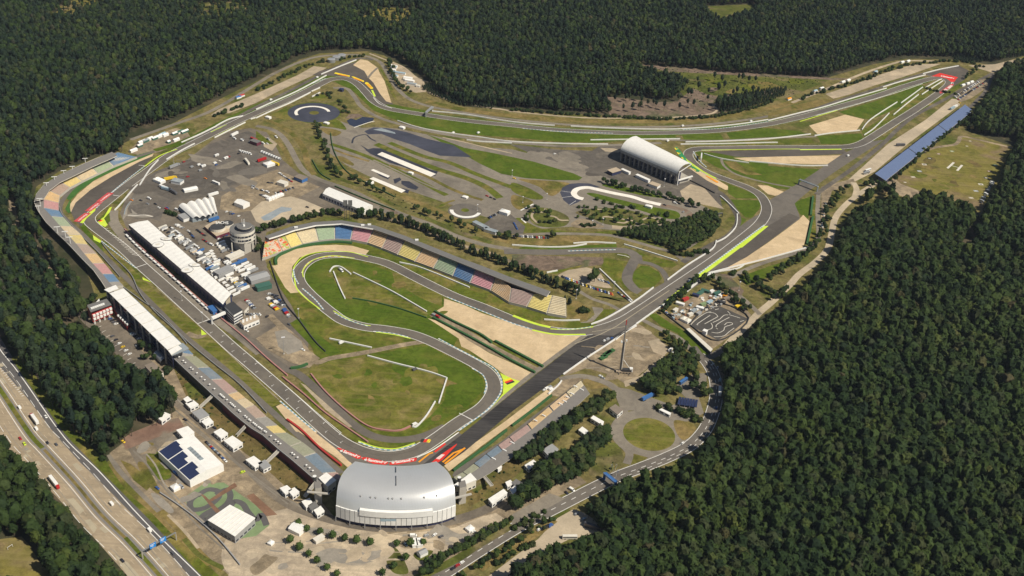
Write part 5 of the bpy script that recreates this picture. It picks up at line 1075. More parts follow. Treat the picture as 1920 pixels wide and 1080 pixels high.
# ---------------- Mercedes stand
ms = empty('grandstand', P((1230, 330)), 'northern grandstand under a white barrel roof on dark pillars', 'grandstand')
A0, A1 = P((1166, 275), 22), P((1272, 322), 22); C0, C1 = P((1195, 252.5), 28), P((1338, 308 if False else 307), 25)
A0, A1 = P((1165, 274), 22), P((1271.5, 321.5), 20); C0, C1 = P((1193, 253), 27), P((1297.5, 308), 25)
for v in (A0, A1, C0, C1): v.z = 0
for k in (0,):
    pf = [(0, 13), (-.02, 17), (.03, 21), (.14, 24.5), (.3, 26.8), (.5, 27.8), (.75, 27.4), (1, 25.5)]; m_ = MB(); m2 = MB(); n = 14
    for i in range(n):
        f = lambda t, u, z: (lambda v: (v.x, v.y, z))(A0.lerp(A1, t).lerp(C0.lerp(C1, t), u))
        for (u0, z0), (u1, z1) in zip(pf, pf[1:]):
            m_.face([f(i/n, u0, z0), f((i+1)/n, u0, z0), f((i+1)/n, u1, z1), f(i/n, u1, z1)], 'roofwhite')
            m2.face([f(i/n, u0, z0-.6), f((i+1)/n, u0, z0-.6), f((i+1)/n, u1, z1-.6), f(i/n, u1, z1-.6)], 'grey')
    m_.build('roof', ms, True); m2.build('soffit', ms)
f = lambda t, u, z: (lambda v: (v.x, v.y, z))(A0.lerp(A1, t).lerp(C0.lerp(C1, t), u))
MB().prism([f(0.01, .3, 0)[:2], f(.99, .3, 0)[:2], f(.99, .12, 0)[:2], f(.01, .12, 0)[:2]], 0, 17, 'bluedark').build('rear_wall', ms)
for k in range(13): a = f((k+.2)/12.6, .06, 0); MB().box(a, (2.2, 4, 15.5), math.atan2((A1-A0).y, (A1-A0).x), 'darkconcrete').build('pillar', ms)
for k in range(12):
    for z in (4, 9): a, b_ = f((k+.3)/12.6, .1, z), f((k+1.1)/12.6, .1, z+3.5); MB().bar(a, b_, .5, 'grey').build('stair', ms)
m_ = MB()
for r in range(12):
    u0 = .3+r*.075; z = 16-r*1.15; m_.prism([f(.01, u0, 0)[:2], f(.99, u0, 0)[:2], f(.99, u0+.075, 0)[:2], f(.01, u0+.075, 0)[:2]], 0, z, 'concrete', 'seat_gy')
m_.build('tier', ms)
m_ = MB(); a = f(1.01, .05, 0); b_ = f(1.01, .9, 0); m_.bar((a[0], a[1], 0), (a[0], a[1], 20), 1.2, 'white'); m_.bar((a[0], a[1], 7), (b_[0]+4, b_[1], 9), 2, 'white', 1.4); m_.bar((a[0], a[1], 19), (b_[0], b_[1], 26), .8, 'white'); m_.build('end_frame', ms)
mk('tan roofed cabin on the asphalt left of the white barrel roofed stand', 1151, 325, 20, -6, 16, 10, 5, roofm='tan', wallm='bluedark', shape='flat', cat='cabin', name='cabin')
mk('white container row beside the tan cabin', 1173, 324, 18, 8, 14, 4, 3.5, shape='flat', cat='container', name='container')
mk('white container row in front of the barrel roofed stand', 1205, 337, 20, 9, 22, 4.5, 4, shape='flat', cat='container', name='container')
mk('cabin with wooden terrace at the end of the container row', 1227, 350, 20, 7, 13, 9, 4, roofm='tan', wallm='white', shape='flat', cat='cabin', name='cabin')
# ---------------- solar roofed stand
ss = empty('grandstand', P((1730, 270)), 'very long stand under a blue solar panel roof beside the pale gravel yard', 'grandstand')
q = [P(p_, z) for p_, z in (((1640.5, 325.5), 9), ((1661, 338.5), 7), ((1824, 207.5), 7), ((1809.5, 196), 9))]
for a, b_ in ((0, .33), (.335, .667), (.672, 1)):
    m_ = MB(); v = [q[0].lerp(q[3], a), q[1].lerp(q[2], a), q[1].lerp(q[2], b_), q[0].lerp(q[3], b_)]
    m_.face(v, 'solarlight'); m_.face([x-Vector((0, 0, .5)) for x in v[::-1]], 'charcoal')
    for i in range(4): m_.face([v[i], v[i]-Vector((0, 0, .5)), v[(i+1) % 4]-Vector((0, 0, .5)), v[(i+1) % 4]], 'cream')
    m_.build('solar_roof', ss)
qq = [tuple(v[:2]) for v in (q[0].lerp(q[1], .35), q[1].lerp(q[0], .05), q[2].lerp(q[3], .05), q[3].lerp(q[2], .35))]
MB().prism(qq, 0, 6, 'bluedark').build('rear_wall', ss)
for k in range(16): p = q[0].lerp(q[3], (k+.5)/16); MB().bar((p.x, p.y, 0), (p.x, p.y, 8.4), .5, 'grey').build('column', ss)
# ---------------- south yard
sb = empty('workshop_hall', P((360, 870)), 'white workshop hall with dark blue solar panels on the motorway side of its roof', 'hall')
q = xy('296.5,847 362,815 419,871 356,902', 7); m_ = MB(); m_.gable(q[0], q[3], q[2], q[1], 0, 7, 10, 'white', 'roofwhite'); m_.build('hall_shell', sb)
q3 = [Vector((*p_, 7)) for p_ in q]; r0, r1 = q3[0].lerp(q3[1], .5), q3[3].lerp(q3[2], .5); r0.z = r1.z = 10
def rf_(u, v): return q3[0].lerp(q3[3], u).lerp(r0.lerp(r1, u), v)+Vector((0, 0, .25))
for u0, u1, tp in ((.01, .3, .92), (.02, .16, 1), (.32, .63, .62), (.32, .5, .85), (.65, .985, .62), (.65, .85, .8)):
    m_ = MB(); m_.face([rf_(u0, .04), rf_(u1, .04), rf_(u1, tp), rf_(u0, tp)], 'solar'); o_ = m_.build('solar_panel', sb); o_.location.z += .05*(tp > .7)
for k in range(5): p = q3[1].lerp(q3[2], .35+k*.08).lerp(r0.lerp(r1, .35+k*.08), .75); MB().box((p.x, p.y, 8.6), (3.4, 4.5, 1.2), .9, 'greyblue').build('roof_light', sb)
block('hall_annexe', 'small white annexe at the north end of the solar workshop hall', 'building', '331,806 352,799 364,810 345,822', 6)
kb = block('kart_hall', 'white ribbed roof hall beside the green kart course', 'hall', '390,975 431,946.5 478,971 440,1005', 8, 'grey', 'roofwhite', lip=.3)
q = [P(p_, 8) for p_ in ((390, 975), (431, 946.5), (478, 971), (440, 1005))]
for k in range(1, 8): a, b_ = q[0].lerp(q[3], k/8), q[1].lerp(q[2], k/8); MB().bar((a.x, a.y, 8.12), (b_.x, b_.y, 8.12), .3, 'cream', .2).build('roof_seam', kb)
block('storage_hall', 'white gabled tent at the wood edge above the red yard', 'tent', '286,776 300,769 319,777 303,789', 5)
for lb, q, h, rm in (('white tent beside the yard road, topmost of the line behind the western stand', '344,748 352,743 362,752 352,756', 4.5, 'roofwhite'), ('white two part tent below the topmost one in the line by the yard road', '348,756 362,750 372,758 357,765', 4.5, 'roofwhite'), ('grey roofed kiosk in the line by the yard road', '360,773 378,765 392,778 374,786', 4.5, 'grey'), ('white flat kiosk after the grey roofed one by the yard road', '378,790 392,782 400,791 386,798', 4, 'roofwhite'),
    ('white tent opposite the solar hall by the yard road', '401,810 414,803 427,812 414,821', 4.5, 'roofwhite'), ('white gabled tent below the one opposite the solar hall', '420,826 436,817 455,830 437,840', 5, 'roofwhite'), ('white tent beside the brown ramp by the yard road', '461,862 476,855 492,867 478,876', 4.5, 'roofwhite'),
    ('white flat hall under the bank south west of the western stand', '484,868 497,862 508,873 494,880', 4.5, 'grey'), ('white tent next to the flat hall under the western bank', '525,915 538,910 547,918 535,926', 4.5, 'roofwhite'), ('second white tent under the western bank, near the silver stand', '541,920 552,914 561,922 549,930', 4.5, 'roofwhite'),
    ('white tent in the shade at the corner of the silver stand', '566,940 580,934 586,943 574,951', 4, 'roofwhite'), ('dark roofed kiosk in the shade at the silver stand', '578,948 590,940 598,950 585,957', 4, 'midgrey'), ('white open tent nearest the west foot of the silver stand', '588,955 602,948 608,958 595,966', 4, 'roofwhite'),
    ('long white hall east of the silver stand on the ring road', '916,935 944,917 951,924 923,944', 5, 'roofwhite'), ('small white tower on the bank east of the silver stand', '930,873 937,869 941,875 934,880', 4, 'roofwhite'), ('white kiosk at the trees east of the silver stand', '948,904 957,900 962,906 952,912', 4, 'roofwhite'),
    ('grey roofed house between the trees of the southern wood', '1018,843 1035,832 1047,842 1030,856', 6, 'grey'), ('white shed north of the grey roofed house in the trees', '1108,784 1113,779 1132,790 1130,797', 4.5, 'roofwhite'), ('white tent row end in the southern wood clearing', '1085,806 1092,800 1103,808 1096,814', 4, 'roofwhite'), ('white tent in the southern wood clearing', '984,872 1000,862 1008,869 992,880', 4, 'roofwhite'),
    ('dark roofed shed at the west end of the southern wood', '960,905 968,898 980,906 972,914', 4.5, 'midgrey'), ('white shed at the west end of the southern wood', '956,918 966,910 972,918 962,926', 4, 'roofwhite'),
    ('square pump house with a brown roof north of the roundabout', '1143,765 1154,758 1168,768 1158,777', 5, 'brownroof'), ('white container pair north of the roundabout', '1236,768 1241,766 1258,774 1256,778', 3.5, 'roofwhite')):
    block('kiosk', lb, 'kiosk', q, h, 'white', rm)
mk('white peaked tent on the sandy plaza', 558, 995, 16, 8, 11, 9, 5, shape='gable'); mk('cream kiosk trailer among the plaza trees', 598, 1014, 14, -8, 8, 4, 3.5, roofm='cream', wallm='cream', shape='flat', cat='kiosk', name='kiosk')
mk('tiny white tent on the western plaza', 508, 1020, 8, 4, 4, 4, 3); mk('small white house with a grey roof on the southern plaza', 792, 1040, 12, -6, 7, 5, 4.5, roofm='grey', shape='gable', cat='hut', name='hut')
mk('white kiosk on the eastern plaza by the ring road', 881, 994, 8, -5, 6, 5, 3.6); mk('round white tent south of the workshop hall', 329, 917, 10, -5, 6, 6, 4)
for k, (x, y) in enumerate(((777, 1021), (786, 1021))): mk(('left' if k == 0 else 'right')+' one of two pale flat awnings between the plaza cars', x, y, 2, 10, 8, 4, 3, shape='flat', cat='awning', name='awning')
sr = empty('solar_rack', P((1292, 753)), 'black solar panel rack on the service lot by the main road', 'solar panels')
q = [P(p_, 3) for p_ in ((1273, 743), (1309, 749), (1307, 763), (1270, 757))]
for k in range(7):
    m_ = MB(); a, b_ = (k+.06)/7, (k+.94)/7; m_.prism([tuple(q[0].lerp(q[1], a)[:2]), tuple(q[0].lerp(q[1], b_)[:2]), tuple(q[3].lerp(q[2], b_)[:2]), tuple(q[3].lerp(q[2], a)[:2])], 2.2, 2.6, 'solar', 'solar', True); m_.build('panel', sr)
for k in range(4): p = q[3].lerp(q[2], (k+.5)/4); MB().bar((p.x, p.y, 0), (p.x, p.y, 2.3), .3, 'grey').build('post', sr)
block('kart_pit_hall', 'long pale shed along the edge of the rental kart track', 'shed', '1287,617 1293,615 1336,654 1332,659', 4, 'bluedark', 'cream')
mk('cream tents at the corner of the scrap yard', 1285, 602, 10, 5, 10, 7, 4, roofm='cream', n=2); mk('small white tower at the rim of the rental kart track', 1321, 627, 8, 3, 4, 4, 5, shape='flat', cat='hut', name='hut')
for k, (x, y, c1, l) in enumerate(((1275, 572, 'white', 9), (1285, 563, 'red', 8), (1312, 552, 'greentent', 11), (1322, 548, 'greentent', 9), (1344, 552, 'greentent', 9), (1352, 556, 'white', 7), (1357, 557, 'orangepaint', 6), (1362, 562, 'brownroof', 9), (1300, 585, 'greyblue', 7), (1312, 580, 'white', 8), (1318, 573, 'kartgreen', 7), (1330, 569, 'lightblue', 8), (1352, 569, 'charcoal', 9), (1383, 577, 'caryellow', 6), (1266, 584, 'cream', 6), (1304, 556, 'navy', 7), (1294, 592, 'cream', 6), (1310, 590, 'grey', 6), (1392, 583, 'carblack', 5), (1334, 549, 'white', 5))):
    w_ = {'white': 'white', 'red': 'red', 'greentent': 'dark green', 'orangepaint': 'orange', 'brownroof': 'brown', 'greyblue': 'grey blue', 'kartgreen': 'light green', 'lightblue': 'pale blue', 'charcoal': 'charcoal', 'caryellow': 'yellow', 'cream': 'cream', 'navy': 'navy', 'grey': 'grey', 'carblack': 'black'}[c1]
    mk(f'{w_} storage container in the scrap yard, {ORD2[k]} from its west corner', x, y, 10, [3, -4, -6][k % 3], l, 3.2, 3, roofm=c1, wallm=c1, shape='flat', cat='container', name='container')
for k in range(60):
    u = rnd.random(); x = 1262+u*95+rnd.uniform(-4, 4); y = 592-u*42+rnd.uniform(-8, 8) if k % 2 else 598-u*30+rnd.uniform(-4, 4)
    c, d, a = frame(x, y, 5, rnd.uniform(-5, 5)); m_ = MB(); c1 = rnd.choice(['white', 'cream', 'grey', 'lightblue', 'tan', 'charcoal', 'wood', 'white'])
    m_.box((c.x, c.y, .2), (rnd.uniform(2, 4), rnd.uniform(1, 2.4), rnd.uniform(.8, 2)), a, c1); m_.box((c.x+1.2, c.y+1, .2), (1.2, 1, .9), a+.5, c1)
    tag(m_.build('scrap_pile'), 'pile of stored scrap and building parts lying in the scrap yard', 'scrap pile', 'scrap piles in the storage yard')
# northern vendor lots
for k, (x, y, l, w_, c1) in enumerate(((735, 125, 8, 6, 'white'), (739, 128, 9, 5, 'lightblue'), (737, 133, 9, 5, 'roofwhite'), (748, 138.5, 22, 4, 'lightblue'), (741, 144, 9, 5, 'lightblue'), (765, 148, 14, 6, 'white'), (768, 153, 15, 6, 'roofwhite'), (772, 159, 15, 6, 'greyblue'), (784, 163, 6, 4, 'cream'), (742, 126, 6, 4, 'cream'), (764, 151, 14, 5, 'cream'))):
    mk(f'{["north", "upper", "third", "long", "lower", "broad", "middle", "southern", "last", "small", "narrow"][k]} {"pale blue" if c1 == "lightblue" else "white" if "white" in c1 else "grey" if c1 == "greyblue" else "cream"} sales tent on the gravel lot behind turn two', x, y, 10, 1.5, l, w_, 4, roofm=c1, shape='gable')
for k, (x, y, l, c1) in enumerate(((266, 268, 12, 'white'), (273, 266, 10, 'greyblue'), (281, 262, 9, 'white'), (290, 261, 9, 'white'), (297, 258, 12, 'white'), (304, 254, 11, 'lightblue'), (310, 255, 9, 'white'), (328, 252, 10, 'white'), (338, 249, 10, 'greentent'), (346, 248.5, 12, 'roofwhite'), (330, 264, 10, 'roofwhite'), (262, 275, 8, 'white'), (250, 284, 11, 'roofwhite'), (316, 268, 5, 'white'))):
    mk(f'{["first", "second", "third", "fourth", "fifth", "sixth", "seventh", "eighth", "ninth", "tenth", "large", "lower", "lowest", "tiny"][k]} sales tent from the left on the lot beyond the north stand', x, y, 10, -4, l, 4.5, 4, roofm=c1, wallm='greentent' if k % 2 else 'white', shape='gable')
for k, (x, y) in enumerate(((621.5, 116), (631, 111.5), (641, 108))):
    t = empty('storage_tank', P((x, y)), f'{["left", "middle", "right"][k]} one of three round grey water tanks by the wood', 'tank', 'round tanks by the wood'); MB().cyl(P((x, y)), 6.5, 0, 5, 'steel', 'grey', 20).build('shell', t); MB().cyl(P((x, y)), 6.7, 5, 5.5, 'grey', 'carsilver', 20, 5.4).build('lid', t)
for lb, x, y, l, w_, h in (('small white pavilion at the lot corner of the training ground', 946, 401, 12, 8, 6), ('white box office beside the bluish course strip', 754, 241, 8, 5, 4), ('tiny white shelter by the skid circle', 612, 232, 8, 5, 3), ('small white cabin inside the hairpin loop island', 1216, 389, 9, 5, 4), ('white shelter on the training ground verge', 872, 371, 7, 5, 3), ('small cabin beside the white wet strip', 770, 326, 7, 4, 3.4), ('small white cabin left of the lower wet strip', 694, 344, 8, 6, 4), ('orange striped cabin by the northern inner wall', 503, 222, 8, 5, 4)):
    mk(lb, x, y, 10, 3, l, w_, h)
mk('long blue grey garage by the training ground lot', 901, 426, 20, 10, 22, 6, 4, roofm='greyblue', shape='flat', cat='garage', name='garage'); mk('second blue grey garage south of the long one', 920, 436, 20, 6, 16, 6, 4, roofm='greyblue', shape='flat', cat='garage', name='garage')
mk('solar topped square hut inside turn two', 640, 171, 10, 2, 6, 6, 4, roofm='solar', wallm='bluedark', shape='flat', cat='hut', name='hut')
for k, (x, y, c1) in enumerate(((1528, 172, 'lightblue'), (1540, 167, 'white'), (1580, 155, 'white'), (1590, 152, 'white'), (1641, 136, 'lightblue'), (1691, 118, 'white'), (1702, 116, 'white'), (1479, 187, 'orangepaint'), (447, 184, 'truckblue'), (453, 181, 'red'), (1869, 161, 'white'), (1805, 161, 'white'), (1814, 158, 'white'), (1821, 155, 'white'))):
    w_ = {'lightblue': 'pale blue', 'white': 'white', 'orangepaint': 'orange', 'truckblue': 'blue', 'red': 'red'}[c1]
    mk(f'{w_} sales stand by the outer service road, number {["one", "two", "three", "four", "five", "six", "seven", "eight", "nine", "ten", "eleven", "twelve", "thirteen", "fourteen"][k]} going clockwise', x, y, 10, -3, 9, 4.5, 3.6, roofm=c1, shape='gable', cat='stand', name='sales_stand')
# ================================================================ CRANE, MASTS, BRIDGES, SIGNS
cr_ = empty('mobile_crane', P((1168, 698)), 'tall mobile crane with its black telescopic boom raised beside the drag strip', 'crane')
b0 = P((1164, 697)); top = P((1175, 600), 58); top.z = 58; c, d, a = frame(1169, 699, 14, 1)
MB().box((c.x, c.y, .8), (15, 3, 1.6), a, 'tan').build('chassis', cr_)
for k in range(5):
    for s_ in (-1.4, 1.4):
        p = c+d*(-6+k*3)+Vector((-d.y, d.x, 0))*s_; MB().bar(p+Vector((0, -.3, .7)), p+Vector((0, .3, .7)), 1.3, 'rubber').build('wheel', cr_)
MB().box((c.x+3, c.y, 2.4), (9, 3.2, 2.6), a, 'charcoal').build('superstructure', cr_); MB().box((c.x+7, c.y, 2.4), (3, 3, 4), a, 'white').build('counterweight', cr_)
for s_ in (-1, 1):
    for k in (-5, 5): p = c+d*k; MB().bar((p.x, p.y, .6), (p.x-d.y*4.5*s_, p.y+d.x*4.5*s_, .4), .5, 'charcoal').build('outrigger', cr_)
fo = Vector((c.x+d.x*-3.5, c.y+d.y*-3.5, 4)); m1 = fo.lerp(top, .1); m2 = fo.lerp(top, .56); m3 = fo.lerp(top, .9)
MB().bar(fo, m2, 1.7, 'charcoal').build('boom', cr_); MB().bar(m2, m3, 1.1, 'midgrey').build('boom_extension', cr_); MB().bar(m3, top, .8, 'carred').build('boom_tip', cr_)
MB().bar(fo+Vector((1.4, 0, 0)), m2+Vector((1.4, 0, 0)), .35, 'white').build('guy_rod', cr_); MB().bar(Vector((c.x+6, c.y, 5)), fo.lerp(top, .2)+Vector((2, 0, 0)), .4, 'white').build('guy_rod', cr_); MB().box((m2.x-2, m2.y, m2.z-1), (1.6, 1.6, 2), 0, 'white').build('winch', cr_); MB().box((m2.x+2.4, m2.y, m2.z+1), (1.4, 1.4, 1.8), 0, 'white').build('winch', cr_)
def mast(x, y, h, lb, grp=None, hd=3.0):
    p = P((x, y)); z = gz(p.x, p.y); t = empty('light_mast', (p.x, p.y, z), lb, 'light mast', grp); MB().cyl(p, .28, z, z+h, 'grey', n=6, r2=.16).build('pole', t); MB().box((p.x, p.y, z+h), (hd, .6, .9), .4, 'lamp').build('lamp_head', t); MB().box((p.x, p.y, z), (1.6, 1.6, .5), 0, 'concrete').build('foot', t)
mast(532.5, 664, 19, 'tall slim light mast on the dirt lot inside the pit exit', None, 3.4)
ords = ['first', 'second', 'third', 'fourth', 'fifth', 'sixth', 'seventh', 'eighth', 'ninth', 'tenth', 'eleventh', 'twelfth', 'thirteenth', 'fourteenth', 'fifteenth', 'sixteenth', 'seventeenth', 'eighteenth', 'nineteenth', 'twentieth', 'twenty first', 'twenty second', 'twenty third', 'twenty fourth', 'twenty fifth', 'twenty sixth', 'twenty seventh', 'twenty eighth', 'twenty ninth', 'thirtieth']
for k, (x, y) in enumerate(((341, 564), (380, 604), (560, 597), (326, 306), (1080, 560), (1150, 545), (1245, 350), (1385, 545))): mast(x, y, 11, f'{ords[k]} of the plain trackside lamp posts counted from the left paddock', None, 1.6)
for k, (x, y) in enumerate(((1025, 374), (980, 380), (895, 395), (1110, 425), (1130, 421), (912, 478), (960, 330))): mast(x, y, 8, f'{ords[k]} short lamp post on the training ground lawns', None, 1.4)
fl = empty('floodlight_tower', P((652, 415)), 'pair of dark lattice floodlight racks standing behind the curved stand', 'floodlight')
for x in (648, 657):
    p = P((x, 412)); 
    m_ = MB()
    for s_ in (-1.2, 1.2): m_.bar((p.x+s_, p.y, 0), (p.x+s_, p.y, 26), .4, 'charcoal')
    for k in range(7): m_.bar((p.x-1.2, p.y, 3+k*3.4), (p.x+1.2, p.y, 5+k*3.4), .3, 'charcoal')
    m_.build('lattice', fl); MB().box((p.x, p.y, 19), (5, .8, 7), .2, 'midgrey').build('lamp_rack', fl)
def bridge(a, b_, z, w_, lb, mat='white', cat='bridge', n=2):
    A, Bq = P(a, z), P(b_, z); t = empty('footbridge', ((A.x+Bq.x)/2, (A.y+Bq.y)/2, 0), lb, cat); MB().bar(A, Bq, w_, mat, 1).build('deck', t)
    d = (Bq-A).normalized(); s = Vector((-d.y, d.x, 0))*w_*.48
    for q in (s, -s): MB().bar(A+q+Vector((0, 0, 1.1)), Bq+q+Vector((0, 0, 1.1)), .2, 'steel').build('railing', t)
    for v in (A, Bq): MB().bar((v.x, v.y, 0), (v.x, v.y, z), w_*.6, mat).build('pier', t)
bridge((799, 211), (811.5, 200), 7, 3.5, 'pale footbridge across the track after turn two', 'carsilver')
bridge((1499, 336.5), (1534, 350), 7, 2.5, 'light gantry bridge across the return straight by the solar stand', 'greyblue')
bridge((1316, 287), (1315, 296), 6, 2, 'small white gantry at the apex of the northern hairpin', 'white')
bridge((1134, 887), (1155, 904), 7, 3.5, 'blue footbridge with flags over the main road', 'truckblue')
for k, (x, y, c1) in enumerate(((1144, 884, 'signblue'), (1149, 887, 'orangepaint'), (1153, 884, 'white'), (1155, 894, 'signblue'))): p = P((x, y)); m_ = MB().bar((p.x, p.y, 0), (p.x, p.y, 8), .2, 'white'); m_.bar((p.x+.9, p.y, 5), (p.x+.9, p.y, 8), 1.5, c1, .1); tag(m_.build('flag'), f'{["blue", "orange", "white", "lower blue"][k]} flag on its pole beside the road footbridge', 'flag')
bridge((1340, 402), (1355, 400), 5, 1.5, 'dark portal over the lane into the training ground', 'charcoal')
for k, (x0, y0, x1, y1) in enumerate(((363, 783, 380, 766), (496, 855, 525, 848), (572, 932, 595, 903))): pass
for k, (a, b_) in enumerate((((374, 765), (399, 742)), ((443, 818), (460, 800)), ((496, 871), (524, 844)), ((571, 932), (594, 903)), ((902, 887), (922, 911)))):
    A, Bq = P(a, 0), P(b_, 7); t = empty('staircase', A, f'{["northernmost", "second", "third", "fourth", "eastern"][k]} concrete staircase up the grass bank to a stand', 'stairs'); MB().bar(A, Bq, 3, 'concrete', .6).build('flight', t)
    d = (Bq-A).normalized(); s = Vector((-d.y, d.x, 0)).normalized()*1.4
    for q in (s, -s): MB().bar(A+q+Vector((0, 0, .8)), Bq+q+Vector((0, 0, .8)), .25, 'cream').build('handrail', t)
sg_ = empty('sign_gantry', P((275, 1047)), 'overhead motorway gantry arm with two blue direction signs', 'road sign')
A, Bq = P((272, 1043), 0), P((328, 1008), 0); A = P((268, 1048)); Bq = P((331, 1013))
for v in (A, Bq): MB().bar((v.x, v.y, 0), (v.x, v.y, 8), .7, 'concrete').build('post', sg_)
MB().bar((A.x, A.y, 8), (Bq.x, Bq.y, 8), .8, 'steel').build('beam', sg_)
for t0, t1 in ((.22, .4), (.52, .7)):
    a, b_ = A.lerp(Bq, t0), A.lerp(Bq, t1); d = (b_-a).normalized(); n_ = Vector((d.y, -d.x, 0)); m_ = MB(); th = .25
    q = [a+n_*.6, b_+n_*.6, b_+n_*(.6+th), a+n_*(.6+th)]; m_.prism([tuple(v[:2]) for v in q], 6, 10.6, 'signblue', 'signblue', True); s_ = m_.build('sign_panel', sg_)
    m_ = MB(); o = n_*(.66+th)
    for z0, z1, u0, u1 in ((9.4, 9.9, .1, .8), (8.3, 8.8, .1, .62), (6.8, 7.6, .42, .5)): m_.face([(a.lerp(b_, u0)+o).to_tuple()[:2]+(z0,), (a.lerp(b_, u1)+o).to_tuple()[:2]+(z0,), (a.lerp(b_, u1)+o).to_tuple()[:2]+(z1,), (a.lerp(b_, u0)+o).to_tuple()[:2]+(z1,)], 'whitepaint')
    m_.build('sign_legend', s_)
gp = P((15, 1031)); t = empty('football_goal', gp, 'white football goal on the dry pasture by the motorway wood', 'goal'); q = P((24, 1025)); MB().bar((gp.x, gp.y, 2.4), (q.x, q.y, 2.4), .2, 'white').build('crossbar', t)
for v in (gp, q): MB().bar((v.x, v.y, 0), (v.x, v.y, 2.4), .2, 'white').build('goalpost', t)
# ================================================================ BARRIERS
wl = [('white', q, lb) for q, lb in (
 ('406,237 376,252 340,268', 'start of the upper straight, outer side'), ('405,237 430,224 456,218', 'outer side of the upper straight'), ('402,259 430,245 460,230', 'inner side of the upper straight'), ('480,222 510,208 545,193 582,174', 'inner side of the straight into turn two'), ('584,172 600,165', 'inside of turn two'), ('585,182 600,174', 'short wall inside turn two'),
 ('480,206 520,188 560,170 612,142', 'outer edge of the straight into turn two'), ('602,140 640,124 668,113', 'outer edge of the turn two run-off'), ('480,221 470,224', 'inner kink'), 
 ('810,209 870,215 960,229 1040,236', 'outside the northern bend, west part'), ('1070,237 1150,241 1240,243 1300,241 1380,234 1440,225', 'outside the northern bend, middle part'), ('1440,227 1500,212 1545,201 1600,184 1662,166', 'outside the northern bend, east part'), ('1655,164 1690,153 1735,141', 'last straight to the far hairpin'), ('1730,139 1760,131 1797,124', 'behind the far hairpin'),
 ('745,227 785,240 840,250 900,258 960,266 1060,270 1140,271', 'inner service road, upper line'), ('875,263 900,266 960,269', 'inner service road, lower line'), ('1107,263 1180,262 1275,261', 'north of the barrel roofed stand'), ('1285,267 1360,265 1440,261 1520,252', 'between the two northern straights'), ('1276,271 1360,270 1440,268 1458,268', 'above the northern hairpin'), ('1527,255 1560,250 1612,245', 'beside the gravel triangle'),
 ('1616,244 1633,224 1682,192', 'between the far straights, upper'), ('1620,254 1640,240 1667,213', 'between the far straights, lower'), ('1675,216 1700,195 1722,178', 'long inner wall of the far hairpin'), ('1689,194 1730,164', 'upper inner wall of the far hairpin'), ('1735,165 1760,151 1766,149', 'tip wall inside the far hairpin'), ('1728,178 1768,152', 'second tip wall inside the far hairpin'),
 ('1320,289 1352,298 1404,306', 'inside the northern hairpin'), ('1405,303 1440,306 1500,311 1552,311', 'under the gravel wedge'), ('258,347 248,358 224,386 215,395', 'paddock wall at the first corner'), ('297,301 280,320 262,348', 'paddock wall before the first corner'), ('365,270 340,283 312,300', 'paddock wall along the upper straight'),
 ('618,511 626,501 640,502 658,515', 'angle of white wall inside the hairpin lawn'), ('625,510 637,540 647,561', 'short wall across the hairpin lawn'), ('662,512 700,530 740,550 800,585', 'long wall across the hairpin lawn'), ('749,493 780,500 820,515 880,540', 'foot of the curved stand'), ('618,636 660,645 697,653', 'beside the dirt link road'), 
 ('689,668 740,682 800,697 838,710', 'long white wall across the round lawn'), ('838,710 830,735 823,757', 'downward leg of the round lawn wall'), ('816,754 800,780 782,800 773,801', 'southern wall of the round lawn'), ('1108,609 1140,596 1190,566 1225,540', 'inner side of the return straight'), ('1251,526 1290,497 1335,468 1343,452', 'inner side of the return straight, upper part'), ('1343,455 1362,445 1380,425 1382,402', 'inside of the return bend'), ('1350,368 1362,378 1385,401', 'double wall by the return bend'),
 ('1056,703 1100,672 1140,646 1192,610', 'outer edge of the drag strip'), ('1154,638 1170,625 1193,612', 'second line beside the crane yard'), ('1192,609 1240,575 1285,546 1320,520', 'outer side of the return straight'), ('1328,513 1380,500 1440,485 1516,464', 'below the big gravel trap'), ('1284,551 1330,515 1380,505 1395,497', 'edge wall below the straight'), ('1028,740 1045,725 1053,715', 'at the east stand head'), ('1020,600 1055,602 1087,601', 'foot of the curved stand, east end'),
 ('960,460 1020,464 1070,463 1100,458', 'south edge of the training ground'), ('1075,457 1110,455 1155,457', 'south edge of the training ground, second'), ('1170,459 1200,468 1260,487 1270,490', 'by the wooded island'), ('1124,505 1150,530 1185,565', 'east side of the full car park'), ('1025,512 1045,508', 'short wall at the car park head'))]
for mt, q, lb in wl:
    wall('barrier', q, f'white barrier wall, {lb}'[:110], w=1.15, h=.8)
for q, lb in (('234,430 262,462 300,497 340,533 380,568 420,602 460,635 500,672 539,705', 'long red and white pit wall along the start straight'), ('530,708 570,740 610,775 655,806 690,830', 'red and white wall between the track and the pit exit'), ('583,702 610,735 650,772 690,800 725,808 750,808 770,800', 'red and white wall along the west of the round lawn')):
    wall('pit_wall', q, lb, 'wall', 1.2, .8, 'redwhite')
wall('pit_wall', '538,788 565,808 600,842 640,874', 'red advertising wall in front of the western stand', 'wall', 1.6, 1.2, 'red')
pw = smooth(PL('236,442 262,468 300,502 340,537 378,572 392,585'), 8); sg2 = [0]
for i in range(len(pw)-1): sg2.append(sg2[-1]+(pw[i+1]-pw[i]).length)
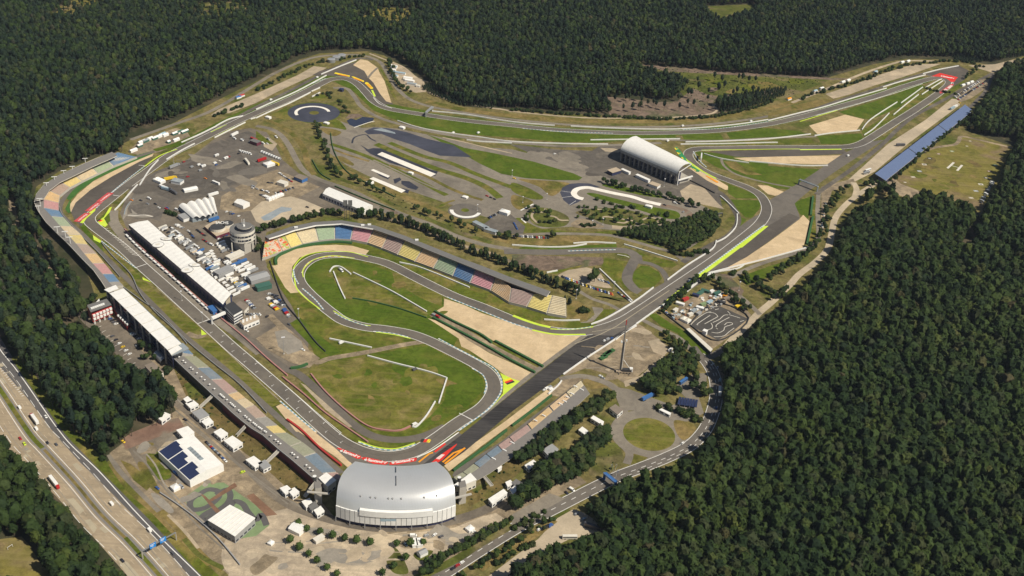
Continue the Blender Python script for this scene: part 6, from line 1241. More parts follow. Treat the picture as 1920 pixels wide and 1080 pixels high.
for k in range(22):
    def pt(t): j = max(i for i in range(len(sg2)-1) if sg2[i] <= t); return pw[j].lerp(pw[j+1], (t-sg2[j])/(sg2[j+1]-sg2[j]))
    A, Bq = pt(sg2[-1]*(k+.12)/22), pt(sg2[-1]*(k+.84)/22); t = empty('pit_stand', A, f'white roofed command stand on the pit wall, {ORD3[k]} from the top', 'pit stand', 'command stands on the pit wall')
    MB().bar(A+Vector((0, 0, .7)), Bq+Vector((0, 0, .7)), 1.4, 'grey', 1.3).build('desk', t); MB().bar(A+Vector((0, 0, 2.5)), Bq+Vector((0, 0, 2.5)), 2, 'white', .3).build('roof', t)
    for v in (A, Bq): MB().bar(v, v+Vector((0, 0, 2.5)), .2, 'grey').build('post', t)
for q, lb, w_ in (('518,497 521,482 555,466 590,459 630,455 660,457', 'green tyre wall round the outside of the hairpin gravel', 3), ('815,585 850,604 900,628 922,644', 'upper green hedge between the gravel traps', 2), ('812,597 850,617 882,634 920,655 960,678 1003,700', 'lower green hedge between the gravel traps', 2), ('928,641 960,658 1018,689', 'eastern green hedge between the gravel traps', 2.2),
    ('960,800 1000,770 1034,743', 'green hedge beside the drag strip and east stand', 1.4), ('850,884 880,862 915,836 950,808', 'green tyre wall at the end of the drag strip', 1.6), ('545,692 560,690 577,684', 'green barrier at the pit exit', 2), ('1513,459 1518,435 1524,408', 'dark hedge by the gravel trap', 2.5), ('1520,405 1524,370', 'dark hedge by the lawn', 2.5)):
    wall('hedge', q, lb, 'hedge', w_, 1.6, 'turfwall')
for k, (x, y) in enumerate(((1131, 672), (1140, 663), (1136, 667), (1145, 660))): c, d, a = frame(x, y, 10, -5); tag(MB().box((c.x, c.y, .4), (9, 4, 1.6), a, 'turfwall').build('tyre_stack'), f'{["left", "upper", "middle", "right"][k]} green tyre stack on the crane yard', 'tyre stack')
for q, lb, c1 in (('225,535 262,562 300,590 350,640 400,682 450,722 500,775', 'grey guard rail in front of the western stands', 'rail'), ('190,455 210,480 245,515 262,550 290,585 330,622 350,645', 'pale guard rail left of the start straight', 'rail'), ('112,388 118,405 150,440 190,480 225,520', 'guard rail below the north stand', 'rail'), ('300,925 330,945 370,975 410,1012 450,1060', 'low fence along the outer edge of the yard', 'grey'), ('1275,330 1310,347 1340,363', 'dark rail beside the barrel roofed stand', 'charcoal'), ('1293,608 1341,569 1404,598 1346,640 1294,611', 'dark fence round the rental kart track', 'charcoal'), ('1240,583 1262,601 1290,622', 'dark fence on the south side of the scrap yard', 'charcoal'), ('506,490 530,560 560,600 590,640 610,660', 'dark catch fence between paddock and hairpin', 'charcoal'),
    ('661,560 700,567 750,580 800,597', 'dark tyre wall across the hairpin lawn', 'turfwall'), ('620,250 625,280 640,310 660,330 690,345 740,370', 'dark fence on the training ground bank', 'hedge'), ('628,350 680,372 740,395', 'hedge line by the event hall', 'hedge'), ('585,300 600,325 620,338', 'dark wall beside the link road', 'hedge')):
    wall('guard_rail', q, lb, 'guard rail' if c1 == 'rail' else 'fence', .8, .9, c1)
# ================================================================ VEHICLES
CW = {'white': 'white', 'black': 'carblack', 'silver': 'carsilver', 'red': 'carred', 'blue': 'carblue', 'grey': 'cargrey', 'yellow': 'caryellow', 'orange': 'carorange', 'lime': 'carlime', 'pale blue': 'lightblue', 'cream': 'cream', 'bright blue': 'truckblue', 'dark green': 'greentent'}
def hull(mb, st, mat, top=None):
    """lengthwise stations (x, half width, z0, z1) joined into one body"""
    for a, b_ in zip(st, st[1:]):
        f = lambda s, y, z: (s[0], s[1]*y, s[2] if z == 0 else s[3])
        mb.face([f(a, -1, 1), f(b_, -1, 1), f(b_, 1, 1), f(a, 1, 1)], top or mat)
        mb.face([f(a, -1, 0), f(b_, -1, 0), f(b_, -1, 1), f(a, -1, 1)], mat); mb.face([f(b_, 1, 0), f(a, 1, 0), f(a, 1, 1), f(b_, 1, 1)], mat)
    for s, o in ((st[0], 1), (st[-1], -1)): mb.face([(s[0], s[1]*o, s[2]), (s[0], -s[1]*o, s[2]), (s[0], -s[1]*o, s[3]), (s[0], s[1]*o, s[3])], mat)
PROTO = {}
def proto(kind, colour, fine):
    k = (kind, colour, fine)
    if k in PROTO: return PROTO[k]
    m = CW[colour]; parts = []
    body, glass, wh = MB(), MB(), []
    if kind == 'car':
        hull(body, [(-2.2, .8, .35, .75), (-2.1, .9, .3, .95), (-1.2, .92, .3, 1.0), (1.2, .92, .3, .95), (2.0, .88, .3, .8), (2.25, .75, .35, .65)], m)
        hull(body, [(-1.5, .68, 1.35, 1.42), (-.9, .72, 1.38, 1.5), (.3, .72, 1.38, 1.48), (.55, .7, 1.35, 1.42)], m)
        hull(glass, [(-1.95, .8, .94, .99), (-1.4, .74, .94, 1.38), (.4, .74, .94, 1.4), (1.15, .8, .94, .99)], 'glass'); W_ = [(-1.35, .9), (1.4, .9)]; r = .33
    elif kind == 'van':
        hull(body, [(-2.7, .95, .4, 2.2), (-2.6, 1, .4, 2.35), (1.3, 1, .4, 2.35), (1.9, .98, .4, 1.5), (2.6, .95, .4, 1.1), (2.75, .85, .45, .9)], m)
        hull(glass, [(1.42, .93, 1.5, 2.27), (1.98, .93, 1.38, 1.55)], 'glass'); W_ = [(-1.7, 1), (1.7, 1)]; r = .36
    elif kind in ('truck', 'trailer'):
        hull(body, [(-6.8, 1.25, 1.1, 3.95), (-6.7, 1.28, 1.0, 4.0), (6.6, 1.28, 1.0, 4.0), (6.8, 1.25, 1.1, 3.95)], m)
        W_ = [(-5.3, 1.2), (-4.1, 1.2), (-2.9, 1.2)]; r = .5
    elif kind == 'bus':
        hull(body, [(-6, 1.2, .5, 3.1), (-5.9, 1.27, .4, 3.3), (5.8, 1.27, .4, 3.3), (6, 1.2, .5, 2.9)], m); hull(glass, [(-5.5, 1.3, 1.7, 2.6), (5.6, 1.3, 1.7, 2.6)], 'glass'); W_ = [(-3.8, 1.2), (4, 1.2)]; r = .5
    elif kind == 'caravan':
        hull(body, [(-3.2, 1, .6, 2.3), (-3, 1.15, .5, 2.7), (3, 1.15, .5, 2.8), (3.3, 1, .6, 2.2)], m); hull(glass, [(-1.5, 1.17, 1.5, 2.1), (.8, 1.17, 1.5, 2.1)], 'glass'); W_ = [(0, 1.1)]; r = .35
    cabs = []
    if kind == 'truck':
        cb = MB(); hull(cb, [(7.3, 1.22, .6, 3.3), (7.4, 1.25, .5, 3.5), (9.0, 1.25, .5, 3.2), (9.4, 1.2, .6, 2.2)], 'carred' if colour == 'white' and fine else ('carblue' if colour == 'bright blue' else m)); hull(glass, [(9.02, 1.1, 2.2, 3.0), (9.3, 1.1, 2.2, 2.4)], 'glass'); cabs = [cb]; W_ += [(8.4, 1.2)]
    wm = MB()
    for x, y in W_:
        for s in (-1, 1):
            w1 = MB()
            for q in ((w1 if fine else wm),):
                n = 8; c0 = [(x+r*math.cos(2*math.pi*i/n), s*y-.13, r+r*math.sin(2*math.pi*i/n)) for i in range(n)]; c1 = [(p[0], s*y+.13, p[2]) for p in c0]
                for i in range(n): q.face([c0[i], c0[(i+1) % n], c1[(i+1) % n], c1[i]], 'rubber')
                q.face(c0[::-1], 'rubber'); q.face(c1, 'rubber')
            if fine: wh.append(w1)
    out = []
    if fine:
        out.append(('body' if not cabs else 'trailer_box', body)); 
        if cabs: out.append(('cab', cabs[0]))
        if glass.f: out.append(('windows', glass))
        out += [('wheel', w1) for w1 in wh]
        PROTO[k] = [(n, q.build(n)) for n, q in out]
    else:
        for q in [glass, wm]+cabs:
            off = len(body.v); body.v += q.v
            for f, mi in zip(q.f, q.mi): body.f.append(tuple(j+off for j in f)); body.mi.append(body.mat(q.m[mi])); body.uv.append(None)
        PROTO[k] = [(kind, body.build(kind))]
    for n, o in PROTO[k]: COL.objects.unlink(o)
    return PROTO[k]
NAME = {'car': 'parked_car', 'van': 'parked_van', 'truck': 'lorry', 'trailer': 'trailer', 'bus': 'coach', 'caravan': 'caravan'}
def vehicle(kind, colour, x, y, dx, dy, label, group=None, fine=False, sc_=1.0, name=None, z=None):
    c, d, ang = frame(x, y, dx, dy); z = gz(c.x, c.y) if z is None else z; pr = proto(kind, colour, fine); name = name or NAME[kind]
    cat = {'truck': 'truck', 'bus': 'coach'}.get(kind, kind)
    if not fine:
        o = pr[0][1].copy(); o.name = name; COL.objects.link(o)
    else:
        o = bpy.data.objects.new(name, None); COL.objects.link(o)
        for n, q in pr: ch = q.copy(); ch.name = n; COL.objects.link(ch); ch.parent = o
    o.location = (c.x, c.y, z); o.rotation_euler = (0, 0, ang); o.scale = (sc_,)*3
    tag(o, label, cat, group); return o
MV = 'vehicles driving on the motorway'
for kd, cl, x, y, dx, dy, lb in (('van', 'white', 36.5, 765, -9, -12, 'white van in the left lane of the upper carriageway, ahead of the red lorry'), ('truck', 'white', 66, 790, -10, -14, 'flatbed lorry with red cab on the upper carriageway'), ('car', 'white', 86, 782, 9, 12, 'white car on the dark outer lane near the wood'), ('van', 'white', 68, 805, -9, -12, 'white van right behind the red cab lorry'), ('car', 'red', 38, 823, 8, 12, 'red car beside the wood on the lower carriageway'), ('car', 'lime', 46, 833, 8, 12, 'bright green and dark car just below the red one'),
    ('car', 'black', 89, 831, -9, -12, 'black car, left of a dark pair on the upper carriageway'), ('car', 'grey', 105.5, 834, -9, -12, 'dark grey car, right of a pair on the upper carriageway'), ('truck', 'white', 101, 906, 10, 13, 'long white lorry with a red cab on the lower carriageway'), ('van', 'white', 209, 945.5, -9, -10, 'white van in the middle of the upper carriageway'), ('van', 'white', 280, 995, -9, -10, 'white van just above the blue road signs'), ('car', 'black', 229.5, 1052, 10, 10, 'black car on the lower carriageway near the bottom edge'), ('car', 'grey', 324, 1038, -9, -10, 'dark car on the dark lane past the blue signs')):
    vehicle(kd, cl, x, y, dx, dy, lb, fine=True, name={'truck': 'lorry', 'van': 'driving_van', 'car': 'driving_car'}[kd])
for kd, cl, x, y, dx, dy, lb in (('truck', 'white', 1349, 737, 0, -12, 'white lorry parked in the lay-by east of the service lot'), ('van', 'pale blue', 1350, 714, 0, -10, 'pale blue and white van in the lay-by above the lorry'), ('car', 'blue', 1343, 766, 0, -10, 'dark blue car on the main road below the lorry'), ('car', 'white', 1336, 684, -8, 6, 'white car at the top of the lay-by'), ('car', 'silver', 1345, 690, -6, 9, 'silver car beside the white one at the top of the lay-by'),
    ('truck', 'bright blue', 1213, 748, 12, -6, 'bright blue lorry with a yellow rear parked north of the roundabout'), ('bus', 'bright blue', 1281, 717, 10, -7, 'blue coach between the trees of the service lot'), ('car', 'white', 1126, 706, 10, 3, 'upper of two white cars at the crane yard entrance'), ('car', 'silver', 1130, 709.5, 10, 3, 'lower silver car at the crane yard entrance'), ('bus', 'cream', 1068, 1010, 12, 0, 'long white coach parked at the southern forest edge'), ('truck', 'grey', 1110, 991, 12, 4, 'grey topped lorry under the forest edge'),
    ('car', 'black', 1123, 1004, 10, 5, 'black car below the lorry at the forest edge'), ('car', 'pale blue', 1095, 974, 8, -5, 'pale car in the tree shade on the forest lot'), ('car', 'silver', 1080, 965, 8, -5, 'silver car on the forest lot near the road'), ('car', 'black', 1062, 925, 7, 6, 'black car of the pair by the main road wood'), ('van', 'white', 1072, 919.5, 8, 5, 'white van of the pair by the main road wood'), ('car', 'white', 1280, 832, 8, -6, 'white car leaving the ring road east of the roundabout'),
    ('van', 'white', 1146, 745, 5, -8, 'white van by the wood north of the pump house'), ('van', 'white', 775, 1006, 12, 0, 'white van at the top left of the plaza parking'), ('car', 'black', 785, 1011, 10, -3, 'black car next to the plaza van'), ('car', 'silver', 799, 1005.5, 9, -4, 'silver car, third at the plaza parking'), ('car', 'white', 815, 1004, 8, -6, 'white estate car, fourth at the plaza parking'), ('car', 'grey', 827, 1007, 9, -5, 'dark grey car, rightmost at the plaza parking'), ('car', 'pale blue', 761, 1022, 6, 6, 'pale car under the tree left of the awnings'),
    ('car', 'white', 887, 998, 10, -4, 'white car by the eastern plaza kiosk'), ('car', 'lime', 455, 886, 10, -4, 'bright lime car on the yard road'), ('car', 'black', 347, 788, 10, 4, 'black car on the yard road beside the red yard'), ('car', 'blue', 295, 916, 9, 6, 'dark blue car with a trailer south west of the workshop hall'), ('car', 'yellow', 231, 829, 8, 5, 'yellow and dark vehicle at the wood edge by the red yard'), ('car', 'black', 402, 803, 8, 4, 'black car by the kiosk tents of the yard road'), ('van', 'silver', 340, 914, 8, 6, 'silver van at the corner of the workshop hall'), ('van', 'bright blue', 330, 889, 8, 6, 'blue van at the corner of the workshop hall')):
    vehicle(kd, cl, x, y, dx, dy, lb, fine=True)
POOL = ['white', 'white', 'white', 'silver', 'black', 'black', 'grey', 'blue', 'red', 'silver', 'grey']
def row(a, b_, n, hd, kinds, desc, end='first', cols=None, jit=.12, fine=False):
    grp = f'vehicles in the row {desc}'
    for k in range(n):
        t = (k+.5)/n; x, y = a[0]+(b_[0]-a[0])*t+rnd.uniform(-jit, jit)*2, a[1]+(b_[1]-a[1])*t+rnd.uniform(-jit, jit)
        kd = rnd.choice(kinds); cl = (cols[k % len(cols)] if cols else rnd.choice(POOL if kd == 'car' else ['white', 'white', 'white', 'silver', 'cream', 'white', 'bright blue'][:7 if kd == 'trailer' else 4]))
        lab = f'{cl} {kd}, {ords[k]} from {"" if end == "first" else end}, {desc}'
        vehicle(kd, cl, x, y, hd[0]*rnd.choice((1, -1)), hd[1]+rnd.uniform(-.4, .4) if True else 0, lab[:150], grp, fine=fine) if False else vehicle(kd, cl, x, y, hd[0], hd[1], lab, grp, fine=fine, sc_=rnd.uniform(.62, .85) if kd == 'trailer' else 1.0)
row((386, 829), (424, 866), 12, (8, 6), ['car'], 'beside the solar hall', 'top', ['black', 'grey', 'silver', 'red', 'blue', 'pale blue', 'grey', 'silver', 'black', 'silver', 'blue', 'white'])
row((205, 597), (219, 610), 4, (10, -3), ['car'], 'below the red hotel', 'top', ['blue', 'black', 'grey', 'white']); row((246, 625), (266, 640), 6, (9, -3), ['car'], 'by the rear columns of the main stand', 'top', ['pale blue', 'white', 'black', 'grey', 'white', 'black'])
row((256, 648), (264, 655), 3, (9, -3), ['car'], 'in the shade of the main stand', 'top', ['silver', 'black', 'black']); row((208, 628), (246, 668), 6, (9, -4), ['car'], 'on the wood side of the hotel car park', 'top', ['grey', 'black', 'white', 'yellow', 'white', 'white'])
row((226, 706), (252, 698), 4, (9, -3), ['car'], 'among the trees south of the hotel', 'left')
# paddock rows
row((302, 427), (350, 462), 9, (20, -8), ['trailer', 'van', 'car'], 'directly behind the pit building', 'top'); row((352, 464), (446, 556), 17, (20, -9), ['trailer', 'van', 'trailer', 'car'], 'along the lower back of the pit building', 'top')
row((318, 426), (372, 466), 13, (10, 5), ['car', 'van'], 'on the inner paddock lane', 'top'); row((374, 470), (462, 545), 18, (20, -9), ['van', 'trailer', 'car'], 'on the inner lane of the lower paddock', 'top')
row((338, 450), (396, 494), 15, (12, 5), ['car', 'van', 'car'], 'in the upper gap between team awnings', 'top'); row((398, 496), (450, 538), 15, (12, 5), ['car', 'van', 'car'], 'in the lower gap between team awnings', 'top'); row((410, 484), (447, 508), 9, (20, -8), ['van', 'car', 'caravan'], 'below the cream flat awning', 'top'); row((328, 421), (345, 429), 4, (12, -5), ['van', 'car'], 'at the wave tent end of the paddock', 'left')
row((352, 432), (364, 448), 5, (10, 3), ['car'], 'left of the pavilion, outer', 'top', ['white', 'grey', 'black', 'blue', 'black']); row((368, 431), (385, 443), 5, (10, 3), ['car'], 'left of the pavilion, middle', 'top', ['black', 'black', 'black', 'red', 'black']); row((380, 450), (398, 461), 6, (10, 4), ['car', 'van'], 'south west of the pavilion', 'top')
row((418, 444), (428, 440), 4, (4, -6), ['car'], 'under the terrace of the pavilion', 'left', ['black', 'grey', 'blue', 'blue'])
row((412, 456), (424, 474), 4, (20, -8), ['trailer'], 'in the shadow of the control tower', 'top', ['white', 'white', 'cream', 'silver']); row((440, 494), (457, 512), 3, (20, -8), ['trailer'], 'left team trailer rank', 'top', ['bright blue', 'white', 'white']); row((452, 490), (478, 512), 5, (20, -8), ['trailer'], 'middle team trailer rank', 'top', ['bright blue', 'white', 'white', 'white', 'silver'])
row((459, 515), (470, 528), 4, (20, -8), ['trailer', 'van'], 'lower team trailer rank', 'top', ['white', 'white', 'white', 'grey']); row((420, 492), (436, 506), 5, (10, 4), ['car'], 'next to the blue trailer', 'top', ['black', 'grey', 'silver', 'black', 'white']); row((395, 470), (410, 500), 6, (20, -9), ['trailer', 'van'], 'at the tower end of the truck lane', 'top')
row((503, 551), (521, 556), 5, (9, -3), ['car'], 'top of the southern paddock car park', 'left', ['white', 'silver', 'black', 'grey', 'black']); row((502, 560), (532, 574), 9, (9, -4), ['car', 'car', 'van'], 'in the second line of the southern car park', 'left'); row((507, 571), (521, 582), 5, (9, -4), ['van'], 'beside the yellow cars of the southern car park', 'top', ['yellow', 'white', 'silver', 'red', 'yellow'])
row((515, 556), (535, 574), 8, (9, -4), ['car'], 'on the fence side of the southern car park', 'top', ['black', 'grey', 'black', 'blue', 'black', 'grey', 'black', 'silver']); row((532, 580), (543, 596), 5, (9, -5), ['car', 'van'], 'at the corner of the southern car park', 'top', ['blue', 'blue', 'red', 'white', 'silver'])
row((461, 562), (478, 580), 8, (10, -4), ['car'], 'behind race control', 'top', ['red', 'white', 'silver', 'white', 'blue', 'white', 'black', 'silver']); row((458, 590), (490, 590), 6, (6, 6), ['car'], 'beside the hospitality hall', 'left', ['black', 'grey', 'silver', 'white', 'silver', 'white'])
vehicle('car', 'black', 501, 594, 8, -4, 'black car alone in the middle of the southern paddock'); vehicle('car', 'white', 463, 621, 9, 5, 'white car by the angled pit exit wall'); vehicle('car', 'grey', 542, 609, 9, 5, 'dark car at the dirt road junction'); vehicle('car', 'white', 568, 657, 8, 3, 'white vehicle at the pit exit lot')
row((262, 372), (330, 398), 8, (9, 3), ['car', 'van'], 'along the first corner end of the northern asphalt', 'left', None, 4); row((425, 395), (447, 405), 5, (9, -4), ['car'], 'between wave tent and pavilion', 'left', None, 2); row((356, 320), (440, 285), 12, (10, -4), ['car', 'van', 'caravan'], 'spread over the middle of the northern asphalt', 'left', None, 6)
row((440, 262), (500, 270), 8, (9, 4), ['car', 'van'], 'on the top lot of the paddock', 'left', None, 3); row((470, 350), (500, 360), 6, (9, 3), ['car', 'van'], 'at the head of the brown lot', 'left', None, 2); row((395, 432), (470, 512), 12, (10, -5), ['car', 'van'], 'on the lane below the control tower', 'top')
# north paddock
row((490, 285), (527, 300), 16, (5, -6), ['van'], 'of small white vans along the paddock top', 'left', ['white', 'silver']); row((449, 284), (471, 290), 5, (9, 5), ['van'], 'of white vans on the northern asphalt', 'left', ['white'])
for kd, cl, x, y, dx, dy, lb in (('truck', 'yellow', 318, 337, 20, -4, 'yellow lorry beside the white tents on the northern asphalt'), ('truck', 'cream', 463, 305, 8, 10, 'cream lorry alone on the northern asphalt'), ('bus', 'white', 405, 345, 20, 8, 'white coach on the northern asphalt'), ('trailer', 'white', 307, 354, 20, 8, 'white trailer at the northern paddock corner'), ('trailer', 'pale blue', 312, 357, 20, 5, 'pale blue trailer below the grey cabin'), ('truck', 'grey', 323, 361, 16, 9, 'grey lorry on the northern asphalt'), ('trailer', 'white', 400, 367, 20, -6, 'white trailer behind the wave tent'),
    ('car', 'red', 352, 332, 10, -3, 'red car on the open northern asphalt'), ('car', 'orange', 385, 335, 10, 3, 'orange car on the open northern asphalt'), ('car', 'orange', 246.5, 376, 8, 2, 'orange vehicle near the first corner wall'), ('trailer', 'red', 491, 302, 12, -4, 'red trailer beside the white marquee'), ('trailer', 'yellow', 516, 309, 12, 5, 'yellow trailer beside the white marquee'), ('van', 'white', 518, 258, 10, 6, 'white van on the top lot edge'), ('van', 'silver', 503, 262, 10, 6, 'silver van on the top lot edge'),
    ('truck', 'silver', 326, 314, 10, -4, 'silver lorry by the paddock wall under the straight'), ('car', 'red', 345, 304, 10, -5, 'red car by the paddock wall under the straight'), ('bus', 'red', 476, 263, 10, 4, 'red coach on the top lot'), ('trailer', 'white', 440, 254, 10, -5, 'white box trailer at the top of the paddock'), ('car', 'black', 576, 389, 9, 2, 'black car alone on the pale concrete lot'), ('trailer', 'bright blue', 401, 414, 12, -4, 'blue trailer behind the pavilion'), ('van', 'yellow', 443, 532, 10, -3, 'yellow van among the white team trailers'), ('car', 'white', 1040, 289, 9, -2, 'white car alone on the large grey lot'), ('car', 'red', 913, 368, 9, 3, 'red car at the training ground junction'), ('car', 'black', 920, 371, 9, 3, 'dark car behind the red one at the junction'), ('car', 'black', 927, 374, 9, 3, 'second dark car behind the red one'), ('car', 'yellow', 964, 335, 9, 2, 'yellow car on the training ground lane'), ('van', 'white', 1266, 382, 10, 3, 'white van on the reddish loop'), ('car', 'silver', 1281, 398, 8, -4, 'silver car on the reddish loop'), ('car', 'black', 1246, 385, 9, 2, 'black car behind the van on the reddish loop'), ('bus', 'white', 1627, 321, 14, -5, 'white coach at the south end of the solar roofed stand'), ('bus', 'silver', 1624, 326, 14, -4, 'silver coach below the white one at the solar roofed stand'), ('trailer', 'pale blue', 1785, 205, 12, -5, 'pale blue trailer beside the north end of the solar roofed stand'), ('trailer', 'white', 1790, 202, 12, -5, 'white trailer beside the north end of the solar roofed stand'), ('trailer', 'grey', 1688, 274, 14, 0, 'dark trailer on the pale yard by the solar stand'), ('car', 'yellow', 1799, 193, 8, 4, 'yellow car at the north tip of the solar stand')):
    vehicle(kd, cl, x, y, dx, dy, lb)
row((524, 326), (548, 342), 7, (8, 3), ['car', 'van'], 'beside the blue cabin', 'top'); row((487, 365), (505, 372), 6, (8, -3), ['car', 'van'], 'of mixed cars on the northern lot', 'left'); row((500, 343), (513, 344), 2, (8, 1), ['car'], 'of two on the brown lot', 'left', ['black', 'grey']); row((515, 364), (552, 352), 8, (6, 6), ['car'], 'behind the cream canopy', 'left')
row((1053, 519), (1090, 533), 11, (4, 9), ['car'], 'upper part of the full sandy car park', 'left', ['black', 'grey', 'blue', 'bright blue', 'white', 'yellow', 'white', 'silver', 'red', 'silver', 'black']); row((1091, 534), (1150, 553), 17, (4, 9), ['car'], 'lower part of the full sandy car park', 'left', ['white', 'black', 'yellow', 'black', 'white', 'silver', 'blue', 'black', 'red', 'blue', 'white', 'black', 'blue', 'black', 'white', 'red', 'orange'])
row((1122, 525), (1142, 531), 6, (7, 5), ['car'], 'below the big round tree', 'left', ['white', 'silver', 'white', 'black', 'grey', 'blue']); row((1158, 549), (1182, 566), 7, (8, 5), ['car'], 'along the car park fence', 'top', ['blue', 'grey', 'white', 'red', 'black', 'grey', 'white'])
row((962, 443), (1030, 447), 16, (3, 8), ['car'], 'on the strip below the training ground', 'left', ['black', 'white', 'grey', 'silver', 'white', 'black', 'white', 'silver', 'white', 'black', 'red', 'white', 'silver', 'red', 'grey', 'black']); row((963, 418), (970, 431), 4, (6, 7), ['car'], 'of blue cars on the small dark lot', 'top', ['blue']); row((915, 410), (931, 402), 5, (6, 6), ['car'], 'by the small white pavilion', 'left', ['black', 'blue', 'grey', 'black', 'silver'])
row((1862, 340), (1838, 382), 16, (6, 3), ['car', 'caravan'], 'under the trees right of the landing field', 'top', ['silver', 'white', 'silver', 'grey']); row((1795, 188), (1850, 152), 24, (6, 3), ['car'], 'between far hairpin and solar stand', 'bottom'); row((1790, 184), (1838, 152), 16, (6, 3), ['car', 'van'], 'beside the lane at the far hairpin lot', 'bottom')
row((1866, 138), (1878, 165), 9, (3, 8), ['caravan', 'car'], 'at the far eastern wood edge', 'top', ['white', 'silver', 'white', 'grey']); row((1548, 380), (1541, 428), 9, (5, 7), ['van', 'car'], 'on the gravel strip right of the return bend', 'top', ['white', 'silver', 'blue', 'white'])
row((1243, 582), (1258, 594), 5, (9, 3), ['car', 'van'], 'at the west corner of the scrap yard', 'left', ['orange', 'white', 'blue', 'white', 'black']); row((870, 1053), (845, 1070), 3, (8, -5), ['car'], 'in the tree shade by the southern road', 'top'); row((1008, 995), (1035, 986), 5, (8, -5), ['car', 'van'], 'between the young trees by the main road', 'left', ['white', 'silver', 'red', 'black', 'blue'])
row((1130, 641), (1150, 634), 3, (9, -5), ['car', 'van'], 'between the two edge walls of the drag strip', 'left', ['white', 'silver', 'blue']); row((1018, 733), (1034, 726), 3, (9, -4), ['car', 'van'], 'at the head of the east stand', 'left', ['white', 'white', 'silver'])
row((1255, 655), (1262, 668), 2, (8, -7), ['caravan'], 'of two at the edge of the crane yard', 'top', ['white']); row((637, 506), (642, 510), 2, (7, 6), ['car', 'van'], 'inside the white wall angle on the hairpin lawn', 'left', ['silver', 'white']); row((812, 592), (822, 596), 3, (9, 4), ['car', 'van'], 'at the head of the gravel trap lane', 'left', ['silver', 'pale blue', 'red'])
for x, y, lb in ((640, 644, 'white camera vehicle by the wall beside the dirt road'), (778, 797, 'white marshal van at the south end of the round lawn wall'), (778, 694, 'grey marshal vehicle on the round lawn wall'), (1033, 731, 'white hut van at the drag strip end'), (665, 884, 'dark recovery vehicle below the western stand'), (1590, 293, 'white marshal car at the return straight'), (850, 250, 'white marshal van on the inner lawn'), (897, 250, 'white van on the northern inner lawn'), (1252, 265, 'white van among the northern walls'), (1280, 237, 'white marshal van outside the northern bend'), (1408, 228, 'white pillar van outside the northern bend'), (508, 188, 'white marshal van before turn two'), (595, 146, 'white marshal car on the outer edge of turn two')):
    vehicle('van', 'grey' if 'dark' in lb or 'grey' in lb else 'white', x, y, 9, -4, lb)
# ================================================================ TREES
from mathutils import noise
def crown_mesh(name, seed, rx, h0, h1, mat, leaves, conif=False, lod=2):
    """uneven crown: a lumpy core wrapped in loose leaf clumps"""
    r = random.Random(seed); v = []; f = []
    import bmesh
    bm = bmesh.new(); bmesh.ops.create_icosphere(bm, subdivisions=lod, radius=1)
    hc = (h1-h0)/2; zc_ = (h0+h1)/2
    for q in bm.verts:
        d = q.co.normalized(); n1 = noise.noise(d*1.7+Vector((seed*3.1, 0, 0))); n2 = noise.noise(d*4.2+Vector((0, seed*1.7, 0)))
        k = 1+.5*n1+.34*n2; t = d.z
        if conif: w_ = max(.08, .62-.55*t); q.co = Vector((d.x*rx*w_*(1.1+.3*n2)*1.25, d.y*rx*w_*(1.1+.3*n2)*1.25, zc_+t*hc))
        else: q.co = Vector((d.x*rx*k, d.y*rx*k, zc_+d.z*hc*(k*.9+.1)))
    me0 = [(q.co.x, q.co.y, q.co.z) for q in bm.verts]; bm.verts.ensure_lookup_table()
    v = list(me0); f = [tuple(q.index for q in fc.verts) for fc in bm.faces]; nf = len(f); bm.free()
    for _ in range(leaves):
        c = Vector(me0[r.randrange(len(me0))])
        if c.z < h0+.15*(h1-h0) and r.random() < .7: continue
        out = Vector((c.x, c.y, (c.z-zc_)*.8)).normalized(); c = c+out*r.uniform(-.1, .55)
        nrm = (out+Vector((r.uniform(-1, 1), r.uniform(-1, 1), r.uniform(-.3, 1)))*.6).normalized(); a = nrm.orthogonal().normalized(); a.rotate(Matrix.Rotation(r.uniform(0, 6.28), 3, nrm)); b_ = nrm.cross(a); s = r.uniform(.45, 1.0)*(.8 if conif else 1)
        i = len(v); v += [tuple(c+a*s), tuple(c+b_*s*.7), tuple(c-a*s*.8), tuple(c-b_*s*.8)]; f.append((i, i+1, i+2, i+3))
    me = bpy.data.meshes.new(name); me.from_pydata(v, [], f); me.materials.append(MT[mat]); me.update(); return me
def trunk_mesh(name, h, r0):
    b = MB(); b.cyl((0, 0), r0, 0, h, 'trunk', n=6, r2=r0*.45)
    for k in range(4): a = k*1.7; b.bar((0, 0, h*(.6+.08*k)), (math.cos(a)*1.6, math.sin(a)*1.6, h*(.78+.06*k)), r0*.5, 'trunk')
    o = b.build(name); me = o.data; bpy.data.objects.remove(o); return me
BR = [crown_mesh('crown', s, 3.7+.35*(s % 3), 6, 15.8+(s % 4)*.9, 'leaf', 170) for s in range(1, 8)]
PI_ = [crown_mesh('crown', s+20, 2.4+.2*(s % 3), 8.5, 17.5+(s % 3), 'pineleaf', 120) for s in range(1, 5)]
CO = [crown_mesh('crown', s+40, 2.6, 1.5, 13+s, 'pineleaf', 120, True) for s in range(1, 4)]
RO = [crown_mesh('crown', s+60, 2.5, 1.6, 6.2+.3*s, 'youngleaf', 130) for s in range(1, 4)]
BU = [crown_mesh('crown', s+80, 2.6, .1, 4.2, 'leaf', 100) for s in range(1, 4)]
TB, TP, TR_ = trunk_mesh('trunk', 9, .35), trunk_mesh('trunk', 12, .25), trunk_mesh('trunk', 3, .16)
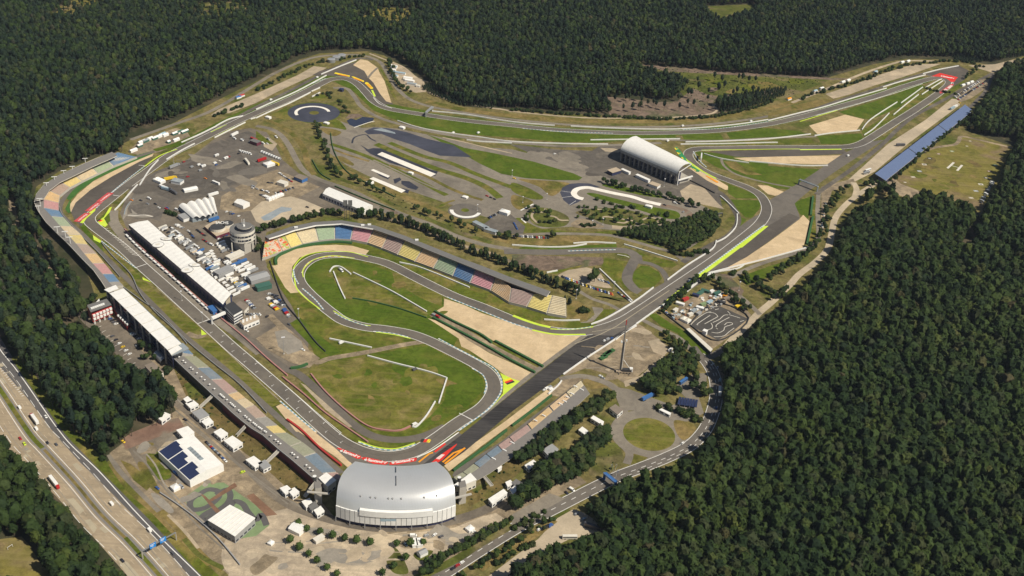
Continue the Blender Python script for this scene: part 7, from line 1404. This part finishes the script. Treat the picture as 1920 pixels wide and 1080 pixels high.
def joined(cr_me, tr_me, nm):
    me = bpy.data.meshes.new(nm); v = [tuple(q.co) for q in cr_me.vertices]; f = [tuple(p.vertices) for p in cr_me.polygons]; n = len(v); k = len(f)
    if tr_me: v += [tuple(q.co) for q in tr_me.vertices]; f += [tuple(i+n for i in p.vertices) for p in tr_me.polygons]
    me.from_pydata(v, [], f); me.materials.append(cr_me.materials[0]); me.materials.append(MT['trunk']); me.polygons.foreach_set('material_index', [0]*k+[1]*(len(f)-k)); me.update(); return me
def lib(name, crowns, tr):
    c = bpy.data.collections.new(name)
    for i, m_ in enumerate(crowns): c.objects.link(bpy.data.objects.new('tree_form', joined(m_, tr, 'tree_form')))
    return c
# forest areas: corner points may carry a height (the visible crown edge is that high above the ground)
def area(s): w_ = [P(q) if len(q) > 2 else P(q) for q in L(s)]; return [(p.x, p.y) for p in w_]
FAR = area('-420,-140 2400,-160 2250,60 1960,98 1920,102 1862,118 1800,108 1700,106 1640,117 1560,141 1500,164 1470,178 1440,186 1400,200 1340,212 1240,217 1140,214 1050,209 960,203 870,198 830,180 800,150 775,128 745,108 720,98 690,92 600,96 555,108 500,138 440,168 400,188 330,224 250,244 238,262 228,286 180,294 110,320 66,348 55,385 -420,400')
MIDL = area('-420,400 58,372 62,400,8 85,450,8 120,500,8 150,520,6 150,560,6 165,600,6 195,640,6 225,680,6 240,692,6 262,700,6 300,712,6 325,740,8 330,765,8 318,785 290,800 262,800 250,822 205,845 190,858,4 150,828 110,780 84,750 60,712 30,665 0,630 -60,560 -420,200')
BOTL = area('-90,760 -20,805 28,850,6 56,892,6 78,915,6 100,930,8 120,960,8 125,985,8 150,1000,8 172,1020,8 190,1055,8 230,1085,8 300,1180,8 260,1300 -200,1300 -200,760')
RIGHT = area('1566,458,12 1580,434,12 1592,408,8 1612,388,6 1632,372 1650,360 1668,354 1680,374,12 1712,374,14 1735,360,14 1790,374,14 1834,392,14 1872,348,10 1890,303,8 1906,276 1906,262 1870,258 1835,252 1820,238 1826,222 1850,192 1868,150 1885,135 1940,118 2250,90 2600,900 2500,1700 900,1400 900,1110,14 960,1076,14 1000,1040,14 1040,1024,14 1075,1018,14 1125,1008,14 1150,990,14 1120,975,10 1100,945,14 1125,925,14 1160,905,14 1210,888,14 1290,862,14 1335,825,12 1358,780,10 1360,720,8 1352,665,8 1380,645,12 1412,617,12 1452,588,12 1492,560,12 1528,526,12 1558,486,12')
HOLES = [area(s) for s in ('98,36 112,12 150,-6 188,-2 192,22 150,28 133,40', '355,38 375,5 450,3 480,22 440,33 420,45', '670,38 700,18 725,14 795,18 780,32 765,50 722,60', '1322,12 1410,8 1430,22 1385,36 1350,48 1325,28', '1195,122 1280,128 1350,136 1560,147 1620,147 1480,184 1440,192 1345,195 1345,218 1150,222 1130,184 1180,180 1225,186 1265,188 1290,165 1270,150 1200,138',
    '-40,1016 40,1006 55,1022 75,1055 100,1082 120,1120 -60,1120', '1610,395 1640,370 1675,362 1660,380 1640,400 1610,412', '12,385 32,388 34,420 20,425')]
def corridor(s, w_): c = smooth(PL(s), 4); l, r = offset(c, w_), offset(c, -w_); return [(p.x, p.y) for p in l+r[::-1]]
HOLES += [corridor('1900,272 1880,300 1838,395 1822,440 1800,480', 6), corridor('20,370 30,420 45,445 75,475 100,520 120,560', 4)]
def inp(x, y, poly): return inside(x, y, [Vector((a, b_)) for a, b_ in poly])
def inpoly(xs, ys, poly):
    c = np.zeros(len(xs), bool); j = len(poly)-1
    for i in range(len(poly)):
        xi, yi = poly[i]; xj, yj = poly[j]
        if yi != yj:
            m_ = ((yi > ys) != (yj > ys)) & (xs < (xj-xi)*(ys-yi)/(yj-yi)+xi); c ^= m_
        j = i
    return c
rg = np.random.default_rng(5)
def toimg(x, y, z=12):
    d = np.stack([x, y, np.full_like(x, z-CAMH)], 1); R3 = np.array([list(right), list(up), list(fw)]); q = d@R3.T
    return 960+FPX*q[:, 0]/q[:, 2], 540-FPX*q[:, 1]/q[:, 2], q[:, 2]
def scatter(poly, sp, holes=HOLES, thin=0.0, margin=90):
    xs = [p[0] for p in poly]; ys = [p[1] for p in poly]; x0, x1, y0, y1 = max(min(xs), -2600), min(max(xs), 3000), min(ys), min(max(ys), 4200)
    gx, gy = np.meshgrid(np.arange(x0, x1, sp), np.arange(y0, y1, sp)); X_ = gx.ravel()+rg.uniform(-.42, .42, gx.size)*sp; Y_ = gy.ravel()+rg.uniform(-.42, .42, gx.size)*sp
    u, v, dd = toimg(X_, Y_); k = (dd > 50) & (u > -margin) & (u < 1920+margin) & (v > -60) & (v < 1080+margin*1.3); X_, Y_ = X_[k], Y_[k]
    k = inpoly(X_, Y_, poly)
    for h in holes: k &= ~inpoly(X_, Y_, h)
    X_, Y_ = X_[k], Y_[k]
    if thin:
        g = np.array([noise.noise(Vector((a*.018, b_*.018, 3))) for a, b_ in zip(X_, Y_)]); k = (g > thin) | (rg.random(len(X_)) < .25); X_, Y_ = X_[k], Y_[k]
    return np.stack([X_, Y_], 1)
def forest(name, pts, libc, label, cat, s0=.66, s1=1.3, zs=1.0):
    n = len(pts); me = bpy.data.meshes.new(name); me.vertices.add(n); me.vertices.foreach_set('co', np.column_stack([pts, np.zeros(n)]).astype(np.float32).ravel())
    g = np.array([noise.noise(Vector((a*.01, b_*.01, 7))) for a, b_ in pts]) if n else np.zeros(0)
    sc_ = rg.uniform(s0, s1, n)*(1+.15*g); a = me.attributes.new('scl', 'FLOAT_VECTOR', 'POINT'); a.data.foreach_set('vector', np.column_stack([sc_*rg.uniform(.85, 1.2, n), sc_*rg.uniform(.85, 1.2, n), sc_*zs*rg.uniform(.88, 1.15, n)]).astype(np.float32).ravel())
    a = me.attributes.new('rot', 'FLOAT_VECTOR', 'POINT'); a.data.foreach_set('vector', np.column_stack([rg.uniform(-.05, .05, n), rg.uniform(-.05, .05, n), rg.uniform(0, 6.28, n)]).astype(np.float32).ravel())
    a = me.attributes.new('idx', 'INT', 'POINT'); a.data.foreach_set('value', rg.integers(0, len(libc.objects), n).astype(np.int32)); me.update()
    o = bpy.data.objects.new(name, me); COL.objects.link(o); ng = bpy.data.node_groups.new(name, 'GeometryNodeTree')
    ng.interface.new_socket('Geometry', in_out='INPUT', socket_type='NodeSocketGeometry'); ng.interface.new_socket('Geometry', in_out='OUTPUT', socket_type='NodeSocketGeometry')
    N_ = ng.nodes.new; gi, go = N_('NodeGroupInput'), N_('NodeGroupOutput'); ci = N_('GeometryNodeCollectionInfo'); ci.inputs[0].default_value = libc; ci.inputs[1].default_value = True; ci.inputs[2].default_value = True
    ip = N_('GeometryNodeInstanceOnPoints'); ip.inputs['Pick Instance'].default_value = True
    def at(nm, ty): q = N_('GeometryNodeInputNamedAttribute'); q.data_type = ty; q.inputs[0].default_value = nm; return q.outputs[0]
    K = ng.links.new; K(gi.outputs[0], ip.inputs['Points']); K(ci.outputs[0], ip.inputs['Instance']); K(at('idx', 'INT'), ip.inputs['Instance Index']); K(at('scl', 'FLOAT_VECTOR'), ip.inputs['Scale'])
    er = N_('FunctionNodeEulerToRotation'); K(at('rot', 'FLOAT_VECTOR'), er.inputs[0]); K(er.outputs[0], ip.inputs['Rotation']); K(ip.outputs[0], go.inputs[0])
    md = o.modifiers.new('forest', 'NODES'); md.node_group = ng; tag(o, label, cat, None, 'stuff'); return o
def tree(name, crown, trunk, x, y, s, label, cat='tree', group=None, sz=None, z=0.0):
    o = bpy.data.objects.new(name, None); COL.objects.link(o); o.location = (x, y, z); o.rotation_euler = (0, 0, rnd.uniform(0, 6.28)); o.scale = (s, s, sz or s)
    c = bpy.data.objects.new('crown', crown); COL.objects.link(c); c.parent = o
    if trunk: c = bpy.data.objects.new('trunk', trunk); COL.objects.link(c); c.parent = o
    return tag(o, label, cat, group)
loose = [scatter(h, 13, []) for h in HOLES[:3]]
rp_ = scatter(RIGHT, 5.4); lp_ = scatter(MIDL, 6.6, thin=-.28); bp_ = scatter(BOTL, 6.3); fp_ = scatter(FAR, 5.3)
near = np.concatenate([rp_, bp_, lp_]); u, v, dd = toimg(near[:, 0], near[:, 1], 14); vis = (u > 4) & (u < 1916) & (v > 4) & (v < 1076)
order = np.argsort(np.where(vis, np.hypot(near[:, 0], near[:, 1]), 1e9))[:300]; pick = np.zeros(len(near), bool); pick[order] = True
for i in order:
    w_ = 'left' if near[i][0] < -100 else 'right'
    tree('forest_tree', BR[rnd.randrange(len(BR))], TB, near[i][0], near[i][1], rnd.uniform(.85, 1.2), 'broad dark green forest tree in the wood between motorway and pasture' if w_ == 'left' else 'dark green forest tree along the front of the large southern wood', group='nearest trees of the woods')
a_, b2, c2 = len(rp_), len(rp_)+len(bp_), len(near); kp = ~pick
LB, LP, LM = lib('broadleaf_forms', BR, TB), lib('pine_forms', PI_, TP), lib('mixed_forms', BR[:3]+PI_, TB)
forest('forest', near[:a_][kp[:a_]], LB, 'large dense dark green wood filling the right side', 'forest', .52, 1.2)
q = near[a_:b2][kp[a_:b2]]; forest('forest', q, LB, 'dense wood between the motorway and the bottom left corner', 'forest')
forest('forest', near[b2:][kp[b2:]], LM, 'pine and oak wood between the motorway and the stands', 'forest')
forest('forest', np.concatenate([fp_]+loose), LM, 'vast dark wood behind the whole circuit', 'forest', .5, 1.08)
# scattered seed trees standing on the logged clearing
for k in range(46):
    x = rnd.uniform(1150, 1420); y = rnd.uniform(180, 214) if x < 1300 else rnd.uniform(150, 200); p = P((x, y)); tree('pine_tree', PI_[k % 4], TP, p.x, p.y, rnd.uniform(.7, 1), 'single tall thin pine left standing on the brown logged clearing' if y > 175 else 'single tall thin pine on the green clearing', group='seed pines on the clearing')
# young plantations
PL1 = area('800,160 870,176 930,196 925,205 860,198 810,180 790,165'); PL2 = area('1345,188 1380,180 1440,168 1475,166 1470,180 1420,198 1360,212 1345,208'); PL3 = area('1780,100 1830,98 1960,88 1960,100 1830,118 1790,116')
LYC = lib('plantation_forms', CO, None)
forest('plantation', np.concatenate([scatter(PL1, 3.8, []), scatter(PL2, 3.8, []), scatter(PL3, 4, [])]), LYC, 'blocks of dense young conifers beside the outer service road', 'plantation', .35, .5)
# groves: the individual trees of belts and rows
BL = []
def belt(s, n, crowns, tr, s0, s1, wd, name, label, group, closed=None):
    c = smooth(PL(s), 5); seg = [0]
    for i in range(len(c)-1): seg.append(seg[-1]+(c[i+1]-c[i]).length)
    for k in range(n):
        t = seg[-1]*(k+.5)/n; j = max(i for i in range(len(seg)-1) if seg[i] <= t); f = (t-seg[j])/max(.01, seg[j+1]-seg[j]); p = c[j].lerp(c[j+1], f)
        p = p+Vector((rnd.uniform(-wd, wd), rnd.uniform(-wd, wd), 0)); dx, dy = c[-1].x-c[0].x, c[-1].y-c[0].y; en = ('left' if dx > 0 else 'right') if abs(dx) > abs(dy)*.6 else ('lower' if dy > 0 else 'upper')
        lab = label if n > 30 or len(label.split()) > 11 else f'{ords[k]} {label} counted from {en}'
        if name == 'broadleaf_tree': BL.append((crowns[rnd.randrange(len(crowns))], tr, p.x, p.y, rnd.uniform(s0, s1), lab, group)); continue
        tree(name, crowns[rnd.randrange(len(crowns))], tr, p.x, p.y, rnd.uniform(s0, s1)*(1.12 if crowns is BU else 1), lab, group=group, cat='tree' if 'shrub' not in name else 'shrub')
BG = [('482,438 500,432 540,420 575,410 610,403 640,402', 52, BR, TB, .6, .8, 4, 'broadleaf_tree', 'green tree in the belt west of the floodlight racks, behind the curved stand', 'trees behind the curved stand'),
 ('484,450 487,462 486,475', 6, BR, TB, .45, .6, 3, 'broadleaf_tree', 'tree beside the painted end block of the curved stand', 'trees by the end block'),
 ('665,408 720,412 780,430 850,458 900,480 950,500 1000,522 1050,540 1085,553', 130, CO+BR[:2], TB, .55, .78, 4, 'conifer', 'dark conifer in the belt east of the floodlight racks, behind the curved stand', 'conifers behind the curved stand'),
 ('592,232 600,250 608,272 616,295 622,318 630,330', 26, BR, TB, .4, .55, 4, 'broadleaf_tree', 'tree in the row along the western edge of the training ground', 'trees west of the training ground'),
 ('640,330 665,338 690,350 725,366', 10, BR, TB, .4, .6, 5, 'broadleaf_tree', 'tree on the slope above the event hall', 'trees on the slope above the event hall'),
 ('775,388 790,398 810,404 835,412 862,420 885,432 900,440', 12, BR, TB, .45, .6, 4, 'broadleaf_tree', 'tree in the line under the small skid circle', 'trees below the skid circle'),
 ('590,180 610,175 640,200 645,212 660,215', 14, BU, None, .6, 1, 5, 'shrub', 'shrub beside the round skid circle and pond', 'shrubs by the pond'),
 ('935,448 955,447 975,447', 6, BR, TB, .45, .6, 4, 'broadleaf_tree', 'tree at the west end of the lower car strip', 'trees by the lower car strip'), ('1030,444 1042,446', 3, BR, TB, .6, .75, 2, 'broadleaf_tree', 'tree at the east end of the lower car strip', 'trees at the east end of the car strip'),
 ('1130,344 1170,355 1210,362 1235,368 1260,375 1290,385 1310,392', 34, BR+BU, TB, .3, .5, 4, 'broadleaf_tree', 'small tree in the hedge row above the hairpin loop', 'trees above the hairpin loop'),
 ('985,395 1000,388 1015,395 1030,408 1045,418 1005,415 990,405 1020,400', 18, BU+RO, None, .6, .95, 6, 'shrub', 'shrub on the western trail island', 'shrubs on the western trail island'),
 ('1080,392 1100,388 1130,395 1165,398 1200,408 1240,412 1230,425 1180,418 1140,414 1110,412 1090,405 1145,400 1165,408', 46, BU+RO, None, .6, 1, 7, 'shrub', 'shrub on the long trail island', 'shrubs on the long trail island'), ('1120,375 1150,385 1190,392', 10, BU, None, .6, .9, 3, 'shrub', 'shrub on the lawn inside the hairpin loop', 'shrubs inside the hairpin loop'), ('1248,402 1252,408', 2, BU, None, .9, 1, 1, 'shrub', 'shrub at the tip of the loop lawn', 'shrubs at the loop tip'),
 ('1085,423 1100,424 1120,425', 6, BU, None, .6, .9, 3, 'shrub', 'shrub below the middle trail island', 'shrubs below the trail islands'),
 ('1292,543 1272,561 1252,577 1240,588', 22, BR, TB, .36, .5, 3, 'broadleaf_tree', 'tree in the hedge between the straight and the scrap yard', 'hedge trees by the scrap yard'), ('1300,532 1335,528 1350,538 1365,555 1385,572 1400,585', 32, BR, TB, .4, .55, 4, 'broadleaf_tree', 'tree in the belt north east of the scrap yard', 'trees north east of the scrap yard'),
 
 ('1250,735 1262,742 1268,735', 5, BR, TB, .6, .75, 4, 'broadleaf_tree', 'tree on the western side of the service lot', 'trees on the service lot'), ('1298,730 1312,738 1322,745 1310,725 1306,705', 10, BR, TB, .6, .75, 5, 'broadleaf_tree', 'tree on the eastern side of the service lot', 'trees on the eastern service lot'), ('1240,762 1265,770 1290,780 1310,788', 14, BU, None, .9, 1.2, 5, 'shrub', 'shrub in the bed below the solar panel rack', 'shrubs below the solar panels'),
 
 
 ('1588,351 1573,366 1558,382 1550,400 1547,420 1542,440 1536,452', 32, BR, TB, .5, .7, 5, 'broadleaf_tree', 'tree in the belt between the gravel strip and the pale road', 'trees left of the pale road'), ('1532,458 1512,480 1492,492 1472,505 1452,518 1440,528', 34, BR, TB, .5, .65, 4, 'broadleaf_tree', 'tree in the roadside belt below the big gravel trap', 'trees below the gravel trap'), ('1395,520 1415,535 1440,545 1455,560 1470,545', 24, BR, TB, .55, .7, 6, 'broadleaf_tree', 'tree in the clump by the pale road junction', 'trees at the road junction'), ('1370,518 1380,512', 3, BU, None, .8, 1, 2, 'shrub', 'shrub below the straight', 'shrubs below the straight'),
 ('1620,352 1640,345 1655,352 1665,362', 12, BR, TB, .5, .65, 5, 'broadleaf_tree', 'tree at the south end of the solar roofed stand', 'trees south of the solar stand'),
 ('1670,343 1697,319 1727,293 1758,267 1788,242 1812,224 1828,213', 60, BU, None, .9, 1.3, 3, 'broadleaf_tree', 'tree in the hedge behind the solar roofed stand', 'hedge behind the solar stand'), ('1800,235 1815,240 1830,245 1810,228', 24, BR, TB, .5, .7, 8, 'broadleaf_tree', 'tree in the copse above the landing field', 'copse above the landing field'),
 ('1450,190 1400,206 1330,220 1250,224 1150,220 1050,214 960,207', 90, BU, None, .7, 1.1, 3, 'shrub', 'bush in the hedge along the outer service road of the northern bend', 'bushes outside the northern bend'), ('1735,165 1745,170 1780,174 1790,178', 8, BU, None, .6, .9, 3, 'shrub', 'bush on the vendor lot', 'bushes on the vendor lot'), ('728,118 733,130 738,148 744,160 760,170 775,176', 24, BR, TB, .4, .55, 3, 'broadleaf_tree', 'tree in the row around the vendor lot behind turn two', 'trees round the vendor lot'),
 ('480,172 520,152 560,132 595,118 640,112 690,104', 40, BU, None, .6, 1, 4, 'shrub', 'bush along the outer road before turn two', 'bushes before turn two'), ('1500,186 1550,170 1620,150 1680,128 1740,118 1800,116 1850,128', 60, BU, None, .7, 1.1, 4, 'shrub', 'bush along the sand bank by the far straight', 'bushes by the far straight'), ('1805,150 1825,138 1830,130', 8, BR, TB, .4, .5, 3, 'broadleaf_tree', 'small tree behind the far hairpin', 'trees behind the far hairpin'), ('400,220 440,203 460,198', 10, BU, None, .7, 1, 3, 'shrub', 'bush on the bank beside the upper straight', 'bushes beside the upper straight'),
 ('1255,466 1270,475 1300,478 1320,470', 9, BU, None, .9, 1.2, 4, 'shrub', 'bush below the triangular grove', 'bushes below the triangular grove'),
 ('795,1078 830,1055 860,1034 890,1018 920,1001 958,982', 46, BR, TB, .42, .6, 3, 'broadleaf_tree', 'young tree in the row on the plaza side of the main road', 'street trees on the plaza side'), ('870,1082 905,1060 940,1038 975,1015 1005,995 1040,978', 30, BR+RO, TB, .35, .5, 3, 'broadleaf_tree', 'young tree in the row on the forest side of the main road', 'street trees on the forest side'), ('960,995 990,978 1020,962', 8, BU, None, .6, .9, 2, 'shrub', 'bush on the verge of the main road', 'bushes on the main road verge'), ('1000,1018 960,1042 930,1062', 7, BU, None, .7, 1, 2, 'shrub', 'bush between the main road and the forest lot', 'bushes by the forest lot'),
 ('1085,585 1095,588 1100,582', 4, BU, None, 1, 1.3, 3, 'shrub', 'large bush at the east foot of the curved stand', 'bushes at the east foot of the curved stand'), ('160,575 172,570 180,560', 4, BR, TB, .5, .6, 2, 'broadleaf_tree', 'tree behind the red hotel', 'trees behind the hotel'), ('262,650 275,655 282,660 290,672 265,672', 8, BR, TB, .4, .55, 3, 'broadleaf_tree', 'tree in the garden by the barrel porch of the main stand', 'garden trees by the main stand'), ('312,399 320,403 332,404', 5, BU, None, .9, 1.1, 2, 'shrub', 'bush beside the wave tent', 'bushes beside the wave tent'), ('302,710 315,700 308,690', 4, BU, None, .8, 1, 2, 'shrub', 'bush beside the brown roofed office block', 'bushes by the office block'), ('1060,565 1070,575', 3, CO, TB, .6, .7, 3, 'conifer', 'bright conifer at the east end of the curved stand belt', 'conifers at the east end')]
GR = [('1152,442 1175,433 1240,427 1290,413 1322,400 1344,404 1350,422 1335,446 1300,463 1275,476 1250,464 1200,450', 4.4, .42, .62, 'tree of the triangular grove below the hairpin loop', 'trees of the triangular grove'),
 ('1240,624 1275,641 1305,664 1311,685 1292,705 1264,716 1264,738 1240,746 1215,737 1196,727 1228,697 1262,667 1250,645', 5.2, .6, .85, 'tree in the grove east of the crane yard', 'trees of the grove east of the crane yard'),
 ('966,866 985,848 1030,811 1075,782 1110,759 1143,742 1152,752 1125,778 1080,803 1040,833 1002,862 975,880', 5.2, .62, .85, 'tree in the belt below the eastern stand', 'trees below the eastern stand'),
 ('948,957 972,935 1008,908 1000,893 1022,872 1052,862 1075,850 1092,836 1125,820 1147,812 1142,836 1117,852 1112,872 1095,896 1070,907 1040,914 1020,928 985,952 962,970', 6, .75, 1.05, 'tall tree in the southern wood west of the roundabout', 'trees of the southern wood')]
for s, sp, s0, s1, lb, gp_ in GR:
    for x, y in scatter(area(s), sp, []): BL.append((BR[rnd.randrange(len(BR))], TB, float(x), float(y), rnd.uniform(s0, s1), lb, gp_))
for a in BG: belt(*a)
BL.sort(key=lambda t: math.hypot(t[2], t[3])); rest = []
for i, t in enumerate(BL):
    if i < 290: tree('broadleaf_tree', t[0], t[1], t[2], t[3], t[4]*1.18, t[5], group=t[6], sz=t[4]*.82)
    else: rest.append((t[2], t[3]))
forest('grove', np.array(rest), lib('grove_forms', BR, TB), 'smaller trees of the belts and groves in the northern half of the circuit', 'grove', .5, .74, .72)
p = P((1114, 528)); tree('broadleaf_tree', BR[2], TB, p.x, p.y, 1.35, 'big solitary round tree standing in the sandy car park', sz=.95); p = P((1106, 531)); tree('broadleaf_tree', BR[4], TB, p.x, p.y, 1.0, 'lower companion of the big round tree in the car park', sz=.75)
p = P((193, 862)); tree('broadleaf_tree', BU[0], None, p.x, p.y, 1, 'small bush on the motorway verge by the yellow grass', 'shrub')
PLZ = ((560, 985), (576, 997), (600, 1002), (624, 1009), (646, 1015), (669, 1019), (694, 1022), (545, 1018), (562, 1032), (579, 1043), (595, 1056), (613, 1069), (632, 1081), (744, 1025), (769, 1024), (793, 1022), (761, 1050), (738, 1066), (717, 1078), (800, 1058), (815, 1052))
for k, (x, y) in enumerate(PLZ):
    p = P((x, y)); z = gz(p.x, p.y); ln = ('upper row of plaza trees' if k < 7 else 'lower row of plaza trees' if k < 13 else 'eastern group of plaza trees'); j = k if k < 7 else k-7 if k < 13 else k-13
    tree('plaza_tree', RO[k % 3], TR_, p.x, p.y, rnd.uniform(.85, 1.05), f'{ords[j]} small round tree from the left in the {ln}', group='small round trees on the sandy plaza', z=z)
# low plants scattered over the rough ground
SH = lib('scrub_forms', BU, None)
rough = [area(s) for s in ('325,690 400,750 460,805 520,850 580,905 560,930 500,875 440,830 395,790 350,740', '868,915 905,895 950,865 1000,850 975,885 930,925 880,950', '640,320 700,345 760,372 830,402 900,437 895,445 820,420 740,385 680,358', '1090,840 1150,832 1168,860 1140,885 1105,890', '1195,125 1280,130 1350,138 1540,150 1480,180 1345,190 1310,210 1270,165', '670,38 700,18 795,18 780,32 722,60', '98,36 112,12 188,-2 192,22 133,40')]
forest('undergrowth', np.concatenate([scatter(a, 9, []) for a in rough]), SH, 'low scattered bushes on banks and clearings', 'undergrowth', .15, .4, .7)
